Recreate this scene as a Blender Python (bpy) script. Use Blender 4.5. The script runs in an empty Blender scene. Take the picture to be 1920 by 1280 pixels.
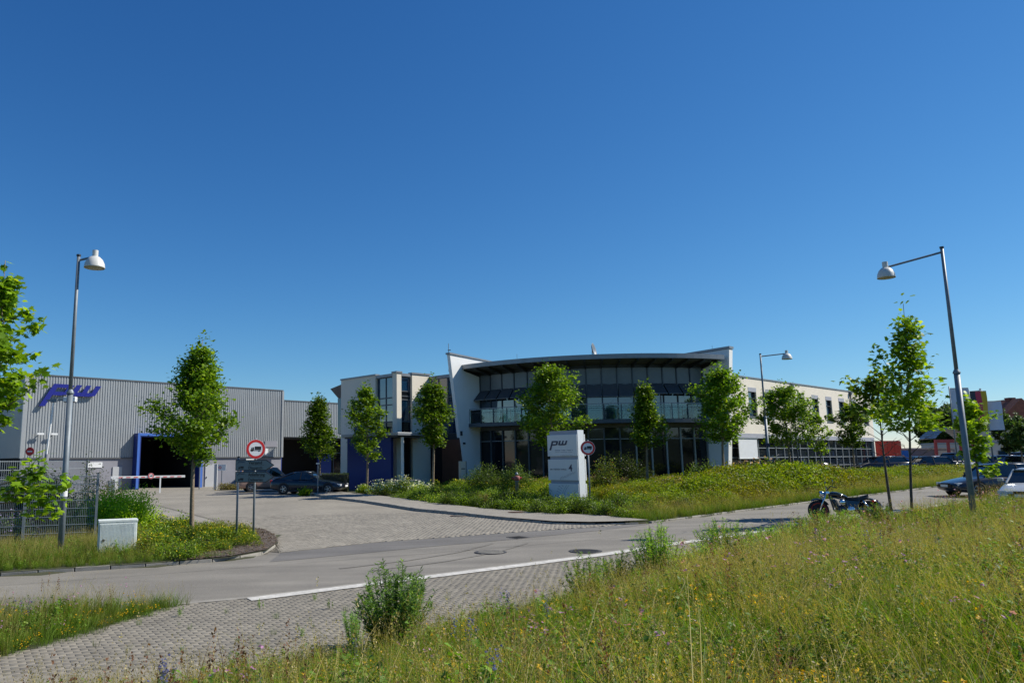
import bpy, bmesh, math, random
import numpy as np
from mathutils import Vector, Matrix
rnd = random.Random(7)
rs = np.random.RandomState(11)
SC = bpy.context.scene
COL = SC.collection

# ------------------------------------------------------------------ camera
F, PX, PY, EYE = 1420.0, 780.0, 640.0, 2.5          # in pixels of the 1920 x 1280 photograph
PITCH, ROLL = math.atan(222 / 1420), math.radians(0.5)
_f = np.array([0, math.cos(PITCH), math.sin(PITCH)])
_u0 = np.array([0, -math.sin(PITCH), math.cos(PITCH)])
_r0 = np.array([1.0, 0, 0])
_r = math.cos(ROLL) * _r0 - math.sin(ROLL) * _u0
_u = math.sin(ROLL) * _r0 + math.cos(ROLL) * _u0
cam_d = bpy.data.cameras.new('camera')
cam = bpy.data.objects.new('camera', cam_d)
COL.objects.link(cam)
cam.matrix_world = Matrix(((_r[0], _u[0], -_f[0], 0), (_r[1], _u[1], -_f[1], 0), (_r[2], _u[2], -_f[2], EYE), (0, 0, 0, 1)))
cam_d.sensor_width = 36
cam_d.lens = F / 1920 * 36
cam_d.shift_x = (960 - PX) / 1920
cam_d.clip_start, cam_d.clip_end = 0.1, 3000
SC.camera = cam

# ------------------------------------------------------------------ sky and sun
SUN_AZ, SUN_EL = math.radians(6), math.radians(43)     # azimuth from +X towards +Y
sd = Vector((math.cos(SUN_AZ) * math.cos(SUN_EL), math.sin(SUN_AZ) * math.cos(SUN_EL), math.sin(SUN_EL)))
W = bpy.data.worlds.new('World')
SC.world = W
W.use_nodes = True
wn = W.node_tree
bg = wn.nodes['Background']
sky = wn.nodes.new('ShaderNodeTexSky')
sky.sky_type = 'NISHITA'
sky.sun_disc = False
sky.sun_elevation = SUN_EL
sky.sun_rotation = math.pi / 2 - SUN_AZ
sky.altitude = 300
sky.air_density, sky.dust_density, sky.ozone_density = 1.0, 0.0, 7.0
EXPO, SKYS = 0.30, 0.10
# grade of the whole sky dome: a clean, deep blue June sky (same curve everywhere)
sep = wn.nodes.new('ShaderNodeSeparateXYZ'); cmb = wn.nodes.new('ShaderNodeCombineXYZ')
wn.links.new(sky.outputs[0], sep.inputs[0])
for i, (a_, p_) in enumerate(((.735, 1.5), (.693, 1.15), (.715, .9))):
    m0 = wn.nodes.new('ShaderNodeMath'); m0.operation = 'MULTIPLY'; m0.inputs[1].default_value = 0.153
    m1 = wn.nodes.new('ShaderNodeMath'); m1.operation = 'POWER'; m1.inputs[1].default_value = p_
    m2 = wn.nodes.new('ShaderNodeMath'); m2.operation = 'MULTIPLY'; m2.inputs[1].default_value = a_ / (SKYS * 2 ** EXPO)
    wn.links.new(sep.outputs[i], m0.inputs[0]); wn.links.new(m0.outputs[0], m1.inputs[0]); wn.links.new(m1.outputs[0], m2.inputs[0]); wn.links.new(m2.outputs[0], cmb.inputs[i])
wn.links.new(cmb.outputs[0], bg.inputs[0])
bg.inputs[1].default_value = SKYS
sun_d = bpy.data.lights.new('sun', 'SUN')
sun_d.energy = 5.0
sun_d.angle = math.radians(0.5)
sun_d.color = (1.0, 0.95, 0.86)
sun = bpy.data.objects.new('sun', sun_d)
COL.objects.link(sun)
sun.rotation_euler = sd.to_track_quat('Z', 'Y').to_euler()
SC.view_settings.view_transform = 'Standard'
SC.view_settings.look = 'None'
SC.view_settings.exposure = EXPO
SC.view_settings.gamma = 1.0
SC.render.engine = 'CYCLES'
SC.cycles.max_bounces = 8
SC.cycles.transparent_max_bounces = 24

# ------------------------------------------------------------------ geometry of the place
def ray(x, y):
    return _f + _r * (x - PX) / F - _u * (y - PY) / F

def at(x, y, Y):
    d = ray(x, y)
    return np.array([0, 0, EYE]) + d * Y / d[1]

def XY(px, Y):
    """ground position seen in column px of the photo near the horizon, Y metres ahead"""
    p = at(px, 860, Y)
    return float(p[0]), float(p[1])

def zat(px, py, Y):
    return float(at(px, py, Y)[2])

def sst(t):
    t = np.clip(t, 0, 1)
    return t * t * (3 - 2 * t)

def H0(x, y):
    x = np.asarray(x, float); y = np.asarray(y, float)
    pl = 0.022 * ((x + 5) * 0.7 + (y - 20) * 0.71)
    pl = np.minimum(pl, 1.0)
    v = (x - 7) * -0.54 + (y - 27) * 0.84
    w = sst((v - 25) / 25) * sst((12 - x) / 10)
    return pl * (1 - w) + 0.2 * w

def h0(x, y):
    return float(H0(x, y))

def G(px, py, dz=0.0):
    d = ray(px, py)
    lo, hi = 0.5, 400.0
    for _ in range(50):
        m = (lo + hi) / 2
        p = np.array([0, 0, EYE]) + d * m
        if p[2] > h0(p[0], p[1]) + dz: lo = m
        else: hi = m
    return float(p[0]), float(p[1])

def sdist(x, y, poly):
    """distance to an open polyline, positive on its right-hand side"""
    x = np.asarray(x, float); y = np.asarray(y, float)
    best = np.full(x.shape, 1e9); sign = np.ones(x.shape); bc = np.zeros(x.shape)
    for (x0, y0), (x1, y1) in zip(poly[:-1], poly[1:]):
        dx, dy = x1 - x0, y1 - y0
        L = dx * dx + dy * dy
        t = np.clip(((x - x0) * dx + (y - y0) * dy) / L, 0, 1)
        d = np.hypot(x - x0 - t * dx, y - y0 - t * dy)
        cr = ((x - x0) * dy - (y - y0) * dx) / math.sqrt(L)
        m = (d < best - 1e-6) | ((np.abs(d - best) <= 1e-6) & (np.abs(cr) > bc))
        best = np.where(m, d, best); sign = np.where(m, np.where(cr > 0, 1.0, -1.0), sign); bc = np.where(m, np.abs(cr), bc)
    return best * sign

def inpoly(x, y, poly):
    x = np.asarray(x, float); y = np.asarray(y, float)
    c = np.zeros(x.shape, bool)
    n = len(poly)
    for i in range(n):
        x0, y0 = poly[i]; x1, y1 = poly[(i + 1) % n]
        if y0 == y1: continue
        m = ((y0 > y) != (y1 > y)) & (x < (x1 - x0) * (y - y0) / (y1 - y0) + x0)
        c ^= m
    return c

# key lines on the ground (left to right)
MEADOW_EDGE = [(-30, -6.5), (-12, 3.6), (-6, 7.6), (-3, 9.0), (-0.6, 10.7), (1.2, 12.3), (3.2, 14.0), (7.5, 17.7), (12, 21.6), (15, 24.6), (25, 32.6), (45, 45.5), (90, 74)]
LINE = [(-3.24, 14.84), (0.19, 16.85), (4.16, 19.24), (10.28, 23.54), (15.5, 27.2), (28, 35.6), (46, 47.5)]
TIP = (-4.4, 14.4)
WEDGE_LOW = [(-30, 0.5), (-12, 6.9), (-7.6, 9.4), (-5.7, 11.2), TIP]
ASPH_NEAR = [(-40, 2.5), (-20, 8.9), (-8, 13.0), TIP]
FARKERB_L = [(-60, 2.5), (-30, 12.0), (-18, 15.8)] + [G(0, 1080), G(270, 1063), G(430, 1051), G(500, 1038), G(522, 1021)]
ISLAND_BACK = [G(522, 1021), G(516, 1007), G(497, 997), G(470, 992.5), G(410, 992), G(330, 990), G(262, 978), (-14.0, 27.5), (-22, 25.5), (-60, 14)]
MOUTH = [G(527, 1036), G(700, 1017), G(960, 998), G(1170, 984)]
KERB_R = [G(560, 924.5), G(620, 935), G(685, 943), G(781, 958.5), G(852, 965.5), G(954, 976), G(1037, 983), G(1104, 984.5), G(1160, 983.5), G(1217, 981)]
BED_EDGE = [G(640, 925), G(733, 935), G(820, 947.5), G(900, 957), G(1004, 966), G(1129, 972), G(1171, 976), G(1222, 980.5)]
ROAD_FAR = [G(1222, 980.5), G(1350, 964), G(1520, 942), G(1650, 926), G(1780, 910), (46, 55), (90, 86)]
BEDLINE = BED_EDGE + ROAD_FAR[1:]

def noise2(x, y, s, seed=0):
    """cheap smooth noise in 0..1"""
    v = 0
    r = np.random.RandomState(seed)
    for k in range(5):
        a = r.uniform(0, 6.28); f = s * (0.6 + 0.5 * k); p = r.uniform(0, 6.28)
        v = v + np.sin((x * math.cos(a) + y * math.sin(a)) * f + p) * np.cos((x * math.sin(a) - y * math.cos(a)) * f * 0.8 + 2 * p)
    return 0.5 + v / 6.0

def HG(x, y):
    """height of the soil, everywhere"""
    x = np.asarray(x, float); y = np.asarray(y, float)
    z = H0(x, y) - 0.04
    t = sdist(x, y, MEADOW_EDGE)
    rt = sst((x - 3) / 10)
    z = z + np.where(t > 0, 0.05 + 0.95 * (sst(t / 7.0) * (1 - rt) + rt * (.08 * sst(t / 2.0) + .92 * sst((t - 1) / 9.0))), 0)
    z = z + np.where(t > 0.4, (noise2(x, y, 0.8, 3) - 0.5) * 0.14, 0)
    b = -sdist(x, y, BEDLINE)
    z = z + np.where((b > 0) & (x > -5), 0.06 + 0.22 * sst(b / 6.0) * sst((x + 3) / 9) * (1 - .75 * sst((x - 19) / 8)), 0)
    w = inpoly(x, y, WEDGE_LOW + ASPH_NEAR[::-1])
    z = z + np.where(w, 0.06, 0)
    isl = inpoly(x, y, FARKERB_L + ISLAND_BACK[1:])
    z = z + np.where(isl, 0.11, 0)
    return z

def hg(x, y):
    return float(HG(x, y))

# ------------------------------------------------------------------ materials
def new_mat(name):
    m = bpy.data.materials.new(name)
    m.use_nodes = True
    return m, m.node_tree, m.node_tree.nodes['Principled BSDF']

def mat(name, c, rough=0.6, metal=0.0, var=0.12, scale=3.0, bump=0.0, bscale=60.0, spec=0.5, coat=0.0):
    m, nt, p = new_mat(name)
    p.inputs['Roughness'].default_value = rough
    p.inputs['Metallic'].default_value = metal
    p.inputs['Specular IOR Level'].default_value = spec
    p.inputs['Coat Weight'].default_value = coat
    p.inputs['Base Color'].default_value = (*c, 1)
    tc = nt.nodes.new('ShaderNodeTexCoord')
    if var:
        n = nt.nodes.new('ShaderNodeTexNoise')
        n.inputs['Scale'].default_value = scale
        n.inputs['Detail'].default_value = 6
        n.inputs['Roughness'].default_value = 0.65
        nt.links.new(tc.outputs['Object'], n.inputs['Vector'])
        mr = nt.nodes.new('ShaderNodeMapRange')
        mr.inputs[1].default_value = 0.3; mr.inputs[2].default_value = 0.7
        mr.inputs[3].default_value = 1 - var; mr.inputs[4].default_value = 1 + var
        nt.links.new(n.outputs['Fac'], mr.inputs[0])
        mx = nt.nodes.new('ShaderNodeVectorMath'); mx.operation = 'SCALE'
        mx.inputs[0].default_value = c
        nt.links.new(mr.outputs[0], mx.inputs['Scale'])
        nt.links.new(mx.outputs[0], p.inputs['Base Color'])
    if bump:
        n2 = nt.nodes.new('ShaderNodeTexNoise')
        n2.inputs['Scale'].default_value = bscale
        n2.inputs['Detail'].default_value = 4
        nt.links.new(tc.outputs['Object'], n2.inputs['Vector'])
        b = nt.nodes.new('ShaderNodeBump')
        b.inputs['Strength'].default_value = bump
        b.inputs['Distance'].default_value = 0.02
        nt.links.new(n2.outputs['Fac'], b.inputs['Height'])
        nt.links.new(b.outputs[0], p.inputs['Normal'])
    return m

def plant_mat(name, trans=0.35, rough=0.5, gain=1.0):
    m, nt, p = new_mat(name)
    a = nt.nodes.new('ShaderNodeAttribute'); a.attribute_name = 'col'
    oi = nt.nodes.new('ShaderNodeObjectInfo')
    mr = nt.nodes.new('ShaderNodeMapRange')
    mr.inputs[3].default_value = 0.7 * gain; mr.inputs[4].default_value = 1.3 * gain
    nt.links.new(oi.outputs['Random'], mr.inputs[0])
    sc = nt.nodes.new('ShaderNodeVectorMath'); sc.operation = 'SCALE'
    nt.links.new(a.outputs['Color'], sc.inputs[0]); nt.links.new(mr.outputs[0], sc.inputs['Scale'])
    nt.links.new(sc.outputs[0], p.inputs['Base Color'])
    p.inputs['Roughness'].default_value = rough
    p.inputs['Specular IOR Level'].default_value = 0.2
    tr = nt.nodes.new('ShaderNodeBsdfTranslucent')
    ts = nt.nodes.new('ShaderNodeVectorMath'); ts.operation = 'MULTIPLY'
    ts.inputs[1].default_value = (1.6, 1.6, 0.5)
    nt.links.new(sc.outputs[0], ts.inputs[0]); nt.links.new(ts.outputs[0], tr.inputs['Color'])
    mx = nt.nodes.new('ShaderNodeMixShader'); mx.inputs[0].default_value = trans
    nt.links.new(p.outputs[0], mx.inputs[1]); nt.links.new(tr.outputs[0], mx.inputs[2])
    nt.links.new(mx.outputs[0], nt.nodes['Material Output'].inputs[0])
    return m

def glass_mat(name, tint=(0.6, 0.75, 0.8), alpha=0.75):
    m, nt, p = new_mat(name)
    g = nt.nodes.new('ShaderNodeBsdfGlossy'); g.inputs['Roughness'].default_value = 0.02
    t = nt.nodes.new('ShaderNodeBsdfTransparent'); t.inputs[0].default_value = (*tint, 1)
    fr = nt.nodes.new('ShaderNodeFresnel'); fr.inputs[0].default_value = 1.5
    ad = nt.nodes.new('ShaderNodeMath'); ad.operation = 'ADD'; ad.inputs[1].default_value = 0.02
    nt.links.new(fr.outputs[0], ad.inputs[0])
    mx = nt.nodes.new('ShaderNodeMixShader')
    nt.links.new(ad.outputs[0], mx.inputs[0]); nt.links.new(t.outputs[0], mx.inputs[1]); nt.links.new(g.outputs[0], mx.inputs[2])
    nt.links.new(mx.outputs[0], nt.nodes['Material Output'].inputs[0])
    return m

def window_mat(name, base=(0.012, 0.016, 0.02), spec=0.5, var=0.5, wav=0.006, ior=1.6):
    """dark glazing that mirrors what stands opposite"""
    m, nt, p = new_mat(name)
    oi = nt.nodes.new('ShaderNodeObjectInfo')
    mr = nt.nodes.new('ShaderNodeMapRange'); mr.inputs[3].default_value = 1 - var; mr.inputs[4].default_value = 1 + var
    nt.links.new(oi.outputs['Random'], mr.inputs[0])
    sc = nt.nodes.new('ShaderNodeVectorMath'); sc.operation = 'SCALE'; sc.inputs[0].default_value = base
    nt.links.new(mr.outputs[0], sc.inputs['Scale']); nt.links.new(sc.outputs[0], p.inputs['Base Color'])
    p.inputs['Roughness'].default_value = 0.04
    p.inputs['IOR'].default_value = ior
    p.inputs['Specular IOR Level'].default_value = spec
    tc = nt.nodes.new('ShaderNodeTexCoord')
    n = nt.nodes.new('ShaderNodeTexNoise'); n.inputs['Scale'].default_value = 0.9
    nt.links.new(tc.outputs['Object'], n.inputs['Vector'])
    b = nt.nodes.new('ShaderNodeBump'); b.inputs['Strength'].default_value = 0.5; b.inputs['Distance'].default_value = wav
    nt.links.new(n.outputs['Fac'], b.inputs['Height']); nt.links.new(b.outputs[0], p.inputs['Normal'])
    return m

def paving_mat(name, c, rot, bw=0.2, bh=0.1):
    """block paving too far away for single stones"""
    m, nt, p = new_mat(name)
    p.inputs['Roughness'].default_value = 0.85
    tc = nt.nodes.new('ShaderNodeTexCoord')
    mp = nt.nodes.new('ShaderNodeMapping'); mp.inputs['Rotation'].default_value = (0, 0, rot)
    nt.links.new(tc.outputs['Object'], mp.inputs[0])
    b = nt.nodes.new('ShaderNodeTexBrick')
    b.inputs['Scale'].default_value = 1.0
    b.inputs['Brick Width'].default_value = bw; b.inputs['Row Height'].default_value = bh
    b.inputs['Mortar Size'].default_value = 0.006; b.inputs['Bias'].default_value = 0
    b.inputs['Color1'].default_value = (c[0] * .88, c[1] * .88, c[2] * .88, 1)
    b.inputs['Color2'].default_value = (c[0] * 1.1, c[1] * 1.1, c[2] * 1.1, 1)
    b.inputs['Mortar'].default_value = (c[0] * .62, c[1] * .62, c[2] * .6, 1)
    nt.links.new(mp.outputs[0], b.inputs[0])
    n = nt.nodes.new('ShaderNodeTexNoise'); n.inputs['Scale'].default_value = 0.35; n.inputs['Detail'].default_value = 7
    nt.links.new(tc.outputs['Object'], n.inputs['Vector'])
    mr = nt.nodes.new('ShaderNodeMapRange'); mr.inputs[1].default_value = .3; mr.inputs[2].default_value = .7
    mr.inputs[3].default_value = 0.84; mr.inputs[4].default_value = 1.12
    nt.links.new(n.outputs['Fac'], mr.inputs[0])
    s = nt.nodes.new('ShaderNodeVectorMath'); s.operation = 'SCALE'
    nt.links.new(b.outputs['Color'], s.inputs[0]); nt.links.new(mr.outputs[0], s.inputs['Scale'])
    nt.links.new(s.outputs[0], p.inputs['Base Color'])
    return m

def stone_mat(name, c):
    m, nt, p = new_mat(name)
    p.inputs['Roughness'].default_value = 0.85
    oi = nt.nodes.new('ShaderNodeObjectInfo')
    a = nt.nodes.new('ShaderNodeAttribute'); a.attribute_name = 'col'
    mr = nt.nodes.new('ShaderNodeMapRange'); mr.inputs[3].default_value = .86; mr.inputs[4].default_value = 1.1
    nt.links.new(oi.outputs['Random'], mr.inputs[0])
    tc = nt.nodes.new('ShaderNodeTexCoord')
    n = nt.nodes.new('ShaderNodeTexNoise'); n.inputs['Scale'].default_value = 1.1; n.inputs['Detail'].default_value = 8; n.inputs['Roughness'].default_value = .7
    ge = nt.nodes.new('ShaderNodeNewGeometry')
    nt.links.new(ge.outputs['Position'], n.inputs['Vector'])
    m2 = nt.nodes.new('ShaderNodeMapRange'); m2.inputs[1].default_value = .3; m2.inputs[2].default_value = .7; m2.inputs[3].default_value = .8; m2.inputs[4].default_value = 1.15
    nt.links.new(n.outputs['Fac'], m2.inputs[0])
    mu = nt.nodes.new('ShaderNodeMath'); mu.operation = 'MULTIPLY'
    nt.links.new(mr.outputs[0], mu.inputs[0]); nt.links.new(m2.outputs[0], mu.inputs[1])
    s1 = nt.nodes.new('ShaderNodeVectorMath'); s1.operation = 'MULTIPLY'; s1.inputs[1].default_value = c
    nt.links.new(a.outputs['Color'], s1.inputs[0])
    s = nt.nodes.new('ShaderNodeVectorMath'); s.operation = 'SCALE'
    nt.links.new(s1.outputs[0], s.inputs[0]); nt.links.new(mu.outputs[0], s.inputs['Scale'])
    nt.links.new(s.outputs[0], p.inputs['Base Color'])
    return m

def asphalt_mat(name, c):
    m, nt, p = new_mat(name)
    p.inputs['Roughness'].default_value = 0.8
    tc = nt.nodes.new('ShaderNodeTexCoord')
    n = nt.nodes.new('ShaderNodeTexNoise'); n.inputs['Scale'].default_value = 0.5; n.inputs['Detail'].default_value = 5
    nf = nt.nodes.new('ShaderNodeTexNoise'); nf.inputs['Scale'].default_value = 70; nf.inputs['Detail'].default_value = 3
    mp = nt.nodes.new('ShaderNodeMapping'); mp.inputs['Rotation'].default_value = (0, 0, -math.radians(34)); mp.inputs['Scale'].default_value = (0.12, 1.4, 1)
    nw = nt.nodes.new('ShaderNodeTexNoise'); nw.inputs['Scale'].default_value = 1.0; nw.inputs['Detail'].default_value = 5
    nt.links.new(tc.outputs['Object'], n.inputs['Vector']); nt.links.new(tc.outputs['Object'], nf.inputs['Vector'])
    nt.links.new(tc.outputs['Object'], mp.inputs[0]); nt.links.new(mp.outputs[0], nw.inputs['Vector'])
    def mrg(src, lo, hi):
        r = nt.nodes.new('ShaderNodeMapRange'); r.inputs[1].default_value = .3; r.inputs[2].default_value = .7
        r.inputs[3].default_value = lo; r.inputs[4].default_value = hi
        nt.links.new(src.outputs['Fac'], r.inputs[0]); return r
    a, b, d = mrg(n, .86, 1.12), mrg(nf, .7, 1.3), mrg(nw, .82, 1.14)
    m1 = nt.nodes.new('ShaderNodeMath'); m1.operation = 'MULTIPLY'
    m2 = nt.nodes.new('ShaderNodeMath'); m2.operation = 'MULTIPLY'
    nt.links.new(a.outputs[0], m1.inputs[0]); nt.links.new(b.outputs[0], m1.inputs[1])
    nt.links.new(m1.outputs[0], m2.inputs[0]); nt.links.new(d.outputs[0], m2.inputs[1])
    s = nt.nodes.new('ShaderNodeVectorMath'); s.operation = 'SCALE'; s.inputs[0].default_value = c
    nt.links.new(m2.outputs[0], s.inputs['Scale']); nt.links.new(s.outputs[0], p.inputs['Base Color'])
    bu = nt.nodes.new('ShaderNodeBump'); bu.inputs['Strength'].default_value = .3; bu.inputs['Distance'].default_value = .01
    nt.links.new(nf.outputs['Fac'], bu.inputs['Height']); nt.links.new(bu.outputs[0], p.inputs['Normal'])
    return m

M = dict(
    soil=mat('soil', (0.05, 0.052, 0.022), 0.95, var=.4, scale=1.2, bump=.6, bscale=12),
    asphalt=asphalt_mat('asphalt', (0.205, 0.187, 0.155)),
    asphalt_dark=asphalt_mat('asphalt_patch', (0.15, 0.14, 0.125)),
    yard=paving_mat('yard_paving', (0.27, 0.243, 0.194), math.radians(-33)),
    path=paving_mat('path_paving', (0.29, 0.265, 0.22), math.radians(-20)),
    stone=stone_mat('paving_stone', (0.24, 0.215, 0.17)),
    ystone=stone_mat('yard_stone', (0.275, 0.247, 0.198)),
    bedding=mat('joint_sand', (0.16, 0.145, 0.115), .95, var=.3, scale=6),
    paint=mat('road_paint', (0.52, 0.50, 0.45), .8, var=.3, scale=7, bump=.3),
    conc=mat('concrete', (0.27, 0.25, 0.21), .85, var=.22, scale=3, bump=.3),
    kerb=mat('kerb_concrete', (0.30, 0.28, 0.24), .85, var=.25, scale=2.5, bump=.3),
    mulch=mat('mulch', (0.10, 0.08, 0.065), .95, var=.6, scale=22, bump=1.0, bscale=30),
    clad=mat('cladding', (0.33, 0.345, 0.35), .42, metal=.15, var=.07, scale=.5),
    clad_dark=mat('flashing', (0.12, 0.125, 0.13), .5, metal=.3, var=.1),
    plinth=mat('plinth', (0.235, 0.235, 0.265), .7, var=.08, scale=.8),
    doorgrey=mat('door_grey', (0.42, 0.43, 0.44), .6, var=.05),
    blue=mat('blue_paint', (0.004, 0.024, 0.17), .6, var=.06),
    bluel=mat('blue_trim', (0.06, 0.15, 0.48), .4, var=.05),
    logo=mat('logo_blue', (0.008, 0.012, 0.21), .4, var=.05),
    navy=mat('navy_print', (0.012, 0.018, 0.06), .4, var=0),
    render=mat('cream_render', (0.72, 0.66, 0.55), .9, var=.05, scale=.7, bump=.15, bscale=90),
    white=mat('white_render', (0.80, 0.80, 0.78), .85, var=.05, scale=.6, bump=.1, bscale=80),
    band=mat('grey_band', (0.33, 0.34, 0.38), .6, var=.06),
    zinc=mat('zinc', (0.24, 0.255, 0.27), .4, metal=.35, var=.1, scale=1.5),
    galv=mat('galvanised_steel', (0.17, 0.20, 0.225), .5, metal=.12, var=.15, scale=5),
    dark=mat('dark_metal', (0.045, 0.05, 0.055), .45, metal=.4, var=.1),
    soffit=mat('soffit', (0.10, 0.10, 0.10), .7, var=.1),
    fin=mat('mullion_metal', (0.07, 0.085, 0.10), .45, metal=.2, var=.08),
    finl=mat('mullion_light', (0.26, 0.28, 0.29), .4, metal=.2, var=.05),
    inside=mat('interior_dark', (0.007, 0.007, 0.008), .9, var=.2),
    brown=mat('brown_panel', (0.13, 0.05, 0.028), .6, var=.15, scale=2),
    greypanel=mat('grey_panel', (0.14, 0.155, 0.165), .3, var=.15, scale=1.2),
    blind=mat('blind_fabric', (0.62, 0.64, 0.66), .8, var=.04),
    awn=mat('awning_fabric', (0.055, 0.06, 0.07), .75, var=.1),
    win=window_mat('window_glass'),
    winl=window_mat('window_glass_tinted', (0.006, 0.03, 0.065), .5, ior=2.3),
    wind=window_mat('window_glass_dark', (0.008, 0.011, 0.014), .5, ior=1.45),
    glass=glass_mat('railing_glass', (.72, .86, .88)),
    wht=mat('white_plastic', (0.72, 0.73, 0.72), .45, var=.04),
    lampw=mat('lamp_enamel', (0.60, 0.60, 0.56), .4, var=.06, scale=8),
    lampin=mat('lamp_inside', (0.45, 0.42, 0.32), .5, var=.05),
    box=mat('cabinet_grp', (0.66, 0.70, 0.67), .65, var=.1, scale=6),
    stele=mat('stele_panel', (0.66, 0.66, 0.64), .5, var=.03, scale=1.5),
    steleside=mat('stele_edge', (0.72, 0.74, 0.75), .35, metal=.1, var=.03),
    signred=mat('sign_red', (0.62, 0.022, 0.02), .4, var=0),
    signwhite=mat('sign_white', (0.80, 0.80, 0.80), .45, var=0),
    board=mat('sign_board_grey', (0.15, 0.20, 0.21), .5, var=.04),
    black=mat('black_print', (0.012, 0.012, 0.014), .5, var=0),
    rubber=mat('tyre_rubber', (0.018, 0.018, 0.018), .85, var=.1),
    rim=mat('rim_alloy', (0.45, 0.46, 0.48), .3, metal=.9, var=.05),
    chrome=mat('chrome', (0.65, 0.66, 0.68), .12, metal=1.0, var=0),
    redrim=mat('rim_red', (0.30, 0.03, 0.025), .4, metal=.3, var=.05),
    leather=mat('black_leather', (0.02, 0.02, 0.022), .5, var=.1),
    tank=mat('black_lacquer', (0.008, 0.010, 0.014), .12, var=0, coat=1.0),
    engine=mat('engine_metal', (0.07, 0.07, 0.075), .35, metal=.8, var=.2, scale=12),
    carglass=window_mat('car_glass', (0.01, 0.014, 0.016), .8, .1, 0),
    lightr=mat('tail_light', (0.45, 0.02, 0.02), .2, var=0),
    lightw=mat('head_light', (0.70, 0.72, 0.74), .1, var=0, coat=1),
    bark=mat('bark', (0.20, 0.155, 0.105), .9, var=.35, scale=9, bump=.8, bscale=25),
    barkd=mat('bark_dark', (0.075, 0.062, 0.048), .9, var=.35, scale=9, bump=.8, bscale=25),
    plant=plant_mat('plant'),
    leafm=plant_mat('leaf', .42, .42, 1.4),
    petal=plant_mat('petal', .3, .7),
    red=mat('red_wall', (0.50, 0.045, 0.02), .6, var=.08),
    redd=mat('red_metal', (0.33, 0.04, 0.035), .5, var=.1),
    beige=mat('beige_wall', (0.52, 0.48, 0.42), .85, var=.06),
    greywall=mat('grey_wall', (0.20, 0.19, 0.21), .8, var=.08),
    tile=mat('roof_tile', (0.24, 0.085, 0.05), .85, var=.3, scale=3, bump=.5, bscale=9),
    brick=mat('brick_red', (0.16, 0.06, 0.045), .85, var=.2),
    flagw=mat('flag_white', (0.62, 0.64, 0.72), .8, var=.05),
    flagk=mat('flag_black', (0.05, 0.06, 0.08), .8, var=.05),
    flagr=mat('flag_red', (0.55, 0.06, 0.10), .8, var=.05),
    flagg=mat('flag_gold', (0.60, 0.42, 0.03), .8, var=.05),
    bluesign=mat('blue_sign', (0.03, 0.15, 0.50), .5, var=0),
    rust=mat('rusty_iron', (0.17, 0.10, 0.07), .7, metal=.3, var=.3, scale=15),
    iron=mat('cast_iron', (0.085, 0.08, 0.075), .6, metal=.4, var=.3, scale=15),
    hill=mat('woodland_far', (0.03, 0.05, 0.018), .95, var=.5, scale=.05, bump=1, bscale=.3),
)

# ------------------------------------------------------------------ mesh helpers
class MB:
    def __init__(s):
        s.v = []; s.f = []; s.c = None
    def add(s, vs, fs):
        n = len(s.v)
        s.v += [tuple(map(float, v)) for v in vs]
        s.f += [tuple(i + n for i in f) for f in fs]
        return s
    def hexa(s, p):
        """8 corners: bottom ring 0-3, top ring 4-7"""
        return s.add(p, [(3, 2, 1, 0), (4, 5, 6, 7), (0, 1, 5, 4), (1, 2, 6, 5), (2, 3, 7, 6), (3, 0, 4, 7)])
    def box(s, x0, x1, y0, y1, z0, z1):
        return s.hexa([(x0, y0, z0), (x1, y0, z0), (x1, y1, z0), (x0, y1, z0), (x0, y0, z1), (x1, y0, z1), (x1, y1, z1), (x0, y1, z1)])
    def prism(s, ring, z0, z1):
        n = len(ring)
        a = sum(ring[i][0] * ring[(i + 1) % n][1] - ring[(i + 1) % n][0] * ring[i][1] for i in range(n))
        if a < 0: ring = ring[::-1]
        return s.add([(x, y, z0) for x, y in ring] + [(x, y, z1) for x, y in ring],
                     [tuple(range(n - 1, -1, -1)), tuple(range(n, 2 * n))] + [(i, (i + 1) % n, n + (i + 1) % n, n + i) for i in range(n)])
    def tube(s, pts, r, n=8, cap=True):
        pts = [Vector(p) for p in pts]
        rr = r if isinstance(r, (list, tuple)) else [r] * len(pts)
        b = len(s.v); up = Vector((0.13, 0.31, 0.94))
        for i, p in enumerate(pts):
            d = (pts[min(i + 1, len(pts) - 1)] - pts[max(i - 1, 0)]).normalized()
            u = d.cross(up)
            if u.length < .05: u = d.cross(Vector((1, 0, 0)))
            u.normalize(); w = d.cross(u)
            for k in range(n):
                a = 2 * math.pi * k / n
                s.v.append(tuple(p + (u * math.cos(a) + w * math.sin(a)) * rr[i]))
        for i in range(len(pts) - 1):
            for k in range(n):
                s.f.append((b + i * n + k, b + (i + 1) * n + k, b + (i + 1) * n + (k + 1) % n, b + i * n + (k + 1) % n))
        if cap:
            s.f.append(tuple(b + k for k in range(n)))
            s.f.append(tuple(b + (len(pts) - 1) * n + k for k in range(n - 1, -1, -1)))
        return s
    def lathe(s, prof, o=(0, 0, 0), n=16, axis='z'):
        b = len(s.v)
        for r, z in prof:
            for k in range(n):
                a = 2 * math.pi * k / n
                p = (r * math.cos(a), r * math.sin(a), z)
                if axis == 'y': p = (p[0], p[2], p[1])
                if axis == 'x': p = (p[2], p[0], p[1])
                s.v.append((p[0] + o[0], p[1] + o[1], p[2] + o[2]))
        for i in range(len(prof) - 1):
            for k in range(n):
                s.f.append((b + i * n + k, b + i * n + (k + 1) % n, b + (i + 1) * n + (k + 1) % n, b + (i + 1) * n + k))
        s.f.append(tuple(b + k for k in range(n - 1, -1, -1)))
        s.f.append(tuple(b + (len(prof) - 1) * n + k for k in range(n)))
        return s

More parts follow.
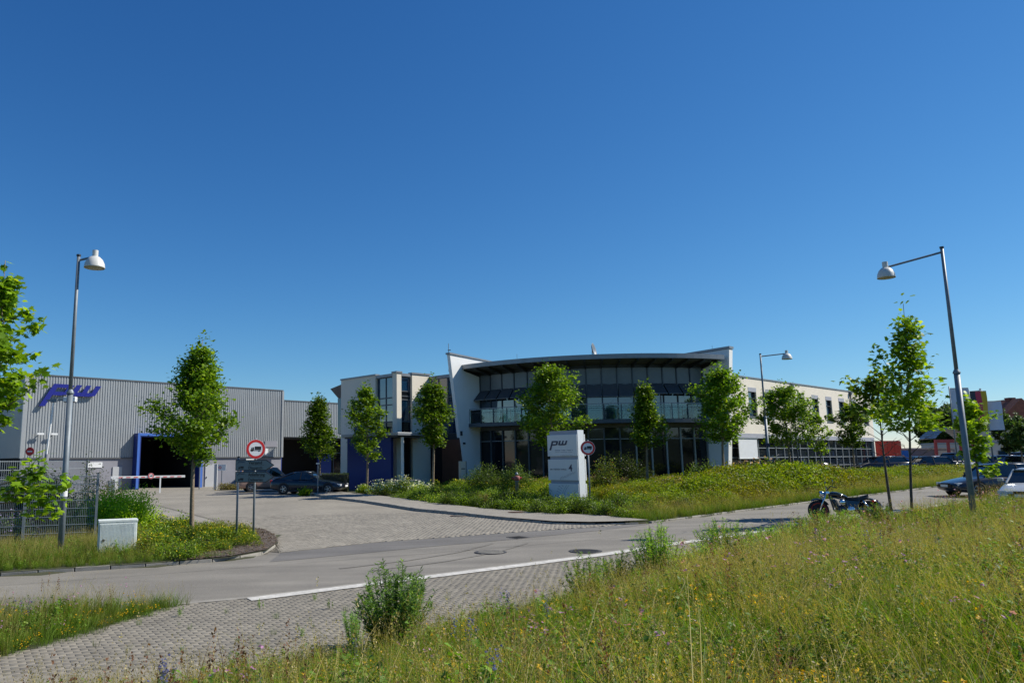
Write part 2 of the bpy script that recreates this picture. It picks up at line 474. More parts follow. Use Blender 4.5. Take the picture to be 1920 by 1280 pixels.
def link(name, me, m, parent=None, loc=None):
    o = bpy.data.objects.new(name, me)
    COL.objects.link(o)
    if m is not None and not me.materials: me.materials.append(m)
    if parent is not None: o.parent = parent
    if loc is not None: o.location = loc
    return o

def build(name, mb, m, parent=None, world=False, smooth=False, bevel=0.0, loc=None):
    """link an MB as one object; world=True: its vertices are given in world space"""
    vs = mb.v
    if world and parent is not None:
        q = parent; off = Vector((0, 0, 0))
        while q is not None:
            off += q.location; q = q.parent
        vs = [(x - off.x, y - off.y, z - off.z) for x, y, z in vs]
    me = bpy.data.meshes.new(name)
    me.from_pydata(vs, [], mb.f)
    if smooth:
        me.polygons.foreach_set('use_smooth', [True] * len(me.polygons))
    me.update()
    o = link(name, me, m, parent, loc)
    if bevel:
        md = o.modifiers.new('bevel', 'BEVEL'); md.width = bevel; md.segments = 2; md.limit_method = 'ANGLE'
    return o

def npmesh(name, V, faces_flat, sizes, col=None, smooth=False):
    """fast mesh from numpy; col: per-vertex rgb"""
    me = bpy.data.meshes.new(name)
    V = np.asarray(V, np.float32)
    me.vertices.add(len(V)); me.vertices.foreach_set('co', V.ravel())
    faces_flat = np.asarray(faces_flat, np.int32); sizes = np.asarray(sizes, np.int32)
    me.loops.add(len(faces_flat)); me.loops.foreach_set('vertex_index', faces_flat)
    me.polygons.add(len(sizes))
    me.polygons.foreach_set('loop_start', np.concatenate([[0], np.cumsum(sizes)[:-1]]).astype(np.int32))
    if col is not None:
        at_ = me.attributes.new('col', 'FLOAT_COLOR', 'POINT')
        c = np.ones((len(V), 4), np.float32); c[:, :3] = col
        at_.data.foreach_set('color', c.ravel())
    me.update(calc_edges=True)
    me.validate()
    if smooth: me.polygons.foreach_set('use_smooth', [True] * len(me.polygons))
    return me

def tag(o, label=None, cat=None, group=None, kind=None):
    if label: o['label'] = label
    if cat: o['category'] = cat
    if group: o['group'] = group
    if kind: o['kind'] = kind
    return o

def thing(name, label, cat, loc=(0, 0, 0), rz=0.0, group=None):
    o = bpy.data.objects.new(name, None)
    o.empty_display_size = 0.2
    COL.objects.link(o)
    o.location = loc; o.rotation_euler = (0, 0, rz)
    return tag(o, label, cat, group)

def copy_tree(o, parent=None):
    c = o.copy(); COL.objects.link(c)
    if parent is not None: c.parent = parent
    for ch in list(o.children):
        copy_tree(ch, c)
    return c

def copy_thing(o, loc, rz, label, group=None, scale=None):
    c = copy_tree(o)
    c.location = loc; c.rotation_euler = (0, 0, rz)
    if scale: c.scale = scale
    c['label'] = label
    if group: c['group'] = group
    return c

class Fr:
    """wall-aligned frame: u along the wall, v out of it (to the right of u)"""
    def __init__(s, o, d):
        L = math.hypot(*d); s.o = o; s.d = (d[0] / L, d[1] / L); s.n = (s.d[1], -s.d[0])
    def p(s, u, v, z):
        return (s.o[0] + s.d[0] * u + s.n[0] * v, s.o[1] + s.d[1] * u + s.n[1] * v, z)
    def box(s, mb, u0, u1, v0, v1, z0, z1):
        return mb.hexa([s.p(u0, v0, z0), s.p(u0, v1, z0), s.p(u1, v1, z0), s.p(u1, v0, z0), s.p(u0, v0, z1), s.p(u0, v1, z1), s.p(u1, v1, z1), s.p(u1, v0, z1)][::1])
    def poly(s, mb, pts, v0, v1):
        """outline pts (u, z) extruded from v0 to v1"""
        n = len(pts)
        vs = [s.p(u, v0, z) for u, z in pts] + [s.p(u, v1, z) for u, z in pts]
        return mb.add(vs, [tuple(range(n)), tuple(range(2 * n - 1, n - 1, -1))] + [(i, n + i, n + (i + 1) % n, (i + 1) % n) for i in range(n)])

def fix(o):
    bm = bmesh.new(); bm.from_mesh(o.data); bmesh.ops.recalc_face_normals(bm, faces=bm.faces); bm.to_mesh(o.data); bm.free()
    return o

def text_part(s, size, m, parent, matrix, name='lettering', bold=0.0, align='LEFT', ext=0.003, width=None):
    cu = bpy.data.curves.new(name, 'FONT')
    cu.body = s; cu.size = size; cu.align_x = align; cu.extrude = ext; cu.offset = bold; cu.resolution_u = 2
    t = bpy.data.objects.new(name, cu); COL.objects.link(t)
    bpy.context.view_layer.update()
    me = bpy.data.meshes.new_from_object(t)
    bpy.data.objects.remove(t)
    if width:
        xs = [v.co.x for v in me.vertices]
        k = width / max(1e-6, max(xs) - min(xs))
        for v in me.vertices: v.co.x *= k
    me.transform(matrix)
    me.materials.clear()
    return link(name, me, m, parent)

def basis(origin, ux, uy=(0, 0, 1)):
    """matrix placing text: local x -> ux, local y -> uy"""
    ux = Vector(ux).normalized(); uy = Vector(uy).normalized(); uz = ux.cross(uy)
    return Matrix(((ux.x, uy.x, uz.x, origin[0]), (ux.y, uy.y, uz.y, origin[1]), (ux.z, uy.z, uz.z, origin[2]), (0, 0, 0, 1)))

# ------------------------------------------------------------------ ground
def sheet(name, poly, dz, m, hf=H0, step=None, label=None):
    """a polygon laid on the terrain, cut on a grid so that it follows it"""
    bm = bmesh.new()
    vs = [bm.verts.new((x, y, 0)) for x, y in poly]
    f = bm.faces.new(vs)
    bmesh.ops.triangulate(bm, faces=[f])
    xs = [p[0] for p in poly]; ys = [p[1] for p in poly]
    step = step or 4.0
    for ax, lo, hi in ((0, min(xs), max(xs)), (1, min(ys), max(ys))):
        k = math.ceil(lo / step)
        while k * step < hi:
            co = [0, 0, 0]; no = [0, 0, 0]; co[ax] = k * step; no[ax] = 1
            bmesh.ops.bisect_plane(bm, geom=bm.verts[:] + bm.edges[:] + bm.faces[:], plane_co=co, plane_no=no)
            k += 1
    for v in bm.verts:
        v.co.z = float(hf(v.co.x, v.co.y)) + dz
    bmesh.ops.recalc_face_normals(bm, faces=bm.faces)
    me = bpy.data.meshes.new(name); bm.to_mesh(me); bm.free()
    if sum(p.normal.z * p.area for p in me.polygons) < 0: me.flip_normals()
    o = link(name, me, m)
    return tag(o, label, None, None, 'structure')

def ground():
    xs = np.concatenate([np.linspace(-400, -45, 12), np.arange(-40, 62, 0.8), np.linspace(66, 400, 14)])
    ys = np.concatenate([np.linspace(-300, -15, 10), np.arange(-10, 72, 0.8), np.linspace(76, 500, 14)])
    X, Y = np.meshgrid(xs, ys)
    Z = HG(X, Y)
    V = np.stack([X.ravel(), Y.ravel(), Z.ravel()], 1)
    nx = len(xs)
    i, j = np.meshgrid(np.arange(nx - 1), np.arange(len(ys) - 1))
    a = (j * nx + i).ravel()
    fl = np.stack([a, a + 1, a + 1 + nx, a + nx], 1).ravel()
    me = npmesh('ground', V, fl, np.full(len(a), 4), smooth=True)
    tag(link('ground', me, M['soil']), 'soil of the verges, beds and meadow', kind='structure')
ground()

road = sheet('road', ASPH_NEAR[:-1] + [TIP] + [LINE[0]] + LINE[1:] + [(90, 76), (90, 86)] + ROAD_FAR[:-1][::-1] + MOUTH[::-1] + FARKERB_L[::-1], 0.0, M['asphalt'], label='light grey asphalt road')
strip_poly = MEADOW_EDGE[1:9] + [(25, 33.4)] + LINE[4::-1] + [TIP] + WEDGE_LOW[::-1][1:4]
BACKP = [(25.0, 30.2)]
strip = sheet('parking_strip', MEADOW_EDGE[1:11] + [(28, 35.6)] + LINE[4::-1] + [TIP] + WEDGE_LOW[::-1][1:4], -0.045, M['bedding'], hf=lambda x, y: H0(x, y) + 0.045, label='block paved strip beside the road')
yard_poly = MOUTH + [G(1037, 983), G(954, 976), G(852, 965.5), G(781, 958.5), G(685, 943), G(620, 935), G(560, 924.5), (-8, 62), (2, 78), (-8, 92), (-34, 62), (-40, 48), G(243, 922), G(286, 945), G(470, 992.8), G(497, 997), G(516, 1007), G(522, 1021)]
yard = sheet('paved_yard', yard_poly, 0.012, M['yard'], label='wide light grey block paved yard')
fpath = sheet('footpath', [G(470, 992.8), G(286, 945), G(243, 922), (-30, 50), (-34, 40), (-22, 30), (-14, 27.5), G(262, 978), G(330, 990), G(410, 992)], 0.016, M['path'], label='paler block paved footpath left of the yard')
sheet('asphalt_patch', [G(505, 1053), G(560, 1048.5), G(800, 1025), G(960, 1011), G(1130, 993.5), G(1215, 983), G(1217, 981.2), G(1160, 984.2)] + MOUTH[::-1], 0.006, M['asphalt_dark'], label='darker asphalt strip at the yard mouth')
sidewalk = sheet('sidewalk', KERB_R + BED_EDGE[::-1][1:], 0.125, M['path'], hf=lambda x, y: H0(x, y), label='narrow sidewalk right of the yard')
lot = sheet('car_park', [(36, 56), (60, 72), (90, 90), (90, 120), (40, 110), (30, 72)], 0.12, M['asphalt'], hf=lambda x, y: H0(x, y) * 0 + 1.0, label='far car park')
sheet('channel_line', [G(285, 944.0), G(470.5, 991.8), G(469, 993.8), G(283, 945.4)], 0.024, M['bedding'], label='thin drain joint between yard and footpath')
# mulch patch in the island
sheet('mulch_bed', [G(522, 1021), G(500, 1037), G(430, 1050), G(330, 1058), G(300, 1050), G(300, 1000), G(410, 993.5), G(470, 994), G(497, 998), G(515, 1008)], 0.115, M['mulch'], label='bark mulch on the traffic island')

def offset_line(pts, d):
    out = []
    for i, (x, y) in enumerate(pts):
        x0, y0 = pts[max(i - 1, 0)]; x1, y1 = pts[min(i + 1, len(pts) - 1)]
        L = math.hypot(x1 - x0, y1 - y0)
        out.append((x - (y1 - y0) / L * d, y + (x1 - x0) / L * d))
    return out

def resample(pts, step):
    out = [pts[0]]; acc = 0
    for (x0, y0), (x1, y1) in zip(pts[:-1], pts[1:]):
        L = math.hypot(x1 - x0, y1 - y0); t = step - acc
        while t <= L:
            out.append((x0 + (x1 - x0) * t / L, y0 + (y1 - y0) * t / L)); t += step
        acc = (acc + L) % step
    return out

# painted line and its pale edging stones
wl = resample(LINE[:6], 0.6)
a_, b_ = offset_line(wl, -0.02), offset_line(wl, -0.34)
a_ = [(x, y) for x, y in a_]; b_ = [(x + rnd.uniform(-.015, .015), y + rnd.uniform(-.015, .015)) for x, y in b_]
sheet('lane_line', a_ + b_[::-1], 0.024, M['paint'], step=3, label='long white edge line of the road')
wl = resample([TIP] + LINE[:6], 0.6)
a_, b_ = offset_line(wl, 0.16), offset_line(wl, 0.0)
sheet('edging_strip', a_ + b_[::-1], 0.01, M['conc'], step=3, label='pale concrete edging beside the white line')

# faint tyre marks and old joint seams in the asphalt
M['seam'] = asphalt_mat('asphalt_seam', (0.165, 0.152, 0.13))
M['tyremark'] = asphalt_mat('asphalt_tyre_mark', (0.178, 0.163, 0.137))
for pts, w_, m_, nm in (([G(640, 1066), G(760, 1052), G(860, 1036), G(930, 1018)], .11, 'tyremark', 'tyre_mark'), ([G(700, 1070), G(830, 1054), G(930, 1036), G(1000, 1016)], .11, 'tyremark', 'tyre_mark'),
                        ([G(0, 1098), G(300, 1076), G(560, 1056), G(900, 1030), G(1250, 1000)], .022, 'seam', 'asphalt_seam')):
    P_ = resample(pts, .35); P_ = [(x + rnd.uniform(-.02, .02), y + rnd.uniform(-.02, .02)) for x, y in P_]
    sheet(nm, offset_line(P_, w_) + P_[::-1], .009 if w_ > .1 else .013, M[m_], step=5, label='faint mark in the asphalt')

def brick_mesh(lx, ly, h, b=0.003):
    bm = MB()
    x, y = lx / 2, ly / 2
    bm.add([(-x, -y, -h), (x, -y, -h), (x, y, -h), (-x, y, -h), (-x, -y, -b), (x, -y, -b), (x, y, -b), (-x, y, -b),
            (-x + b, -y + b, 0), (x - b, -y + b, 0), (x - b, y - b, 0), (-x + b, y - b, 0)],
           [(0, 1, 5, 4), (1, 2, 6, 5), (2, 3, 7, 6), (3, 0, 4, 7), (4, 5, 9, 8), (5, 6, 10, 9), (6, 7, 11, 10), (7, 4, 8, 11), (8, 9, 10, 11)])
    return bm

def lay_bricks(parent, poly, ang, lx, ly, gap, top, m, hf, name='paving_stone', nmax=290, clip=None):
    ca, sa = math.cos(ang), math.sin(ang)
    us = [x * ca + y * sa for x, y in poly]; vs = [-x * sa + y * ca for x, y in poly]
    px, py = lx + gap, ly + gap
    I = np.arange(int(min(us) / px) - 1, int(max(us) / px) + 2); J = np.arange(int(min(vs) / py) - 1, int(max(vs) / py) + 2)
    ii, jj = np.meshgrid(I, J)
    u = (ii + 0.5 * (jj % 2)) * px; v = jj * py
    x = (u * ca - v * sa).ravel(); y = (u * sa + v * ca).ravel()
    k = inpoly(x, y, poly)
    if clip is not None: k &= clip(x, y)
    # inside the picture only
    k &= (y > 5) & (x / np.maximum(y, 1) > -0.62) & (x / np.maximum(y, 1) < 0.9)
    x, y = x[k], y[k]
    o = np.argsort(x * x * .2 + y * y); x, y = x[o], y[o]
    z = hf(x, y) + top + rs.uniform(-.002, .002, len(x))
    ro = ang + rs.normal(0, .012, len(x))
    B = brick_mesh(lx, ly, 0.05)
    BV = np.array(B.v); me0 = bpy.data.meshes.new(name); me0.from_pydata(B.v, [], B.f)
    at_ = me0.attributes.new('col', 'FLOAT_COLOR', 'POINT'); at_.data.foreach_set('color', np.ones(len(B.v) * 4, np.float32))
    me0.materials.append(m); me0.update()
    for i in range(min(nmax, len(x))):
        q = bpy.data.objects.new(name, me0); COL.objects.link(q); q.parent = parent
        q.location = (x[i], y[i], z[i]); q.rotation_euler = (rs.normal(0, .008), rs.normal(0, .008), ro[i])
    x, y, z, ro = x[nmax:], y[nmax:], z[nmax:], ro[nmax:]
    if not len(x): return
    c, s = np.cos(ro), np.sin(ro)
    V = np.stack([x[:, None] + c[:, None] * BV[:, 0] - s[:, None] * BV[:, 1], y[:, None] + s[:, None] * BV[:, 0] + c[:, None] * BV[:, 1], z[:, None] + BV[:, 2] + np.zeros((len(x), 1))], 2).reshape(-1, 3)
    FB = np.array(B.f); fl = (FB[None] + (np.arange(len(x)) * len(BV))[:, None, None]).ravel()
    cc = np.repeat(rs.uniform(.86, 1.1, len(x)), len(BV))[:, None] * np.array([1, 1, 1])
    me = npmesh(name + 's', V, fl, np.full(len(x) * len(B.f), 4), col=cc)
    tag(link(name + 's', me, m, parent), kind='stuff')

lay_bricks(strip, MEADOW_EDGE[1:11] + [(28, 35.6)] + offset_line([TIP] + LINE[:5], -0.03)[::-1] + WEDGE_LOW[::-1][1:4], math.radians(31), .197, .097, .003, .03, M['stone'], lambda x, y: H0(x, y) - .02)
lay_bricks(yard, yard_poly, math.radians(33), .197, .097, .003, .03, M['ystone'], lambda x, y: H0(x, y) - .008, clip=lambda x, y: (y < 33) & (x > -11))

# kerb stones
def kerbs(parent, pts, L, w, z0, z1, taper=None, name='kerb_stone', side=1):
    P = resample(pts, L)
    for i, ((x0, y0), (x1, y1)) in enumerate(zip(P[:-1], P[1:])):
        d = math.hypot(x1 - x0, y1 - y0); g = .012
        ux, uy = (x1 - x0) / d, (y1 - y0) / d; nx, ny = -uy * side * w, ux * side * w
        top = z1 if taper is None else taper(i / max(1, len(P) - 2))
        top += rnd.uniform(-.006, .006)
        q = [(x0 + ux * g, y0 + uy * g), (x1 - ux * g, y1 - uy * g), (x1 - ux * g + nx, y1 - uy * g + ny), (x0 + ux * g + nx, y0 + uy * g + ny)]
        if side < 0: q = q[::-1]
        cz = h0((x0 + x1) / 2, (y0 + y1) / 2)
        mb = MB().hexa([(x, y, h0(x, y) + z0) for x, y in q] + [(x, y, h0(x, y) + top) for x, y in q])
        fix(build(name, mb, M['kerb'], parent, bevel=.012))
kerbs(sidewalk, KERB_R, .5, .14, -.1, .135, taper=lambda t: .14 - .09 * sst((t - .72) / .28), side=1)
isl_l = FARKERB_L[3:]
island = sheet('traffic_island', FARKERB_L[3:] + ISLAND_BACK[1:7], 0.09, M['soil'], label='planted island left of the yard mouth')
kerbs(island, isl_l, .8, .13, -.1, .085, side=1)
kerbs(island, ISLAND_BACK[:5], .4, .12, -.1, .10, side=1)
kerbs(road, ROAD_FAR[:5], 1.0, .12, -.1, .055, side=1)
# thin brick course along the mouth of the yard is part of the yard
def disc(name, x, y, r, dz, m, label, cat, ring=None):
    z = h0(x, y) + dz
    t = thing(name, label, cat, (x, y, z))
    build('frame', MB().lathe([(r * .99, -.02), (r, 0), (r, .006), (r * .88, .006), (r * .88, .003)], n=28), M['conc'] if ring is None else ring, t)
    c = MB().lathe([(r * .8, -.02), (r * .8, .008)], n=28)
    build('lid', c, m, t)
    g = MB()
    for k in range(-3, 4):
        w = math.sqrt(max(0, .6 - (k * .2) ** 2)) * r
        g.box(-w, w, k * r * .2 - .012, k * r * .2 + .012, .008, .013)
    build('lid_ribs', g, m, t)
    return t
x, y = G(920, 1035); disc('manhole_cover', x, y, .42, .006, M['conc'], 'round manhole cover in mid road, the left one of two', 'manhole cover', M['iron'])
x, y = G(1098, 1033); disc('manhole_cover', x, y, .42, .006, M['iron'], 'large dark round manhole cover just above the white line', 'manhole cover', M['iron'])
x, y = G(861, 968); disc('manhole_cover', x, y, .36, .035, M['conc'], 'rusty ringed manhole cover in the yard paving beside the kerb', 'manhole cover', M['rust'])
x, y = G(968, 966); disc('manhole_cover', x, y, .33, .13, M['rust'], 'rusty manhole cover in the narrow sidewalk', 'manhole cover', M['rust'])
x, y = G(972, 1007.5)
t = thing('drain_grate', 'small dark rectangular drain grate in the asphalt', 'drain', (x, y, h0(x, y) + .01), math.radians(33))
build('frame', MB().box(-.26, .26, -.26, .26, -.02, .004), M['iron'], t)
g = MB()
for k in range(6): g.box(-.2, .2, -.2 + k * .075, -.17 + k * .075, .004, .01)
build('bars', g, M['inside'], t)

# wooded rise behind the viewer, mirrored in the office glazing
xs = np.linspace(-260, 300, 57)
V = []; fl = []
for i, x in enumerate(xs):
    hh = 6 + 4 * noise2(np.array(x), np.array(0.), .03, 5) + 3 * noise2(np.array(x), np.array(0.), .2, 6)
    for q, (yy, zz) in enumerate(((-60, -1), (-75, hh * .6), (-100, hh), (-190, hh * .9))):
        V.append((x, yy + 5 * math.sin(i * 1.3), float(zz)))
for i in range(56):
    for q in range(3):
        a = i * 4 + q; fl += [a, a + 1, a + 5, a + 4]
tag(link('hill', npmesh('hill', V, fl, [4] * (56 * 3)), M['hill']), 'wooded rise', kind='structure')
V = []; fl = []
for i, y in enumerate(np.linspace(-120, 132, 40)):
    hh = 5.0 + 2.6 * noise2(np.array(y), np.array(3.), .05, 8) + 1.4 * noise2(np.array(y), np.array(0.), .3, 9)
    for xx, zz in ((150, -1), (153, hh * .7), (160, hh), (230, hh * .8)):
        V.append((xx + 2 * math.sin(i * 1.7), y, float(zz)))
for i in range(39):
    for q in range(3):
        a = i * 4 + q; fl += [a, a + 1, a + 5, a + 4]
tag(link('hill', npmesh('hill', V, fl, [4] * (39 * 3)), M['hill']), 'low wooded ridge at the right', kind='structure')

# ------------------------------------------------------------------ warehouse
DH = (0.73, 0.683)
A0 = (-31.3, 60.5)
HT = 9.55
hb = thing('warehouse', 'grey ribbed metal warehouse with blue logo and blue framed gate', 'warehouse', (A0[0], A0[1], 0.2))
FH = Fr(A0, DH)
HL = 24.2

def ribbed(mb, fr, u0, u1, z0, z1, pitch=.215, d=.045, v=0.0, skip=None):
    u = u0
    top = (lambda u: z1) if not callable(z1) else z1
    pts = []
    while u < u1 - 1e-6:
        for a, b in ((0, 0), (.30, 0), (.42, d), (.88, d)):
            if u + a * pitch < u1: pts.append((u + a * pitch, v + b))
        u += pitch
    pts.append((u1, v))
    vs = []; fs = []
    for uu, vv in pts:
        vs += [fr.p(uu, vv, z0), fr.p(uu, vv, top(uu))]
    for i in range(len(pts) - 1):
        fs.append((2 * i, 2 * i + 2, 2 * i + 3, 2 * i + 1))
    mb.add(vs, fs)

GU0, GU1, GZ = 9.0, 15.15, 5.0      # blue gate
mb = MB()
ribbed(mb, FH, 0, GU0, 2.93, HT); ribbed(mb, FH, GU0, GU1, GZ, HT); ribbed(mb, FH, GU1, HL, 2.93, HT)
build('cladding', mb, M['clad'], hb, world=True)
# side wall to the left, body behind
FS = Fr((A0[0] - .683 * 30, A0[1] + .73 * 30), (.683, -.73))
mb = MB(); ribbed(mb, FS, 0, 30, 2.93, HT); build('side_cladding', mb, M['clad'], hb, world=True)
for a_, b_ in ((.02, GU0), (GU1, HL - .02)):
    mb = MB(); FH.box(mb, a_, b_, -.3, -.06, 0, 2.93); build('plinth_wall', mb, M['plinth'], hb, world=True)
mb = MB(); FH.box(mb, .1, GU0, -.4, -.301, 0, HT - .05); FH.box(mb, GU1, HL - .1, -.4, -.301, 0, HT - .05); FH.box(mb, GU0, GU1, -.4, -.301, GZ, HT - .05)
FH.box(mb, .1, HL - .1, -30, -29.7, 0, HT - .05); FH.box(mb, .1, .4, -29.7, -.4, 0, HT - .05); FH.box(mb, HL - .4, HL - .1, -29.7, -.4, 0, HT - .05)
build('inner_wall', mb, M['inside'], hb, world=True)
mb = MB(); FH.box(mb, .1, HL - .1, -30, -.1, HT - .1, HT - .02); build('roof', mb, M['clad_dark'], hb, world=True)
mb = MB(); FH.box(mb, -.06, HL + .06, -.1, .09, HT, HT + .10); FS.box(mb, 0, 30, -.1, .09, HT, HT + .10)
build('roof_coping', mb, M['clad_dark'], hb, world=True)
for a_, b_ in ((-.03, GU0 - .02), (GU1 + .02, HL)):
    mb = MB(); FH.box(mb, a_, b_, -.05, .07, 2.85, 2.95); build('drip_flashing', mb, M['clad_dark'], hb, world=True)
for a_, b_ in ((HL - .1, HL + .12), (-.12, .1)):
    mb = MB(); FH.box(mb, a_, b_, -.1, .10, 2.9, HT - .01); build('corner_trim', mb, M['clad'], hb, world=True)
# gate portal
mb = MB(); gd = .85
FH.box(mb, GU0, GU0 + .3, -.4, gd, 0, GZ); FH.box(mb, GU1 - .3, GU1, -.4, gd, 0, GZ); FH.box(mb, GU0 + .3, GU1 - .3, -.4, gd, GZ - .3, GZ)
go = build('gate_portal', mb, M['blue'], hb, world=True)
mb = MB()
FH.box(mb, GU0 - .01, GU0 + .2, gd, gd + .05, 0, GZ + .01); FH.box(mb, GU1 - .2, GU1 + .01, gd, gd + .05, 0, GZ + .01); FH.box(mb, GU0 + .2, GU1 - .2, gd, gd + .05, GZ - .22, GZ + .01)
build('gate_trim', mb, M['bluel'], go, world=True)
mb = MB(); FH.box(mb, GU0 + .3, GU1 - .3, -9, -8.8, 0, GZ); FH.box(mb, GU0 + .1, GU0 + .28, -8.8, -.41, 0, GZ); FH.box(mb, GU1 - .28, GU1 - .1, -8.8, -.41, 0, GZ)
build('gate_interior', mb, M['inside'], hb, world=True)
# doors, posts, panels on the plinth
for u0, u1, z1, mm, nm in ((GU0 - 1.7, GU0 - .9, 2.15, 'doorgrey', 'door'), (15.9, 16.9, 2.3, 'doorgrey', 'door')):
    mb = MB(); FH.box(mb, u0, u1, -.06, .02, .15, z1); d_ = build(nm, mb, M[mm], hb, world=True)
    mb = MB(); FH.box(mb, u0 + .1, u0 + .14, .02, .09, 1.0, 1.15); build('handle', mb, M['dark'], d_, world=True)
mb = MB(); FH.box(mb, 5.2, 6.4, -.05, .0, 2.1, 2.55); build('info_sign', mb, M['wht'], hb, world=True)
mb = MB(); FH.box(mb, 20.15, 21.3, -.04, .05, .9, 2.75); build('notice_board', mb, M['wht'], hb, world=True)
mb = MB(); FH.box(mb, 22.2, 23.6, .06, .1, 3.9, 4.5); build('house_number_sign', mb, M['plinth'], hb, world=True)
mb = MB(); FH.box(mb, 22.1, 22.4, .06, .3, 3.1, 3.75); build('wall_lamp', mb, M['wht'], hb, world=True)
# wall cameras
for u in (.95, 2.0):
    mb = MB(); FH.box(mb, u, u + .5, .35, .5, 4.75, 4.9); FH.box(mb, u + .2, u + .28, .05, .36, 4.78, 4.84)
    build('security_camera', mb, M['wht'], hb, world=True)

def pw_logo(parent, P, s, depth, m, nm='logo_letter', slant=.62):
    """blocky slanted p and w; P(u, z, v) -> point, s = letter height"""
    def letter(polys, n):
        mb = MB()
        for pl in polys:
            q = [(u + z * slant, z) for u, z in pl]; k = len(q)
            vs = [P(u * s, z * s, 0) for u, z in q] + [P(u * s, z * s, depth) for u, z in q]
            mb.add(vs, [tuple(range(k)), tuple(range(2 * k - 1, k - 1, -1))] + [(i, k + i, k + (i + 1) % k, (i + 1) % k) for i in range(k)])
        fix(build(n, mb, m, parent, world=True))
    letter([[(0, -1.0), (.50, -1.0), (.50, 1), (0, 1)], [(.51, .68), (1.39, .68), (1.39, 1), (.51, 1)], [(.51, 0), (1.39, 0), (1.39, .32), (.51, .32)], [(1.40, .04), (1.88, .10), (1.88, .92), (1.40, 1)]], nm)
    letter([[(2.1, .12), (2.58, .0), (2.58, 1), (2.1, 1)], [(2.59, 0), (3.01, 0), (3.01, .33), (2.59, .33)], [(3.02, 0), (3.46, 0), (3.46, 1), (3.02, 1)], [(3.47, 0), (3.93, 0), (3.93, .33), (3.47, .33)], [(3.94, .0), (4.42, .1), (4.42, 1), (3.94, 1)]], nm)
LU = 1.5
pw_logo(hb, lambda u, z, v: FH.p(LU + u * .92, .22 + v, 7.98 + z), .93, .16, M['logo'])

# lower annex to the right with a deep blue gate bay
an = thing('warehouse_annex', 'lower ribbed grey annex with dark blue loading bay behind the parked cars', 'warehouse', (-13.6, 77.0, .2))
FA = Fr(FH.p(HL + .13, -.6, 0)[:2], DH)
mb = MB(); ribbed(mb, FA, 0, 16, 4.95, 8.62); build('cladding', mb, M['clad'], an, world=True)
mb = MB(); FA.box(mb, 0, 16, -.1, .09, 8.62, 8.72); build('roof_coping', mb, M['clad_dark'], an, world=True)
mb = MB(); FA.box(mb, 0, 16, -12, -.1, 8.5, 8.6); FA.box(mb, 0, 16, -12, -11.8, 0, 8.5); build('roof', mb, M['clad_dark'], an, world=True)
mb = MB(); FA.box(mb, .05, .3, -5, 0, 0, 4.93); build('bay_frame', mb, M['blue'], an, world=True)
mb = MB(); FA.box(mb, 6.5, 8.3, -2.6, -2.4, 0, 4.93); build('blue_panel', mb, M['blue'], an, world=True)
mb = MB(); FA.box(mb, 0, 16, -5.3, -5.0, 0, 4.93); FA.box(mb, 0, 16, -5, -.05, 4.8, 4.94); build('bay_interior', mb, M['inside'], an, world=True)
for k in range(3):
    mb = MB(); FA.box(mb, 8.6 + 1.3 * k, 9.8 + 1.3 * k, -2.5, -2.42, 1.0, 3.4); w_ = build('window', mb, M['fin'], an, world=True)
    mb = MB(); FA.box(mb, 8.68 + 1.3 * k, 9.72 + 1.3 * k, -2.42, -2.4, 1.08, 3.32); build('pane', mb, M['wind'], w_, world=True)

# ------------------------------------------------------------------ office building
dh = (.753, .658); dn = (.658, -.753)
ob = thing('office_building', 'office building with a curved glass front between two leaning white walls', 'building', (11.6, 50.0, 0.9))
Nv = (-.226, -.974); Tv = (.974, -.226); OC = (14.53, 62.6); RR = 12.95
def arc(phi, r):
    c, s = math.cos(phi), math.sin(phi)
    return (OC[0] + r * (Nv[0] * c + Tv[0] * s), OC[1] + r * (Nv[1] * c + Tv[1] * s))
P0, P1 = math.radians(-37.2), math.radians(34)
NB = 16
def bp(k): return P0 + (P1 - P0) * k / NB
def arcslab(mb, r0, r1, z0, z1, a0=P0, a1=P1, n=32, z1o=None, z0o=None):
    """ring segment; z?o = heights at the outer radius"""
    z1o = z1 if z1o is None else z1o; z0o = z0 if z0o is None else z0o
    vs = []; fs = []
    for i in range(n + 1):
        a = a0 + (a1 - a0) * i / n
        p, q = arc(a, r0), arc(a, r1)
        vs += [(*p, z0), (*q, z0o), (*q, z1o), (*p, z1)]
    for i in range(n):
        b = 4 * i
        for k in range(4):
            fs.append((b + k, b + 4 + k, b + 4 + (k + 1) % 4, b + (k + 1) % 4))
    fs += [(0, 1, 2, 3), (4 * n + 3, 4 * n + 2, 4 * n + 1, 4 * n)]
    mb.add(vs, fs)
def baybox(mb, k0, k1, r0, r1, z0, z1):
    a, b = arc(k0, r0), arc(k1, r0); c, d = arc(k1, r1), arc(k0, r1)
    mb.hexa([(*d, z0), (*c, z0), (*b, z0), (*a, z0), (*d, z1), (*c, z1), (*b, z1), (*a, z1)])

ZB, ZG1, ZG2, ZF, ZA, ZT, ZS = 1.15, 3.72, 4.45, 4.95, 7.35, 8.42, 8.75
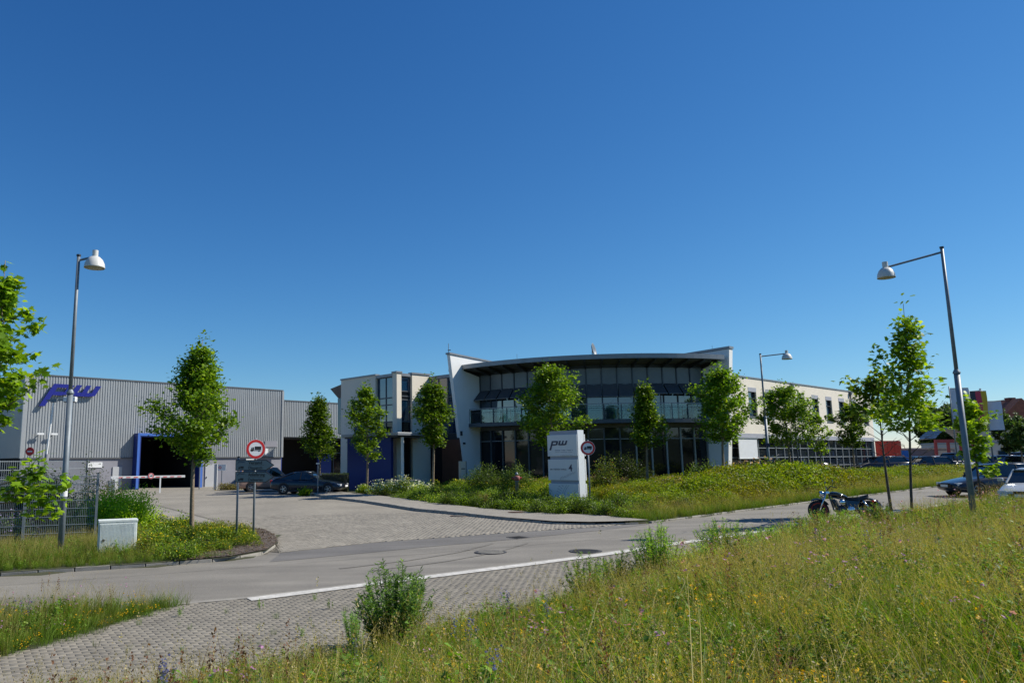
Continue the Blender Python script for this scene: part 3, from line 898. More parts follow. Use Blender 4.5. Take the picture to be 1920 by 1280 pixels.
# roof: deck, fascia, soffit
mb = MB(); arcslab(mb, .5, RR + 1.72, 8.98, 9.2, P0 - .02, P1 + .02, z1o=9.02, z0o=8.93); fix(build('roof', mb, M['clad_dark'], ob, world=True))
mb = MB(); arcslab(mb, RR + 1.72, RR + 1.79, 8.80, 9.10, P0 - .022, P1 + .022); fix(build('roof_fascia', mb, M['zinc'], ob, world=True))
mb = MB(); arcslab(mb, RR - .2, RR + 1.7, 8.6, 8.92, P0 - .02, P1 + .02, z0o=8.84, z1o=8.92); fix(build('roof_soffit', mb, M['soffit'], ob, world=True))
for k in range(NB + 1):
    mb = MB(); a = bp(k); w = .035 / RR
    p, q, r_, s_ = arc(a - w, RR + .06), arc(a + w, RR + .06), arc(a + w, RR + 1.6), arc(a - w, RR + 1.6)
    mb.hexa([(*s_, 8.70), (*r_, 8.70), (*q, 8.36), (*p, 8.36), (*s_, 8.80), (*r_, 8.80), (*q, 8.62), (*p, 8.62)])
    fix(build('roof_bracket', mb, M['dark'], ob, world=True))
# header, floor slab, base
mb = MB(); arcslab(mb, RR - .25, RR + .02, ZT + .03, 8.62); fix(build('header_band', mb, M['dark'], ob, world=True))
mb = MB(); arcslab(mb, RR - .25, RR + .03, ZG2 + .03, ZF - .2); fix(build('spandrel', mb, M['soffit'], ob, world=True))
mb = MB(); arcslab(mb, RR - .25, RR + .06, .3, ZB); fix(build('base_wall', mb, M['conc'], ob, world=True))
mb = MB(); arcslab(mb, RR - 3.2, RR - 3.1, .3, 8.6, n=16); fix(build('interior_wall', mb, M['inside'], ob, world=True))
# balcony
mb = MB(); arcslab(mb, RR + .03, RR + 1.15, ZF - .18, ZF - .02, P0 - .012, P1 + .01); bal = fix(build('balcony', mb, M['fin'], ob, world=True))
mb = MB(); arcslab(mb, RR + 1.15, RR + 1.2, ZF - .22, ZF + .02, P0 - .012, P1 + .01); fix(build('balcony_edge', mb, M['fin'], bal, world=True))
mb = MB(); arcslab(mb, RR + 1.08, RR + 1.13, ZF + 1.0, ZF + 1.05, P0 - .012, P1 + .01); fix(build('handrail', mb, M['zinc'], bal, world=True))
mb = MB(); arcslab(mb, RR + 1.09, RR + 1.12, ZF + .74, ZF + .76, P0 - .012, P1 + .01); fix(build('mid_rail', mb, M['fin'], bal, world=True))
for k in range(0, NB + 1):
    if k % 1 == 0:
        mb = MB(); p = arc(bp(k), RR + 1.1); mb.tube([(*p, ZF), (*p, ZF + 1.02)], .022, 6)
        build('railing_post', mb, M['fin'], bal, world=True)
for k in range(NB):
    mb = MB(); g = .004; baybox(mb, bp(k) + g, bp(k + 1) - g, RR + 1.065, RR + 1.077, ZF + .06, ZF + .96)
    fix(build('railing_pane', mb, M['glass'], bal, world=True))
# bays
for k in range(NB):
    g = .0035
    a, b = bp(k) + g, bp(k + 1) - g
    mb = MB(); baybox(mb, a, b, RR - .06, RR - .02, ZA, ZT); fix(build('upper_panel', mb, M['greypanel'], ob, world=True))
    mb = MB(); baybox(mb, a, b, RR - .06, RR - .02, ZF, ZA - .08); fix(build('window_pane', mb, M['winl'], ob, world=True))
    mb = MB(); baybox(mb, a, b, RR - .06, RR - .02, ZG1 + .05, ZG2); fix(build('transom_pane', mb, M['win'], ob, world=True))
    mb = MB(); baybox(mb, a, b, RR - .06, RR - .02, ZB, ZG1); fix(build('ground_floor_pane', mb, M['wind'], ob, world=True))
    # fold-out awning
    op = 1.0 if k < 5 or k > 11 else .25
    i0, i1 = arc(a, RR + .03), arc(b, RR + .03); o0, o1 = arc(a, RR + .08 + .62 * op), arc(b, RR + .08 + .62 * op)
    zt, zb_ = ZA - .02, (6.62 if op == 1.0 else 6.5)
    mb = MB().hexa([(*o0, zb_), (*o1, zb_), (*i1, zt - .03), (*i0, zt - .03), (*o0, zb_ + .03), (*o1, zb_ + .03), (*i1, zt), (*i0, zt)])
    aw = fix(build('awning', mb, M['awn'], ob, world=True))
    mb = MB().tube([(*o0, zb_), (*o1, zb_)], .025, 6); build('drop_bar', mb, M['zinc'], aw, world=True)
    for pp, rr_ in ((i0, o0), (i1, o1)):
        mb = MB().tube([(pp[0], pp[1], 6.75), (rr_[0], rr_[1], zb_ + .01)], .012, 5); build('awning_arm', mb, M['fin'], aw, world=True)
for k in range(NB + 1):
    a = bp(k); w = .032 / RR
    mb = MB(); baybox(mb, a - w, a + w, RR - .08, RR + .05, ZF, ZT + .02); fix(build('mullion', mb, M['fin'], ob, world=True))
    mb = MB(); baybox(mb, a - w * 1.5, a + w * 1.5, RR - .08, RR + .09, ZB, ZG2 + .02); fix(build('mullion', mb, M['finl'] if k > 10 else M['fin'], ob, world=True))  # right-hand ones paler: sunlight from the right is put into their colour
mb = MB()
for z in (ZG1, ZA - .08): arcslab(mb, RR - .08, RR + .03, z, z + .05)
fix(build('transom', mb, M['finl'], ob, world=True))

E1, E2 = arc(P0, RR), arc(P1, RR)
# leaning end walls
FL = Fr((E1[0] - dh[0] * 3, E1[1] - dh[1] * 3), dh)     # u = 3 at the glass
mb = MB(); FL.poly(mb, [(.08, 9.75), (1.5, .2), (9.0, .2), (9.0, 9.2), (4.2, 9.5)], -.32, -.02)
lw = fix(build('leaning_wall', mb, M['white'], ob, world=True))
mb = MB(); FL.poly(mb, [(.0, 9.78), (4.2, 9.53), (9.0, 9.23), (9.0, 9.33), (4.2, 9.63), (.0, 9.9)], -.38, .04)
fix(build('wall_coping', mb, M['zinc'], ob, world=True))
mb = MB(); FL.box(mb, .95, 1.06, -.02, .1, 4.15, 4.45); FL.box(mb, 1.2, 1.3, -.02, .14, 3.55, 3.68); build('wall_fitting', mb, M['dark'], ob, world=True)
FR_ = Fr(E2, (dn[0], dn[1]))      # u outwards to the street, v to the left of it
mb = MB(); FR_.poly(mb, [(-6, 9.2), (-6, .2), (1.23, .2), (1.98, 9.5)], -.47, -.02)
fix(build('leaning_wall', mb, M['white'], ob, world=True))
mb = MB(); FR_.poly(mb, [(-6, 9.23), (2.03, 9.53), (2.03, 9.68), (-6, 9.35)], -.53, .04)
fix(build('wall_coping', mb, M['zinc'], ob, world=True))

# right wing
FW = Fr((E2[0] + dn[0] * .8, E2[1] + dn[1] * .8), dh)
WL = 28.3
mb = MB(); FW.box(mb, .48, WL, -.3, -.12, 4.1, 8.0)
# wall with window openings: piers and bands
wins = [4.7 + 2.7 * k for k in range(9)]
mb = MB(); FW.box(mb, .48, WL, -.35, 0, 7.35, 8.0); FW.box(mb, .48, WL, -.35, 0, 4.12, 5.28)
u = .48
for w in wins:
    FW.box(mb, u, w, -.35, 0, 5.28, 7.35); u = w + 1.25
FW.box(mb, u, WL, -.35, 0, 5.28, 7.35)
build('wing_wall', mb, M['render'], ob, world=True)
mb = MB(); FW.box(mb, .48, WL + .05, -.4, .05, 8.002, 8.09); build('parapet_coping', mb, M['zinc'], ob, world=True)
mb = MB(); FW.box(mb, .48, WL, -.35, .03, 3.8, 4.118); build('grey_band', mb, M['band'], ob, world=True)
for w in wins:
    mb = MB(); FW.box(mb, w + .002, w + .08, -.3, -.1, 5.282, 7.05); FW.box(mb, w + 1.17, w + 1.248, -.3, -.1, 5.282, 7.05); FW.box(mb, w + .08, w + 1.17, -.3, -.1, 5.282, 5.36); FW.box(mb, w + .08, w + 1.17, -.3, -.1, 6.55, 6.61)
    wo = build('window', mb, M['dark'], ob, world=True)
    mb = MB(); FW.box(mb, w + .08, w + 1.17, -.28, -.2, 5.36, 6.55); build('pane', mb, M['winl'], wo, world=True)
    mb = MB(); FW.box(mb, w + .08, w + 1.17, -.28, -.2, 6.61, 7.05); build('pane', mb, M['winl'], wo, world=True)
    mb = MB(); FW.box(mb, w + .004, w + 1.246, -.3, .012, 7.05, 7.348); build('blind_box', mb, M['band'], wo, world=True)
    mb = MB(); FW.box(mb, w - .03, w + 1.28, -.05, .06, 5.24, 5.278); build('sill', mb, M['zinc'], wo, world=True)
for u in (11.8, 23.5):
    mb = MB(); p = FW.p(u, .08, 0); mb.tube([(p[0], p[1], 1.2), (p[0], p[1], 7.9)], .055, 8); FW.box(mb, u - .14, u + .14, .01, .2, 7.7, 7.98)
    build('downpipe', mb, M['fin'], ob, world=True)
# ground floor glazing of the wing
nb = 20; bw = (WL - .5) / nb
for k in range(nb):
    u0 = .5 + k * bw
    for z0, z1 in ((1.25, 1.78), (1.84, 2.44), (2.50, 3.1), (3.16, 3.78)):
        mb = MB(); FW.box(mb, u0 + .04, u0 + bw - .04, -.32, -.27, z0, z1)
        build('ground_floor_pane', mb, M['win'] if (k * 7 + int(z0 * 3)) % 3 else M['wind'], ob, world=True)
mb = MB()
for k in range(nb + 1):
    FW.box(mb, .5 + k * bw - .035, .5 + k * bw + .035, -.34, -.18, 1.25, 3.8)
build('mullions', mb, M['finl'], ob, world=True)['kind'] = 'stuff'
mb = MB()
for z in (1.78, 2.44, 3.1): FW.box(mb, .5, WL, -.33, -.2, z + .002, z + .058)
build('transoms', mb, M['finl'], ob, world=True)
mb = MB(); FW.box(mb, .5, WL, -.5, -.1, .2, 1.24); build('base_wall', mb, M['conc'], ob, world=True)
mb = MB(); FW.box(mb, .5, WL, -4, -3.8, .2, 8); FW.box(mb, WL - .3, WL, -12, -.36, .2, 8.0); build('interior_wall', mb, M['inside'], ob, world=True)
mb = MB(); FW.box(mb, WL + .001, WL + .2, -12, -.01, .2, 8.0); build('gable_wall', mb, M['render'], ob, world=True)
mb = MB(); FW.box(mb, .6, WL, -12, -.36, 7.8, 7.9); build('wing_roof', mb, M['clad_dark'], ob, world=True)
mb = MB(); FW.box(mb, 2.6, 5.3, .05, .09, 2.45, 3.75); bl = build('roller_blind', mb, M['blind'], ob, world=True)
mb = MB(); FW.box(mb, 2.58, 5.32, .03, .11, 2.39, 2.45); build('drop_bar', mb, M['wht'], bl, world=True)
mb = MB(); FW.box(mb, 2.56, 5.34, .03, .13, 3.75, 3.85); build('blind_box', mb, M['finl'], bl, world=True)

# entrance block at the left
K = (-1.4, 53.2)
FK = Fr(K, dh)                                  # right-facing side
FKl = Fr((K[0] - dn[0] * 6.7, K[1] - dn[1] * 6.7), dn)   # left side: u 0..6.7 towards the corner
ztop = 8.7
mb = MB(); FKl.box(mb, 0, 4.3, -.3, 0, .2, ztop - .1); FKl.box(mb, 6.25, 6.68, -.4, 0, .2, ztop - .1)
fix(build('entrance_wall', mb, M['render'], ob, world=True))
mb = MB(); FK.box(mb, .02, .45, -.4, .0, .2, ztop - .1); FK.box(mb, 1.45, 3.15, -.3, 0, .2, ztop - .1)
fix(build('entrance_wall', mb, M['render'], ob, world=True))
mb = MB(); FKl.box(mb, -.05, 4.35, -.36, .06, ztop - .098, ztop + .02); FKl.box(mb, 4.35, 6.2, -.5, -.02, ztop - .3, ztop - .1); FKl.box(mb, 6.2, 6.76, -.46, .06, ztop - .098, ztop + .02)
FK.box(mb, .07, .5, -.46, .06, ztop - .097, ztop + .019); FK.box(mb, .5, 1.4, -.5, -.02, ztop - .3, ztop - .1); FK.box(mb, 1.4, 3.2, -.36, .06, ztop - .098, ztop + .02)
build('parapet_coping', mb, M['zinc'], ob, world=True)
def gwall(fr, u0, u1, cols, rows, v, mats, fm='fin', fw=.04, nm='window'):
    """glazed wall: panes between mullions"""
    du = (u1 - u0) / cols
    for i in range(cols):
        for j in range(len(rows) - 1):
            mb = MB(); a, b = u0 + i * du + fw, u0 + (i + 1) * du - fw; c, d = rows[j] + fw, rows[j + 1] - fw
            fr.box(mb, a - fw, a, v - .05, v + .04, c - fw, d + fw); fr.box(mb, b, b + fw, v - .05, v + .04, c - fw, d + fw)
            fr.box(mb, a, b, v - .05, v + .04, c - fw, c); fr.box(mb, a, b, v - .05, v + .04, d, d + fw)
            w = build(nm, mb, M[fm], ob, world=True)
            mb = MB(); fr.box(mb, a, b, v - .02, v, c, d); build('pane', mb, M[mats[j % len(mats)]], w, world=True)
gwall(FKl, 4.32, 6.23, 2, [.4, 3.2, 4.4, 5.2, 6.4, 6.9, 8.38], -.22, ['wind', 'wind', 'wind', 'winl', 'winl', 'winl'])
gwall(FK, .47, 1.43, 1, [.4, 4.2, 5.2, 6.75, 7.0, 7.35, 8.38], -.22, ['wind', 'wind', 'winl', 'wind', 'wind', 'winl'])
Q = FK.p(3.17, 0, 0)
FQ = Fr((Q[0], Q[1]), dn)
gwall(FQ, 0, 2.9, 3, [4.3, 5.4, 6.9, 8.3], 0, ['winl', 'winl', 'winl'])
mb = MB(); FQ.box(mb, -.1, 3.0, -.2, .06, 8.3, 8.52); build('glass_wall_head', mb, M['zinc'], ob, world=True)
mb = MB(); FQ.box(mb, 0, 3.0, -.3, 0, 3.9, 4.3); build('lobby_beam', mb, M['dark'], ob, world=True)
mb = MB(); FQ.box(mb, 1.2, 3.0, -.25, 0, .3, 3.9); build('lobby_wall', mb, M['brown'], ob, world=True)
mb = MB(); FQ.box(mb, .02, 1.15, -.4, -.3, .3, 3.9); build('lobby_glass', mb, M['wind'], ob, world=True)
mb = MB(); FQ.box(mb, .1, .5, -.3, -.22, 1.2, 3.7); build('lobby_banner', mb, mat('banner_red', (.30, .07, .03), .7, var=.1), ob, world=True)
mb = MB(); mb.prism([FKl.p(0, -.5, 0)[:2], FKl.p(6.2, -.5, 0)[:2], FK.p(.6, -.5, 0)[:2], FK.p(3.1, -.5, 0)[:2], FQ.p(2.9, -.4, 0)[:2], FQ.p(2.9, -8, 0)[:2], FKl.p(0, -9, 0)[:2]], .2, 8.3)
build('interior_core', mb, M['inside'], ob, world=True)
# entrance canopy and its blue screen walls
def P2(px, Y): return XY(px, Y)
mb = MB(); mb.prism([P2(640, 54.2), P2(746, 50.2), P2(792, 51.6), P2(800, 54.0), P2(700, 57.5), P2(650, 57.5)], 4.12, 4.32); cn = build('entrance_canopy', mb, M['zinc'], ob, world=True, bevel=.02)
mb = MB(); mb.prism([P2(646, 54.2), P2(746, 50.5), P2(790, 51.9), P2(795, 54.0), P2(700, 57)], 4.02, 4.118); build('canopy_soffit', mb, M['dark'], cn, world=True)
b0, b1 = P2(651, 53.6), P2(733, 51.2)
FB_ = Fr(b0, (b1[0] - b0[0], b1[1] - b0[1])); bl_ = math.hypot(b1[0] - b0[0], b1[1] - b0[1])
mb = MB(); FB_.box(mb, 0, bl_, -.25, 0, .25, 4.02); build('blue_screen_wall', mb, M['blue'], ob, world=True)
c0, c1 = P2(662, 55.6), P2(729, 53.6)
FC_ = Fr(c0, (c1[0] - c0[0], c1[1] - c0[1]))
mb = MB(); FC_.poly(mb, [(0, 4.32), (2.5, 4.32), (2.5, 4.78), (0, 5.0)], -2.0, -.1); fix(build('blue_roof_box', mb, M['blue'], ob, world=True))
mb = MB(); FC_.poly(mb, [(-.03, 5.0), (2.53, 4.78), (2.53, 4.86), (-.03, 5.08)], -2.0, .0); fix(build('blue_roof_cap', mb, M['bluel'], ob, world=True))
p = P2(754.5, 50.9)
mb = MB(); mb.box(p[0] - .1, p[0] + .1, p[1] - .1, p[1] + .1, .4, 4.02); build('canopy_column', mb, M['white'], ob, world=True, bevel=.02)
# tower piece far behind, at the left
p0, p1 = P2(618, 73), P2(645, 71)
mb = MB(); mb.prism([p0, p1, P2(650, 76), P2(622, 76)], 8.2, 8.3)
mb = MB().add([(p0[0], p0[1], 9.35), (p1[0], p1[1], 9.7), (p1[0], p1[1], 8.3), (p0[0] + .9, p0[1], 8.3), (p0[0], p0[1] + 4, 9.35), (p1[0], p1[1] + 4, 9.7), (p1[0], p1[1] + 4, 8.3), (p0[0] + .9, p0[1] + 4, 8.3)],
    [(3, 2, 1, 0), (4, 5, 6, 7), (0, 1, 5, 4), (1, 2, 6, 5), (2, 3, 7, 6), (3, 0, 4, 7)])
fix(build('rear_roof_overhang', mb, M['fin'], ob, world=True))
mb = MB().box(p0[0] + .9, p1[0] + 1, p1[1] + .4, p1[1] + 4, 5, 8.29); build('rear_stair_glazing', mb, M['winl'], ob, world=True)

# things on the roof
x, y = P2(1120, 52)
dsh = thing('satellite_dish', 'grey satellite dish standing on the curved roof', 'satellite dish', (x, y, 9.1))
mb = MB(); prof = [(0.0, -.0), (.2, .02), (.36, .07), (.48, .14), (.5, .14), (.37, .05), (.2, 0), (.0, -.03)]
d_ = build('dish', MB().lathe([(r_ + .001, z) for r_, z in prof], n=20), M['zinc'], dsh, smooth=True)
d_.rotation_euler = (math.radians(78), 0, math.radians(62)); d_.location = (0, 0, .80)
build('mast', MB().tube([(0, .1, 0), (0, .1, .78)], .03), M['galv'], dsh)
build('feed_arm', MB().tube([(0, .05, .3), (.35, -.3, .5)], .015, 5), M['galv'], dsh)
x, y = P2(845.5, 52.9)
an_ = thing('antenna_mast', 'thin antenna mast at the top corner of the left leaning wall', 'antenna', (x - .05, y, 8.6))
build('mast', MB().tube([(0, 0, 0), (0, 0, 2.0)], .022, 6), M['galv'], an_)
build('antenna', MB().box(-.07, .07, -.05, .05, 1.05, 1.35).box(-.05, .15, -.03, .03, 1.5, 1.56), M['galv'], an_)
build('junction_box', MB().box(-.02, .2, -.08, .02, .35, .75), M['wht'], an_)
for px in (975, 1214, 1252, 1350):
    x, y = P2(px, 55)
    tag(build('lightning_rod', MB().tube([(x, y, 8.9), (x, y, 10.1 if px != 1350 else 10.6)], .012, 5), M['galv']), 'thin lightning rod on the curved roof ' + {975: 'near its left end', 1214: 'right of the dish', 1252: 'second right of the dish', 1350: 'by the right leaning wall'}[px], 'lightning rod', 'lightning rods')

# street side odds and ends
x0, y0 = P2(722, 47.5); x1, y1 = P2(787, 47.0)
tag(build('concrete_planter', MB().hexa([(x0, y0, .4), (x1, y1, .4), (x1, y1 + .5, .4), (x0, y0 + .5, .4), (x0, y0, 1.3), (x1, y1, 1.3), (x1, y1 + .5, 1.3), (x0, y0 + .5, 1.3)]), M['conc'], bevel=.02), 'low grey concrete wall behind the white flowers', 'wall')
x0, y0 = P2(863, 48.5)
tt = thing('letterbox_pillar', 'slim beige letterbox pillar at the foot of the left leaning wall', 'letterbox', (x0, y0, .6), math.radians(20))
build('body', MB().box(0, .38, 0, .3, 0, 1.8), M['beige'], tt, bevel=.015)
build('side_panel', MB().box(.381, .44, .02, .28, 0, 1.8), M['dark'], tt)
build('slot', MB().box(.06, .32, -.01, -.001, 1.3, 1.36), M['dark'], tt)
x0, y0 = P2(968, 38.5)
hy = thing('hydrant', 'small red and grey hydrant standing in the yellow-green bed', 'hydrant', (x0, y0, hg(x0, y0)))
build('barrel', MB().lathe([(.09, 0), (.09, .75), (.11, .76), (.11, .8)], n=12), M['galv'], hy, smooth=True)
build('head', MB().lathe([(.11, .8), (.16, .84), (.16, .98), (.12, 1.04)], n=14), mat('faded_red', (.27, .09, .08), .7, var=.2), hy, smooth=True)
build('cap', MB().lathe([(.08, 1.071), (.09, 1.12), (.03, 1.22)], n=10), M['galv'], hy, smooth=True)
build('outlet', MB().lathe([(.06, -.25), (.06, .25)], (0, 0, .92), 10, 'x'), M['redd'], hy)

# ------------------------------------------------------------------ background right
x0, y0 = P2(1641, 71.5)
rw = thing('red_shed', 'low red panelled shed at the end of the office wing', 'shed', (x0, y0, 1.0))
for k in range(4):
    a, b = XY(1641 + k * 13, 71.5), XY(1653.4 + k * 13, 71.5)
    build('wall_panel', MB().box(a[0], b[0], 71.5, 71.6, 1.0, 3.85), M['red'], rw, world=True)
build('body', MB().box(x0, XY(1692, 71.5)[0], 71.61, 76, 1.0, 3.9), M['redd'], rw, world=True)
sx = XY(1692, 66)
bs = thing('blue_banner', 'blue advertising banner beside the red shed', 'banner', (sx[0], 66, 1.0))
a, b = XY(1692, 66), XY(1704, 66)
build('panel', MB().box(a[0], b[0], 65.97, 66.03, 2.0, 2.95), M['bluesign'], bs, world=True)
build('print', MB().add([(a[0] + .05, 65.96, 2.05), (a[0] + .28, 65.96, 2.05), (a[0] + .18, 65.96, 2.5), (a[0] + .04, 65.96, 2.6)], [(0, 1, 2, 3)]), mat('banner_print', (.6, .25, .18), .6, var=0), bs, world=True)
build('post', MB().box(a[0] - .06, a[0] - .005, 65.97, 66.03, 1.0, 3.0).box(b[0] + .005, b[0] + .06, 65.97, 66.03, 1.0, 3.0), M['galv'], bs, world=True)
a, b = XY(1704, 76), XY(1792, 76)
gw = thing('low_building', 'low dull grey-violet building behind the parked cars', 'building', (a[0], 76, 1.0))
build('wall', MB().box(a[0], b[0], 76, 82, 1.0, 3.1), M['greywall'], gw, world=True)
build('window_band', MB().box(a[0] + 2.6, a[0] + 4.4, 75.93, 75.99, 2.5, 3.0), M['beige'], gw, world=True)
build('roof_edge', MB().box(a[0] - .1, b[0] + .1, 75.85, 82, 3.11, 3.25), M['beige'], gw, world=True)
# arched shelter
a, b = XY(1748, 74), XY(1818, 74)
sh = thing('arched_shelter', 'shelter with an arched grey metal roof on a red frame', 'shelter', (a[0], 74, 1.0))
w = b[0] - a[0]
vs = []; n = 14
for j, yy in enumerate((73.2, 77.5)):
    for i in range(n + 1):
        t = i / n; vs.append((a[0] + w * t + j * 1.2, yy, 4.0 + 1.15 * math.sin(math.pi * min(1, t * .95 + .02)) ** .8))
build('arched_roof', MB().add(vs, [(i, i + 1, n + 2 + i, n + 1 + i) for i in range(n)]), M['zinc'], sh, world=True)
mb = MB()
for i in range(n + 1):
    p, q = Vector(vs[i]), Vector(vs[n + 1 + i]); mb.tube([p, q], .05, 4)
tag(build('roof_ribs', mb, M['fin'], sh, world=True), kind='stuff')
build('roof_beam', MB().box(a[0] - .2, b[0] + .2, 73.0, 73.19, 3.7, 4.0), M['redd'], sh, world=True)
for k in range(4):
    xx = a[0] + w * k / 3
    build('column', MB().box(xx - .1, xx + .1, 73.2, 73.4, 1.0, 3.7), M['redd'], sh, world=True)
a, b = XY(1820, 84), XY(2010, 84)
bw_ = thing('flat_roofed_building', 'low pale building with a flat roof behind the flags', 'building', (a[0], 84, 1.0))
build('wall', MB().box(a[0], b[0], 84, 92, .5, 3.75), M['beige'], bw_, world=True)
build('roof_edge', MB().box(a[0] - .1, b[0], 83.85, 92, 3.76, 3.95), M['zinc'], bw_, world=True)
wx = XY(1873, 84)[0]
wo = build('window', MB().box(wx, wx + .95, 83.9, 83.99, 2.3, 2.95), M['dark'], bw_, world=True)
build('pane', MB().box(wx + .06, wx + .89, 83.87, 83.899, 2.36, 2.89), M['winl'], wo, world=True)
# house with tiled roof
a = XY(1884, 105); b = XY(2030, 105)
hs = thing('tiled_house', 'house with a red tiled roof and brick chimney at the right edge', 'house', (a[0], 105, 1.0))
rx = XY(1909, 105)[0]
build('wall', MB().box(a[0] - 3, b[0], 105.6, 115, .5, 7.2), M['beige'], hs, world=True)
build('roof', MB().add([(a[0] - 3, 105, 7.1), (b[0], 105, 7.1), (b[0], 110, 9.7), (a[0] - 3, 110, 9.7), (b[0], 115.5, 7.1), (a[0] - 3, 115.5, 7.1)], [(0, 1, 2, 3), (3, 2, 4, 5), (0, 3, 5), (1, 4, 2)]), M['tile'], hs, world=True)
build('cross_gable', MB().add([(rx - 3.4, 104.3, 6.4), (rx + 5.2, 104.3, 6.4), (rx + 1.0, 104.3, 10.2), (rx - 3.4, 111, 6.4), (rx + 5.2, 111, 6.4), (rx + 1.0, 111, 10.2)], [(0, 1, 2), (0, 2, 5, 3), (1, 4, 5, 2)]), M['tile'], hs, world=True)
cx = XY(1907, 106)[0]
ch = build('chimney', MB().box(cx, cx + .8, 106, 106.8, 8.0, 10.2).box(cx - .06, cx + .86, 105.94, 106.86, 10.2, 10.4), M['brick'], hs, world=True)
for k in range(3):
    wx = XY(1893, 104)[0] + 1.4 * k
    w_ = build('window', MB().box(wx, wx + .9, 104.2, 104.29, 4.0, 5.3), M['wht'], hs, world=True)
    build('pane', MB().box(wx + .08, wx + .82, 104.15, 104.199, 4.08, 5.22), M['wind'], w_, world=True)
# flags
def flag(px, Y, w, ztop, zbot, mats, label, lean=0.0):
    x, y = XY(px, Y)
    t = thing('flagpole', label, 'flag', (x, y, .9), math.radians(-12), group='flags by the car park')
    build('pole', MB().tube([(0, 0, 0), (0, 0, ztop - .8)], [.06, .04], 8), M['galv'], t, smooth=True)
    build('arm', MB().tube([(0, 0, ztop - .95), (w + .05, 0, ztop - .95)], .02, 6), M['galv'], t)
    n = 10
    for si, mm in enumerate(mats):
        x0, x1 = .06 + w * si / len(mats), .06 + w * (si + 1) / len(mats)
        vs = []; fs = []
        for j in range(n + 1):
            for i in range(5):
                xx = x0 + (x1 - x0) * i / 4; zz = ztop - .97 - (ztop - zbot) * j / n
                vs.append((xx, .09 * math.sin(xx * 5 + 1) * j / n + .04 * math.sin(j * .9 + xx * 2), zz))
        for j in range(n):
            for i in range(4):
                a_ = j * 5 + i; fs.append((a_, a_ + 5, a_ + 6, a_ + 1))
        build('flag_cloth' if len(mats) == 1 else 'flag_stripe', MB().add(vs, fs), M[mm], t, smooth=True)
    return t
flag(1862, 60, 1.0, 6.75, 4.5, ['flagw'], 'hanging white flag with faint grey print, right of the tricolour flag')
flag(1832, 60, 1.15, 7.55, 5.1, ['flagk', 'flagr', 'flagg'], 'tall black, red and gold hanging flag beside the white ones')
flag(1795, 60, 1.3, 7.8, 5.4, ['flagw'], 'hanging white flag partly hidden by the tall lamp post')

# ------------------------------------------------------------------ street lamps
def lamp(label, x, y, H, arm, az, z=None, droop=.25, s=1.0, col='galv', hs_=.95):
    """tapered pole with a sleeve, an arm and a bell-shaped head; az = direction of the arm"""
    z = hg(x, y) if z is None else z
    t = thing('street_lamp', label, 'street lamp', (x, y, z), az, 'tall street lamps along the road')
    build('lower_pole', MB().tube([(0, 0, -.3), (0, 0, H * .53)], .080 * s, 14), M[col], t, smooth=True)
    build('sleeve', MB().lathe([(.088 * s, H * .53), (.10 * s, H * .53), (.10 * s, H * .535), (.06 * s, H * .545)], n=14), M[col], t)
    build('upper_pole', MB().tube([(0, 0, H * .54), (0, 0, H)], [.053 * s, .045 * s], 12), M[col], t, smooth=True)
    build('pole_cap', MB().tube([(0, 0, H), (0, 0, H + .05)], .06 * s, 10), M['dark'], t)
    build('arm', MB().tube([(0, 0, H - .12), (arm, 0, H - .12 - droop)], .032 * s, 10), M[col], t)
    hz = H - .12 - droop
    hd = build('lamp_head', MB().lathe([(.08, .16), (.08, .34), (.0751, .34), (.0751, .16)], (arm, 0, hz - .16), 16), M['lampw'], t, smooth=False)
    pr = [(.085, .16), (.14, .145), (.22, .07), (.275, -.04), (.29, -.14), (.295, -.17)]
    build('lamp_shade', MB().lathe([(r_ * hs_, z_) for r_, z_ in pr] + [(.28 * hs_, -.17), (.26 * hs_, -.05)], (arm, 0, hz - .16), 24), M['lampw'], t, smooth=True)
    build('diffuser', MB().lathe([(.277 * hs_, -.15), (.2 * hs_, -.175), (.05, -.19)], (arm, 0, hz - .16), 20), M['lampin'], t, smooth=True)
    return t
x, y = P2(124, 20.6)
lm = lamp('street lamp at the left with a short arm and white bell-shaped head', x, y, 8.22, .44, math.radians(8), z=0.0, droop=-.12)
build('service_sticker', MB().lathe([(.0895, 1.62), (.0895, 1.85)], n=14), M['wht'], lm)
x, y = P2(1813, 22.6)
lamp('tall dark street lamp standing in the meadow at the right, its arm pointing left', x, y, 8.24, 1.6, math.radians(166), z=.55, droop=.38, hs_=.86)
x, y = P2(1441, 43)
l3 = lamp('street lamp in front of the cream wing, arm pointing right', x, y, 7.75, 1.4, math.radians(-12), z=.55, droop=-.12)
build('round_tag', MB().lathe([(.12, -.01), (.12, .01)], (0, -.11, 2.6), 14, 'y'), M['navy'], l3)
x, y = P2(1815, 68)
lamp('most distant street lamp, in front of the flags', x, y, 7.3, 1.6, math.radians(-14), z=.9, droop=-.12)

# floodlight pole by the hall
x, y = P2(92, 42); t = thing('floodlight_pole', 'white pole with floodlights in front of the hall logo', 'light pole', (x, y, .2))
H_ = zat(98, 753, 42) - .2
build('pole', MB().tube([(-.15, 0, 2.8), (.05, 0, H_)], .05, 8), M['wht'], t)
build('base_post', MB().tube([(-.17, 0, -.2), (-.14, 0, 2.8)], .11, 8), M['plinth'], t)
build('crossarm', MB().box(-.35, 1.3, -.03, .03, H_ + .05, H_ + .12), M['galv'], t)
build('bracket', MB().box(-.1, .25, -.08, .08, H_ - .03, H_ + .16), M['galv'], t)
fl_ = build('floodlight', MB().box(.62, 1.3, -.15, .15, H_ - .02, H_ + .26), M['wht'], t, bevel=.03)
build('lens', MB().box(.66, 1.26, -.13, .13, H_ - .05, H_ - .021), M['dark'], fl_)

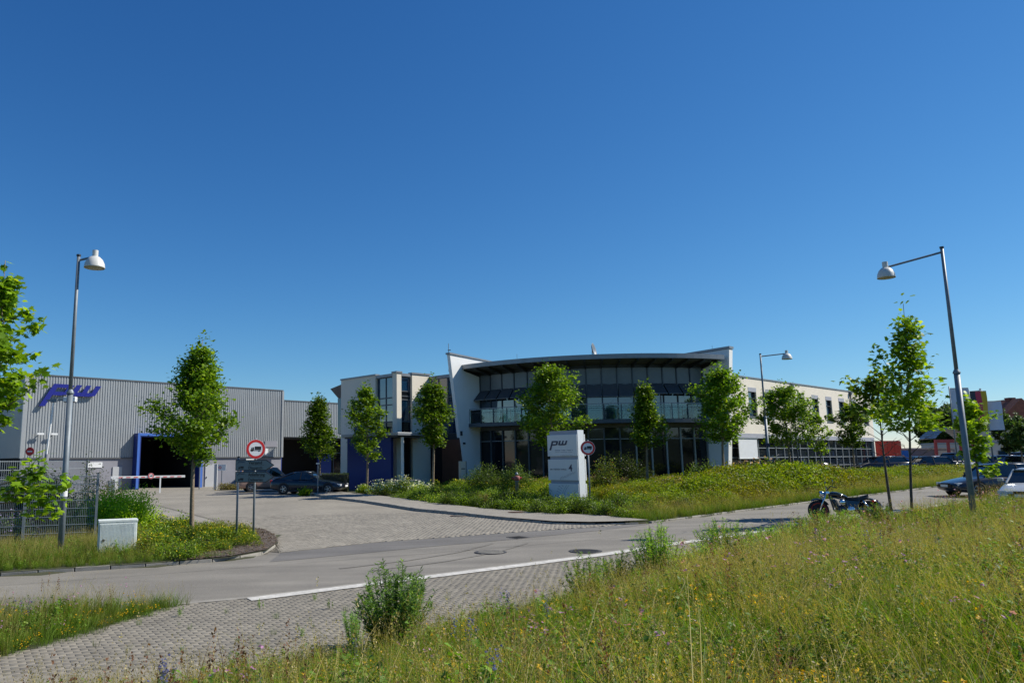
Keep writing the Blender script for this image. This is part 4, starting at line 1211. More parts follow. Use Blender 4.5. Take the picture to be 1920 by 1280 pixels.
# ------------------------------------------------------------------ signs
def ring(mb, r0, r1, y, n=40, cx=0, cz=0):
    b = len(mb.v)
    for k in range(n):
        a = 2 * math.pi * k / n
        mb.v += [(cx + r0 * math.cos(a), y, cz + r0 * math.sin(a)), (cx + r1 * math.cos(a), y, cz + r1 * math.sin(a))]
    for k in range(n):
        i, j = b + 2 * k, b + 2 * ((k + 1) % n)
        mb.f.append((i, i + 1, j + 1, j))
    return mb
def discpoly(mb, r, y, n=32, cx=0, cz=0):
    return mb.add([(cx + r * math.cos(2 * math.pi * k / n), y, cz + r * math.sin(2 * math.pi * k / n)) for k in range(n)], [tuple(range(n))])
def truck(mb, s, y, cx, cz):
    """truck pictogram facing left"""
    def q(a, b, c, d): mb.add([(cx + a * s, y, cz + c * s), (cx + b * s, y, cz + c * s), (cx + b * s, y, cz + d * s), (cx + a * s, y, cz + d * s)], [(0, 1, 2, 3)])
    q(-.12, .62, -.08, .3); q(-.62, .62, -.2, -.13)
    mb.add([(cx - .62 * s, y, cz - .13 * s), (cx - .2 * s, y, cz - .13 * s), (cx - .2 * s, y, cz + .2 * s), (cx - .36 * s, y, cz + .2 * s), (cx - .36 * s, y, cz + .0 * s), (cx - .52 * s, y, cz + .0 * s)], [(0, 1, 2, 3, 4, 5)])
    mb.add([(cx - .54 * s, y, cz + .03 * s), (cx - .4 * s, y, cz + .03 * s), (cx - .4 * s, y, cz + .2 * s), (cx - .47 * s, y, cz + .18 * s)], [(0, 1, 2, 3)])
    for u in (-.42, .38): discpoly(mb, .095 * s, y - .0004, 14, cx + u * s, cz - .2 * s)
    return mb
def disc_sign(label, x, y, hz, top, r, rz, post=True, z=None):
    z = hg(x, y) if z is None else z
    t = thing('no_trucks_sign', label, 'traffic sign', (x, y, z), rz, None)
    zc = top - r
    if post:
        build('post', MB().tube([(0, .05, -.2), (0, .05, top + .03)], .034, 10), M['galv'], t, smooth=True)
        build('clamp', MB().box(-.06, .06, 0, .09, zc - .15, zc - .11).box(-.06, .06, 0, .09, zc + .11, zc + .15), M['galv'], t)
    build('disc', MB().lathe([(r, -.004), (r, .004)], (0, -.01, zc), 40, 'y'), M['galv'], t)
    build('white_field', discpoly(MB(), r * .99, -.0165, 40, 0, zc), M['signwhite'], t)
    build('red_ring', ring(MB(), r * .70, r * .955, -.019, 48, 0, zc), M['signred'], t)
    build('truck_symbol', truck(MB(), r * .9, -.0185, 0, zc), M['black'], t)
    return t
x, y = P2(479, 23.4)
zz0 = h0(x, y) + .1
ds = disc_sign('round red ringed no-trucks sign above the two grey arrow boards', x, y, 0, zat(480, 823, 23.4) - zz0, .3, math.radians(22), z=zz0)
bx, by = P2(443, 23.35); ex, ey = P2(514, 23.0)
ang = math.atan2(ey - by, ex - bx)
dirs = thing('direction_sign', 'pair of grey arrow shaped direction boards for dispatch and deliveries', 'direction sign', (bx, by, zz0), ang)
LB = math.hypot(ex - bx, ey - by); TZ = zat(443, 862, 23.3) - zz0; BZ = zat(443, 904, 23.3) - zz0; hB = (TZ - BZ - .035) / 2
build('post', MB().tube([(0.02, .1, -.2), (0.02, .1, TZ + .07)], .034, 10), M['galv'], dirs, smooth=True)
build('post_cap', MB().tube([(0.02, .1, TZ + .071), (0.02, .1, TZ + .11)], .04, 10), M['black'], dirs)
for i, (l1, l2) in enumerate((('Versand', 'Dispatch'), ('Anlieferung', 'Deliveries'))):
    z1 = TZ - i * (hB + .035); z0 = z1 - hB; zc = (z0 + z1) / 2
    def pent(x0, x1, xt, a, b, y0, y1):
        p = [(x0, a), (x1, a), (xt, (a + b) / 2), (x1, b), (x0, b)]
        return MB().add([(u, y0, w) for u, w in p] + [(u, y1, w) for u, w in p], [(0, 1, 2, 3, 4), (9, 8, 7, 6, 5)] + [(k, 5 + k, 5 + (k + 1) % 5, (k + 1) % 5) for k in range(5)])
    bd = fix(build('arrow_board', pent(-.02, LB * .8, LB, z0, z1, -.0, .03), M['black'], dirs))
    fix(build('board_face', pent(0, LB * .79, LB - .03, z0 + .02, z1 - .02, -.006, -.001), M['board'], bd))
    build('truck_symbol', truck(MB(), .15, -.0075, .17, zc - .075), M['black'], bd)
    tr = lambda x_, z_: basis((x_, -.008, z_), (1, 0, 0))
    text_part(l1, .135, M['black'], bd, tr(LB * .33, zc + .03), bold=.002, width=LB * (.36 if i == 0 else .44))
    text_part(l2, .125, M['black'], bd, tr(LB * .33, zc - .12), bold=.001, width=LB * (.36 if i == 0 else .38))
    build('divider_line', MB().box(LB * .33, LB * .74, -.008, -.0065, zc - .004, zc + .004), M['black'], bd)
    pwm = MB()
    s_ = .055
    for pl in ([(0, -1), (.4, -1), (.4, 1), (0, 1)], [(.41, .7), (1.6, .7), (1.6, 1), (.41, 1)], [(.41, 0), (1.6, 0), (1.6, .28), (.41, .28)], [(1.61, 0), (1.9, 0), (1.9, 1), (1.61, 1)], [(2.2, 0), (2.6, 0), (2.6, 1), (2.2, 1)], [(2.61, 0), (4.2, 0), (4.2, .3), (2.61, .3)], [(3.1, .31), (3.5, .31), (3.5, 1), (3.1, 1)], [(4.2, 0), (4.5, 0), (4.5, 1), (4.2, 1)]):
        pwm.add([(.07 + (u + w * .6) * s_ * .85, -.0078, zc + .08 + w * s_ * .8) for u, w in pl], [(0, 1, 2, 3)])
    build('logo_print', pwm, M['navy'], bd)
x, y = P2(1103, 33)
disc_sign('round no-trucks sign on a post beside the company sign pillar', x, y, 0, zat(1103, 826, 33) - h0(x, y), .31, math.radians(-14), z=h0(x, y))

# company pillar
cx, cy = P2(1083.5, 34)
pl = thing('company_sign_pillar', 'tall silver company sign pillar with pw logo and house number 4', 'sign', (cx, cy, .3))
pd = Vector((-.62, .785)).normalized(); FP = Fr((cx - (-.62) * 0 + pd.x * 1.74, cy + pd.y * 1.74), (-pd.x, -pd.y))   # u 0..1.74 left to right
WP = 1.74
side = FP.n
zt_ = zat(1083, 806, 34)
mb = MB(); FP.box(mb, .1, WP - .02, -.42, -.03, .2, zt_); build('core', mb, M['band'], pl, world=True)
mb = MB(); FP.box(mb, WP - .018, WP + .02, -.43, -.02, .2, zt_ + .01); build('side_cover', mb, M['steleside'], pl, world=True)
zs = [(zat(1083, 813.5, 34), zat(1083, 854.5, 34)), (zat(1083, 860.5, 34), zat(1083, 900.5, 34)), (zat(1083, 907, 34), .42)]
for i, (z1, z0) in enumerate(zs):
    mb = MB(); FP.box(mb, .0, WP, -.03, .03, z0, z1); pn = build('front_panel', mb, M['stele'], pl, world=True, bevel=.006)
    mb = MB(); FP.box(mb, WP - .45 * 0 - .02, WP + .02, -.52, -.46, z0, z1); FP.box(mb, .0, WP - .021, -.52, -.46, z0, z1); build('rear_panel', mb, M['wht'], pl, world=True)
    if i == 0:
        pw_logo(pn, lambda u, z, v: FP.p(.2 + u, .034 + v * .01, z1 - .48 + z), .21, .4, M['navy'], slant=.4)
        for k, (uu, ww, zz_) in enumerate(((.45, 1.1, .70), (.45, 1.05, .78), (.75, .8, .93))):
            mb = MB(); r_ = random.Random(k); u = uu
            while u < uu + ww - .05:
                L = r_.uniform(.012, .03); FP.box(mb, u, u + L, .031, .033, z1 - zz_ - (.018 if k == 0 else .01), z1 - zz_ + (.018 if k == 0 else .008)); u += L + .012 + (r_.random() > .85) * .04
            tag(build('small_print', mb, M['plinth'], pn, world=True), kind='stuff')
    if i == 1:
        o_ = FP.p(1.22, .034, z1 - .52)
        text_part('4', .42, M['navy'], pn, Matrix.Translation(-pl.location) @ basis(o_, (FP.d[0], FP.d[1], 0)), bold=.008)
        o_ = FP.p(.12, .034, z1 - .48)
        text_part('IM TIEFEN WEG', .1, M['plinth'], pn, Matrix.Translation(-pl.location) @ basis(o_, (FP.d[0], FP.d[1], 0)), bold=.002, width=.95)
        mb = MB()
        for k in range(7):
            u = .7 + k * .15; zc = z0 + .08 + .22 * sst(k / 5)
            for q in range(2):
                FP.poly(mb, [(u, zc - .05 * q), (u + .16, zc + .1 - .05 * q), (u + .16, zc + .108 - .05 * q), (u, zc + .012 - .05 * q)], .031, .033) if u < WP - .2 and zc - .05 * q > z0 + .02 else None
        tag(fix(build('gear_print', mb, M['plinth'], pn, world=True)), kind='stuff')
    if i == 2:
        def arcprint(cu, cz, r, w, a0, a1, n=22):
            mb = MB()
            for j in range(n):
                t0, t1 = a0 + (a1 - a0) * j / n, a0 + (a1 - a0) * (j + 1) / n
                q = [(cu + rr * math.cos(tt), cz + rr * math.sin(tt)) for rr, tt in ((r, t0), (r, t1), (r + w, t1), (r + w, t0))]
                if all(.02 < u < WP - .02 and z0 + .01 < z_ < z1 - .01 for u, z_ in q):
                    mb.add([FP.p(u, .032, z_) for u, z_ in q], [(0, 1, 2, 3)])
            return mb
        cu, cz = 2.1, z0 - .1
        for r in (1.35, 1.44, .72, .9):
            build('arc_print', arcprint(cu, cz, r, .014, math.pi * .5, math.pi), M['plinth'], pn, world=True)
        mb = MB()
        for j in range(17):
            tt = math.pi * (.60 + .4 * j / 17)
            for rr, L in ((1.55, .05), (1.68, .05)):
                q = [(cu + (rr + a_) * math.cos(tt + b_), cz + (rr + a_) * math.sin(tt + b_)) for a_, b_ in ((0, 0), (.11, .012), (.11, .024), (0, .012))]
                if all(.02 < u < WP - .02 and z0 + .01 < z_ < z1 - .01 for u, z_ in q): mb.add([FP.p(u, .032, z_) for u, z_ in q], [(0, 1, 2, 3)])
        tag(build('gear_teeth_print', mb, M['plinth'], pn, world=True), kind='stuff')

# small signs by the hall
def small_sign(px, Y, pt, pb, w, m, label, rm='plinth', post=True, cat='sign', z=None):
    x, y = P2(px, Y); z = .2 if z is None else z
    t = thing('notice_sign', label, cat, (x, y, z))
    z1, z0 = zat(px, pt, Y) - z, zat(px, pb, Y) - z
    build('panel', MB().box(-w / 2, w / 2, -.02, .01, z0, z1), M[m], t)
    build('symbol', ring(MB(), w * .1, w * .18, -.024, 16, -w * .22, (z0 + z1) / 2), M['signred'], t)
    if post: build('post', MB().box(-.03, .03, .011, .06, -.1, z1), M['galv'], t)
    return t
small_sign(416.5, 62, 870.5, 881.5, .66, 'wht', 'small white notice sign with red symbol before the grey plinth wall')
x, y = P2(405, 63); tag(build('marker_post', MB().box(x - .12, x + .12, y, y + .2, 0, 2.1 + .2), M['doorgrey']), 'pale square post standing right of the hall gate', 'post')
x, y = P2(375.5, 64); tag(build('thin_post', MB().tube([(x, y, 0), (x, y, 2.9)], .05, 6), M['galv']), 'slim grey post at the right edge of the hall gate', 'post')
x, y = P2(55, 38); t = thing('no_entry_sign', 'small round red sign behind the left fence', 'traffic sign', (x, y, .2))
zc = zat(54, 846, 38) - .2
build('post', MB().tube([(0, .04, -.1), (0, .04, zc + .1)], .03, 8), M['galv'], t); build('disc', MB().lathe([(.21, -.005), (.21, .005)], (0, 0, zc), 24, 'y'), M['signred'], t)
build('bar', MB().box(-.12, .12, -.012, -.007, zc - .03, zc + .03), M['signwhite'], t)

# barrier
x, y = P2(212, 55); z = h0(x, y)
ba = thing('barrier', 'white and red barrier boom across the yard in front of the hall gate', 'barrier', (x, y, z))
bxe = XY(348, 57.5); L = math.hypot(bxe[0] - x, bxe[1] - y); ba.rotation_euler = (0, 0, math.atan2(bxe[1] - y, bxe[0] - x))
zb = zat(280, 894, 56) - z
build('housing', MB().box(-.25, .2, -.2, .2, 0, zb - .2), M['galv'], ba, bevel=.02)
build('boom', MB().box(-.1, L, -.04, .04, zb - .07, zb + .09), M['wht'], ba, bevel=.015)
for k in range(9):
    u = .4 + k * (L - .8) / 8.4; build('red_stripe', MB().add([(u, -.045, zb - .03), (u + .3, -.045, zb - .03), (u + .36, -.045, zb + .03), (u + .06, -.045, zb + .03)], [(0, 1, 2, 3)]), M['signred'], ba)
build('rest_post', MB().box(L * .645, L * .655 + .04, -.03, .03, -.1, zb - .07), M['wht'], ba)
build('counterweight', MB().box(-.02, .35, -.05, .05, zb - .32, zb - .071), M['wht'], ba)
build('sign_disc', MB().lathe([(.21, -.006), (.21, .006)], (L * .52, -.07, zb + .08), 24, 'y'), M['signwhite'], ba)
build('sign_ring', ring(MB(), .14, .2, -.08, 24, L * .52, zb + .08), M['signred'], ba)
build('truck_symbol', truck(MB(), .17, -.081, L * .52, zb + .08), M['black'], ba)

# cabinet
x0, y0 = P2(192, 20.4); x1, y1 = P2(251, 20.1)
ang = math.atan2(y1 - y0, x1 - x0); Wc = math.hypot(x1 - x0, y1 - y0) * .96
z = h0(x0, y0) + .07; Ht = zat(220, 975, 20.3) - z
cb = thing('utility_cabinet', 'pale green-grey ribbed utility cabinet on the verge', 'cabinet', (x0, y0, z), math.radians(25))
build('plinth', MB().box(.03, Wc - .03, .03, .31, -.15, .12), M['conc'], cb)
build('body', MB().box(0, Wc, .0, .33, .121, Ht - .075), M['box'], cb, bevel=.008)
build('roof', MB().box(-.015, Wc + .015, -.02, .35, Ht - .073, Ht), M['box'], cb, bevel=.015)
dr = build('door', MB().box(.02, Wc - .02, -.018, -.001, .15, Ht - .09), M['box'], cb, bevel=.004)
mb = MB()
for k in range(26):
    u = .045 + k * (Wc - .09) / 26; mb.box(u, u + .016, -.026, -.0181, .17, Ht - .11)
tag(build('door_ribs', mb, M['box'], dr), kind='stuff')
build('lock', MB().lathe([(.035, -.012), (.035, .0)], (.13, -.027, Ht * .47), 12, 'y'), M['iron'], dr)
mb = MB(); r_ = random.Random(4)
for k in range(40):
    u, w_ = r_.uniform(.1, .45), r_.uniform(.17, .33)
    mb.add([(u, -.0272, w_), (u + r_.uniform(.004, .02), -.0272, w_ + r_.uniform(-.02, .02)), (u + .012, -.0272, w_ + .02)], [(0, 1, 2)])
tag(build('scribbles', mb, M['dark'], dr), kind='stuff')

M['fencew'] = mat('fence_zinc', (.22, .25, .27), .5, metal=.1, var=.1)
# fences: bars welded to rails
def fence(label, pts, H, zb0, bars=.05, rails=9, pw=.06, group=None):
    x0, y0 = pts[0]
    t = thing('mesh_fence', label, 'fence', (x0, y0, zb0))
    for (xa, ya), (xb, yb) in zip(pts[:-1], pts[1:]):
        L = math.hypot(xb - xa, yb - ya); n = max(1, round(L / 2.5))
        fr = Fr((xa - x0, ya - y0), (xb - xa, yb - ya))
        for k in range(n):
            u0, u1 = L * k / n, L * (k + 1) / n
            mb = MB()
            for r in range(rails):
                z = .12 + (H - .15) * r / (rails - 1)
                fr.box(mb, u0 + .04, u1 - .04, .005, .013, z - .011, z + .011); fr.box(mb, u0 + .04, u1 - .04, -.013, -.005, z - .011, z + .011)
            build('rail_wires', mb, M['fencew'], t)['kind'] = 'stuff'
            mb = MB(); u = u0 + .05
            while u < u1 - .03:
                fr.box(mb, u - .006, u + .006, -.0045, .0045, .08, H); u += bars
            build('bar_wires', mb, M['fencew'], t)['kind'] = 'stuff'
        for k in range(n + 1):
            u = L * k / n
            mb = MB(); fr.box(mb, u - pw * .6, u + pw * .6, .014, .014 + pw, -.2, H + .05); build('post', mb, M['galv'], t)
            mb = MB(); fr.box(mb, u - pw / 2 - .004, u + pw / 2 + .004, .01, .018 + pw, H + .051, H + .07); build('post_cap', mb, M['dark'], t)
fence('galvanised wire mesh fence along the left verge, behind the street lamp', [P2(-90, 22.4), P2(186, 23.9)], zat(186, 890, 23.9) - .05, .05)
fence('taller grey mesh fence further back at the left', [P2(-40, 24.8), P2(72, 27.5), P2(162, 33.5)], 2.5, .1, bars=.1)

# ------------------------------------------------------------------ cars
paints = {}
def paint(c):
    if c not in paints: paints[c] = mat('car_paint', c, .25, metal=.2, var=0, coat=.4)
    return paints[c]
WHEEL = {}
def wheel(parent, x, y, r, side):
    if 'tyre' not in WHEEL:
        a = build('tyre', MB().lathe([(.68, -.33), (.9, -.36), (1, -.25), (1, .25), (.9, .36), (.68, .33), (.66, 0)], n=24, axis='y'), M['rubber'])
        mb = MB().lathe([(.67, .22), (.6, .26), (.55, .1), (.2, .1), (.16, .24), (.01, .26)], n=24, axis='y')
        b = build('rim', mb, M['rim']); mb = MB()
        for k in range(5):
            c_, s_ = math.cos(k * 1.2566), math.sin(k * 1.2566)
            mb.add([(c_ * .12 - s_ * .09, .25, s_ * .12 + c_ * .09), (c_ * .12 + s_ * .09, .25, s_ * .12 - c_ * .09), (c_ * .63 + s_ * .06, .27, s_ * .63 - c_ * .06), (c_ * .63 - s_ * .06, .27, s_ * .63 + c_ * .06)], [(0, 1, 2, 3)])
        c = build('spokes', mb, M['rim'])
        for o in (a, b, c): WHEEL[o.name] = o.data; bpy.data.objects.remove(o)
    w = bpy.data.objects.new('wheel', WHEEL['tyre']); COL.objects.link(w); w.parent = parent
    w.location = (x, y, r); w.scale = (r, r * .62, r); w.rotation_euler = (0, 0, 0 if side > 0 else math.pi)
    for n in ('rim', 'spokes'):
        q = bpy.data.objects.new(n, WHEEL[n]); COL.objects.link(q); q.parent = w
STY = dict(
    sedan=dict(L=4.7, W=1.82, H=1.43, hood=.34, ws=.42, rs=.80, tail=.90, hz=.80, bz=.93, tz=.98),
    wagon=dict(L=4.7, W=1.8, H=1.47, hood=.27, ws=.40, rs=.93, tail=.985, hz=.80, bz=.93, tz=.98),
    hatch=dict(L=4.1, W=1.76, H=1.47, hood=.23, ws=.38, rs=.88, tail=.97, hz=.84, bz=.96, tz=1.0),
    suv=dict(L=4.5, W=1.85, H=1.70, hood=.26, ws=.38, rs=.92, tail=.98, hz=.98, bz=1.08, tz=1.12),
    coupe=dict(L=4.85, W=1.88, H=1.42, hood=.33, ws=.47, rs=.68, tail=.95, hz=.80, bz=.93, tz=1.0))
def car(name, label, x, y, z, head, color, style, group='cars in the car park', detail=1):
    """head: direction its nose points to"""
    s = STY[style]; L, Wd, Hc = s['L'], s['W'] / 2, s['H']
    t = thing(name, label, 'car', (x, y, z), head, group)
    P = paint(color)
    X = lambda f: L / 2 - f * L
    # lower body: loft of cross sections from nose to tail
    st = [(0.0, .42, .60, .80), (.03, .24, s['hz'] - .16, .93), (.10, .20, s['hz'] - .05, .985), (s['hood'] - .03, .2, s['hz'] + .08, 1.0), (s['hood'] + .04, .2, s['bz'], 1.0), (.5, .2, s['bz'] + .01, 1.0), (.78, .2, s['bz'] + .02, 1.0), (s['tail'] - .02, .22, s['tz'], .98), (.985, .26, s['tz'] - .08, .95), (1.0, .42, s['tz'] - .22, .86)]
    vs = []; fs = []; K = 10
    for f, zb, ztp, wf in st:
        w = Wd * wf
        rg = [(-w * .9, zb), (-w * .985, zb + .08), (-w, zb + (ztp - zb) * .5), (-w * .955, ztp - .09), (-w * .85, ztp), (w * .85, ztp), (w * .955, ztp - .09), (w, zb + (ztp - zb) * .5), (w * .985, zb + .08), (w * .9, zb)]
        vs += [(X(f), a, b) for a, b in rg]
    for i in range(len(st) - 1):
        for k in range(K):
            fs.append((i * K + k, i * K + (k + 1) % K, (i + 1) * K + (k + 1) % K, (i + 1) * K + k))
    fs += [tuple(range(K - 1, -1, -1)), tuple((len(st) - 1) * K + k for k in range(K))]
    b = fix(build('body', MB().add(vs, fs), P, t, smooth=True))
    if detail: md = b.modifiers.new('s', 'SUBSURF'); md.levels = 1; md.render_levels = 1
    # cabin
    xa, xb, xc, xd = X(s['hood']), X(s['ws'] + .02), X(s['rs']), X(s['tail'])
    zb = s['bz'] - .02; wr = Wd * .70; wb = Wd * .90; zr = Hc - .07
    cab = MB().add([(xa, -wb * .9, zb - .05), (xd, -wb * .9, zb), (xd, wb * .9, zb), (xa, wb * .9, zb - .05), (xb, -wr, zr), (xc, -wr, zr - .03), (xc, wr, zr - .03), (xb, wr, zr), (0, -wb, zb), (0, wb, zb), (X(.55), -wr * 1.02, zr + .02), (X(.55), wr * 1.02, zr + .02)],
                   [(0, 8, 10, 4), (8, 1, 5, 10), (1, 2, 6, 5), (2, 9, 11, 6), (9, 3, 7, 11), (3, 0, 4, 7), (4, 10, 11, 7), (10, 5, 6, 11)])
    fix(build('windows', cab, M['carglass'], t))
    rf = MB().add([(xb + .12, -wr * .98, zr - .02), (X(.55), -wr * 1.02, zr + .025), (xc - .06, -wr * .98, zr - .04), (xb + .12, wr * .98, zr - .02), (X(.55), wr * 1.02, zr + .025), (xc - .06, wr * .98, zr - .04),
                   (xb + .02, -wr * .82, Hc - .03), (X(.55), -wr * .84, Hc), (xc, -wr * .82, Hc - .04), (xb + .02, wr * .82, Hc - .03), (X(.55), wr * .84, Hc), (xc, wr * .82, Hc - .04)],
                  [(0, 1, 7, 6), (1, 2, 8, 7), (4, 3, 9, 10), (5, 4, 10, 11), (6, 7, 10, 9), (7, 8, 11, 10), (0, 6, 9, 3), (2, 5, 11, 8), (0, 3, 4, 1), (1, 4, 5, 2)])
    fix(build('roof', rf, P, t, smooth=True))
    for sy in (-1, 1):
        m_ = lambda p, q, r=.03: MB().tube([p, q], r, 4)
        build('pillar', m_((xa - .0, sy * wb * .9, zb - .02), (xb + .02, sy * wr, zr), .035), P, t)
        build('pillar', m_((X(.58), sy * wb, zb), (X(.57), sy * wr * 1.02, zr + .02), .03), M['black'], t)
        build('pillar', m_((xd + .05, sy * wb * .9, zb), (xc, sy * wr, zr - .03), .06), P, t)
        build('wing_mirror', MB().box(xa - .42, xa - .24, sy * Wd * (1.0), sy * Wd * 1.0 + sy * .17, zb + .03, zb + .16) if sy > 0 else MB().box(xa - .42, xa - .24, -Wd * 1.0 - .17, -Wd * 1.0, zb + .03, zb + .16), P, t, bevel=.03)
        build('headlight', MB().box(X(.075), X(.022), sy * Wd * .72 - .16, sy * Wd * .72 + .13, s['hz'] - .30, s['hz'] - .17), M['lightw'], t, bevel=.02)
        build('tail_light', MB().box(X(.999), X(.97), sy * Wd * .74 - .13, sy * Wd * .74 + .13, s['tz'] - .3, s['tz'] - .12), M['lightr'], t, bevel=.02)
    build('grille', MB().box(X(.03), X(-.004), -.45, .45, .42, .56).box(X(.03), X(0.004), -.3, .3, s['hz'] - .28, s['hz'] - .19), M['black'], t)
    build('number_plate', MB().box(X(-.006), X(-.004) + .008, -.26, .26, .44, .55), M['signwhite'], t)
    build('number_plate', MB().box(X(1.008), X(1.0), -.26, .26, s['tz'] - .42, s['tz'] - .31), M['signwhite'], t)
    build('sill', MB().box(X(.75), X(.22), -Wd * 1.0, Wd * 1.0, .17, .27), M['black'], t)
    for f in (.19, .80):
        for sy in (-1, 1):
            build('wheel_arch', MB().lathe([(.385, 0), (.385, .012)], (X(f), sy * (Wd * .995) - .006, .34), 24, 'y'), M['black'], t)
            wheel(t, X(f), sy * (Wd - .045), .325, sy)
    return t
dk = (.012, .014, .02)
car('parked_car', 'dark blue-black coupe parked side-on before the loading bay', *P2(582, 49.5), h0(*P2(582, 49.5)), math.radians(-12), (.010, .016, .028), 'coupe', 'cars by the hall')
car('parked_suv', 'reddish silver estate car glinting behind the arrow boards', *P2(505, 55), .4, math.radians(20), (.42, .26, .2), 'suv', 'cars by the hall')
x, y = 22.9, 28.9
car('parked_car', 'silver-blue car at the right edge facing the viewer', x + .55, y + .2, h0(x, y) - .03, math.radians(218), (.50, .52, .54), 'hatch', 'cars on the road at the right')
car('parked_car', 'dark blue estate car half hidden by the tall meadow grass', *P2(1868, 34.5), h0(24, 34), math.radians(176), (.03, .036, .05), 'wagon', 'cars on the road at the right')
lots = [
 (1650, 64, 175, dk, 'hatch', 'black car furthest left in the car park, low behind the hedge'),
 (1668, 66, 250, (.16, .30, .42), 'hatch', 'light blue car with its windscreen towards the viewer'),
 (1692, 68, 195, dk, 'hatch', 'dark car with bright windscreen, below the blue banner'),
 (1732, 61, 172, (.015, .016, .02), 'sedan', 'long black saloon in the car park, tail to the right'),
 (1765, 63, 205, (.45, .46, .46), 'hatch', 'white car just behind the tail of the black saloon'),
 (1790, 62, 185, (.012, .014, .025), 'suv', 'black off-road car left of the tall lamp post'),
 (1812, 62, 240, (.55, .56, .56), 'hatch', 'white car mostly hidden by the tall lamp post'),
 (1828, 62, 238, (.02, .04, .10), 'hatch', 'dark blue small car right of the tall lamp post'),
 (1850, 61, 232, (.13, .20, .34), 'sedan', 'light metallic blue saloon below the tricolour flag'),
 (1848, 65, 228, (.25, .03, .05), 'sedan', 'dark red saloon behind the light blue one'),
 (1882, 66, 190, (.02, .03, .07), 'wagon', 'dark blue estate car beneath the white flag'),
 (1905, 61, 230, (.10, .14, .20), 'sedan', 'grey-blue saloon near the right edge of the car park'),
 (1917, 66, 195, dk, 'suv', 'black high car at the far right of the car park')]
for px, Y, hd, c, sty, lab in lots:
    car('parked_car', lab, *P2(px, Y), 1.02, math.radians(hd), c, sty, detail=0)

# ------------------------------------------------------------------ motorcycle
x, y = P2(1575, 25.6)
bk = thing('motorcycle', 'black cruiser motorcycle with red rims parked at the edge of the meadow', 'motorcycle', (x, y, h0(x, y) + .01), math.radians(172))
bk.rotation_euler = (math.radians(7), 0, math.radians(172))
fx, rx_ = .80, -.78
def mwheel(xc, r, w, rimm, yaw=0):
    a = build('wheel', MB().lathe([(r - w * .9, -w * .42), (r - w * .3, -w * .5), (r, -w * .2), (r, w * .2), (r - w * .3, w * .5), (r - w * .9, w * .42)], n=32, axis='y'), M['rubber'], bk, smooth=True)
    a.location = (xc, 0, r)
    build('rim', MB().lathe([(r - w * .95 - .035, -.035), (r - w * .82, -.055), (r - w * .82, .055), (r - w * .95 - .035, .035)], n=32, axis='y'), rimm, a)
    for k in range(9):
        an_ = 2 * math.pi * k / 9; c_, s_ = math.cos(an_), math.sin(an_)
        build('spoke', MB().tube([(c_ * .05, 0, s_ * .05), (c_ * (r - w), 0, s_ * (r - w))], .018, 5), rimm, a)
    build('hub', MB().lathe([(.055, -.08), (.055, .08)], n=14, axis='y'), M['engine'], a)
    build('brake_disc', MB().lathe([(.11, -.0), (.11, .006)], (0, -.07, 0), 20, 'y'), M['engine'], a)
mwheel(fx, .335, .10, M['redrim']); mwheel(rx_, .33, .15, M['redrim'])
for sy in (-1, 1):
    build('fork_leg', MB().tube([(fx, sy * .095, .33), (fx - .30, sy * .095, .95)], [.028, .022], 10), M['chrome'], bk, smooth=True)
    build('rear_shock', MB().tube([(rx_ + .03, sy * .15, .36), (rx_ + .22, sy * .14, .66)], .032, 8), M['chrome'], bk, smooth=True)
    build('swingarm', MB().tube([(rx_, sy * .13, .33), (-.25, sy * .12, .38)], .025, 8), M['tank'], bk)
    build('indicator', MB().lathe([(.03, -.03), (.03, .03)], (-.86, sy * .16, .62), 10, 'x'), M['lightr'], bk)
    build('foot_peg', MB().tube([(.1, sy * .15, .30), (.12, sy * .32, .31)], .018, 6), M['rubber'], bk)
    build('mirror', MB().lathe([(.055, -.008), (.055, .008)], (fx - .42, sy * .33, 1.26), 14, 'x'), M['chrome'], bk)
    build('mirror_stem', MB().tube([(fx - .42, sy * .28, 1.08), (fx - .42, sy * .33, 1.22)], .008, 5), M['dark'], bk)
    build('grip', MB().tube([(fx - .48, sy * .28, 1.07), (fx - .52, sy * .40, 1.05)], .02, 8), M['rubber'], bk)
def arcfender(name, xc, r, a0, a1, hw, m):
    vs = []; fs = []; n = 12
    for i in range(n + 1):
        a = math.radians(a0 + (a1 - a0) * i / n)
        for (yy, dr) in ((-hw, -.03), (-hw * .7, .012), (0, .025), (hw * .7, .012), (hw, -.03)):
            vs.append((xc + (r + dr) * math.cos(a), yy, .335 + (r + dr) * math.sin(a)))
    for i in range(n):
        for k in range(4): fs.append((i * 5 + k, i * 5 + k + 1, (i + 1) * 5 + k + 1, (i + 1) * 5 + k))
    build(name, MB().add(vs, fs), m, bk, smooth=True)
arcfender('front_fender', fx, .375, 60, 150, .07, M['tank']); arcfender('rear_fender', rx_, .39, 15, 165, .10, M['tank'])
build('handlebar', MB().tube([(fx - .47, -.30, 1.07), (fx - .40, -.2, 1.12), (fx - .33, -.05, .99), (fx - .33, .05, .99), (fx - .40, .2, 1.12), (fx - .47, .30, 1.07)], .016, 8), M['dark'], bk, smooth=True)
build('triple_clamp', MB().box(fx - .37, fx - .26, -.12, .12, .88, .96), M['chrome'], bk, bevel=.01)
build('headlight', MB().lathe([(.02, -.10), (.07, -.08), (.095, .0), (.095, .06), (.08, .075)], (fx - .17, 0, .88), 18, 'x'), M['chrome'], bk, smooth=True)
vs = []
mbt = MB(); secs = [(fx - .36, .05, .05, .84), (fx - .44, .11, .08, .88), (fx - .62, .15, .10, .86), (fx - .82, .12, .08, .80), (fx - .98, .05, .03, .75)]
n = 12
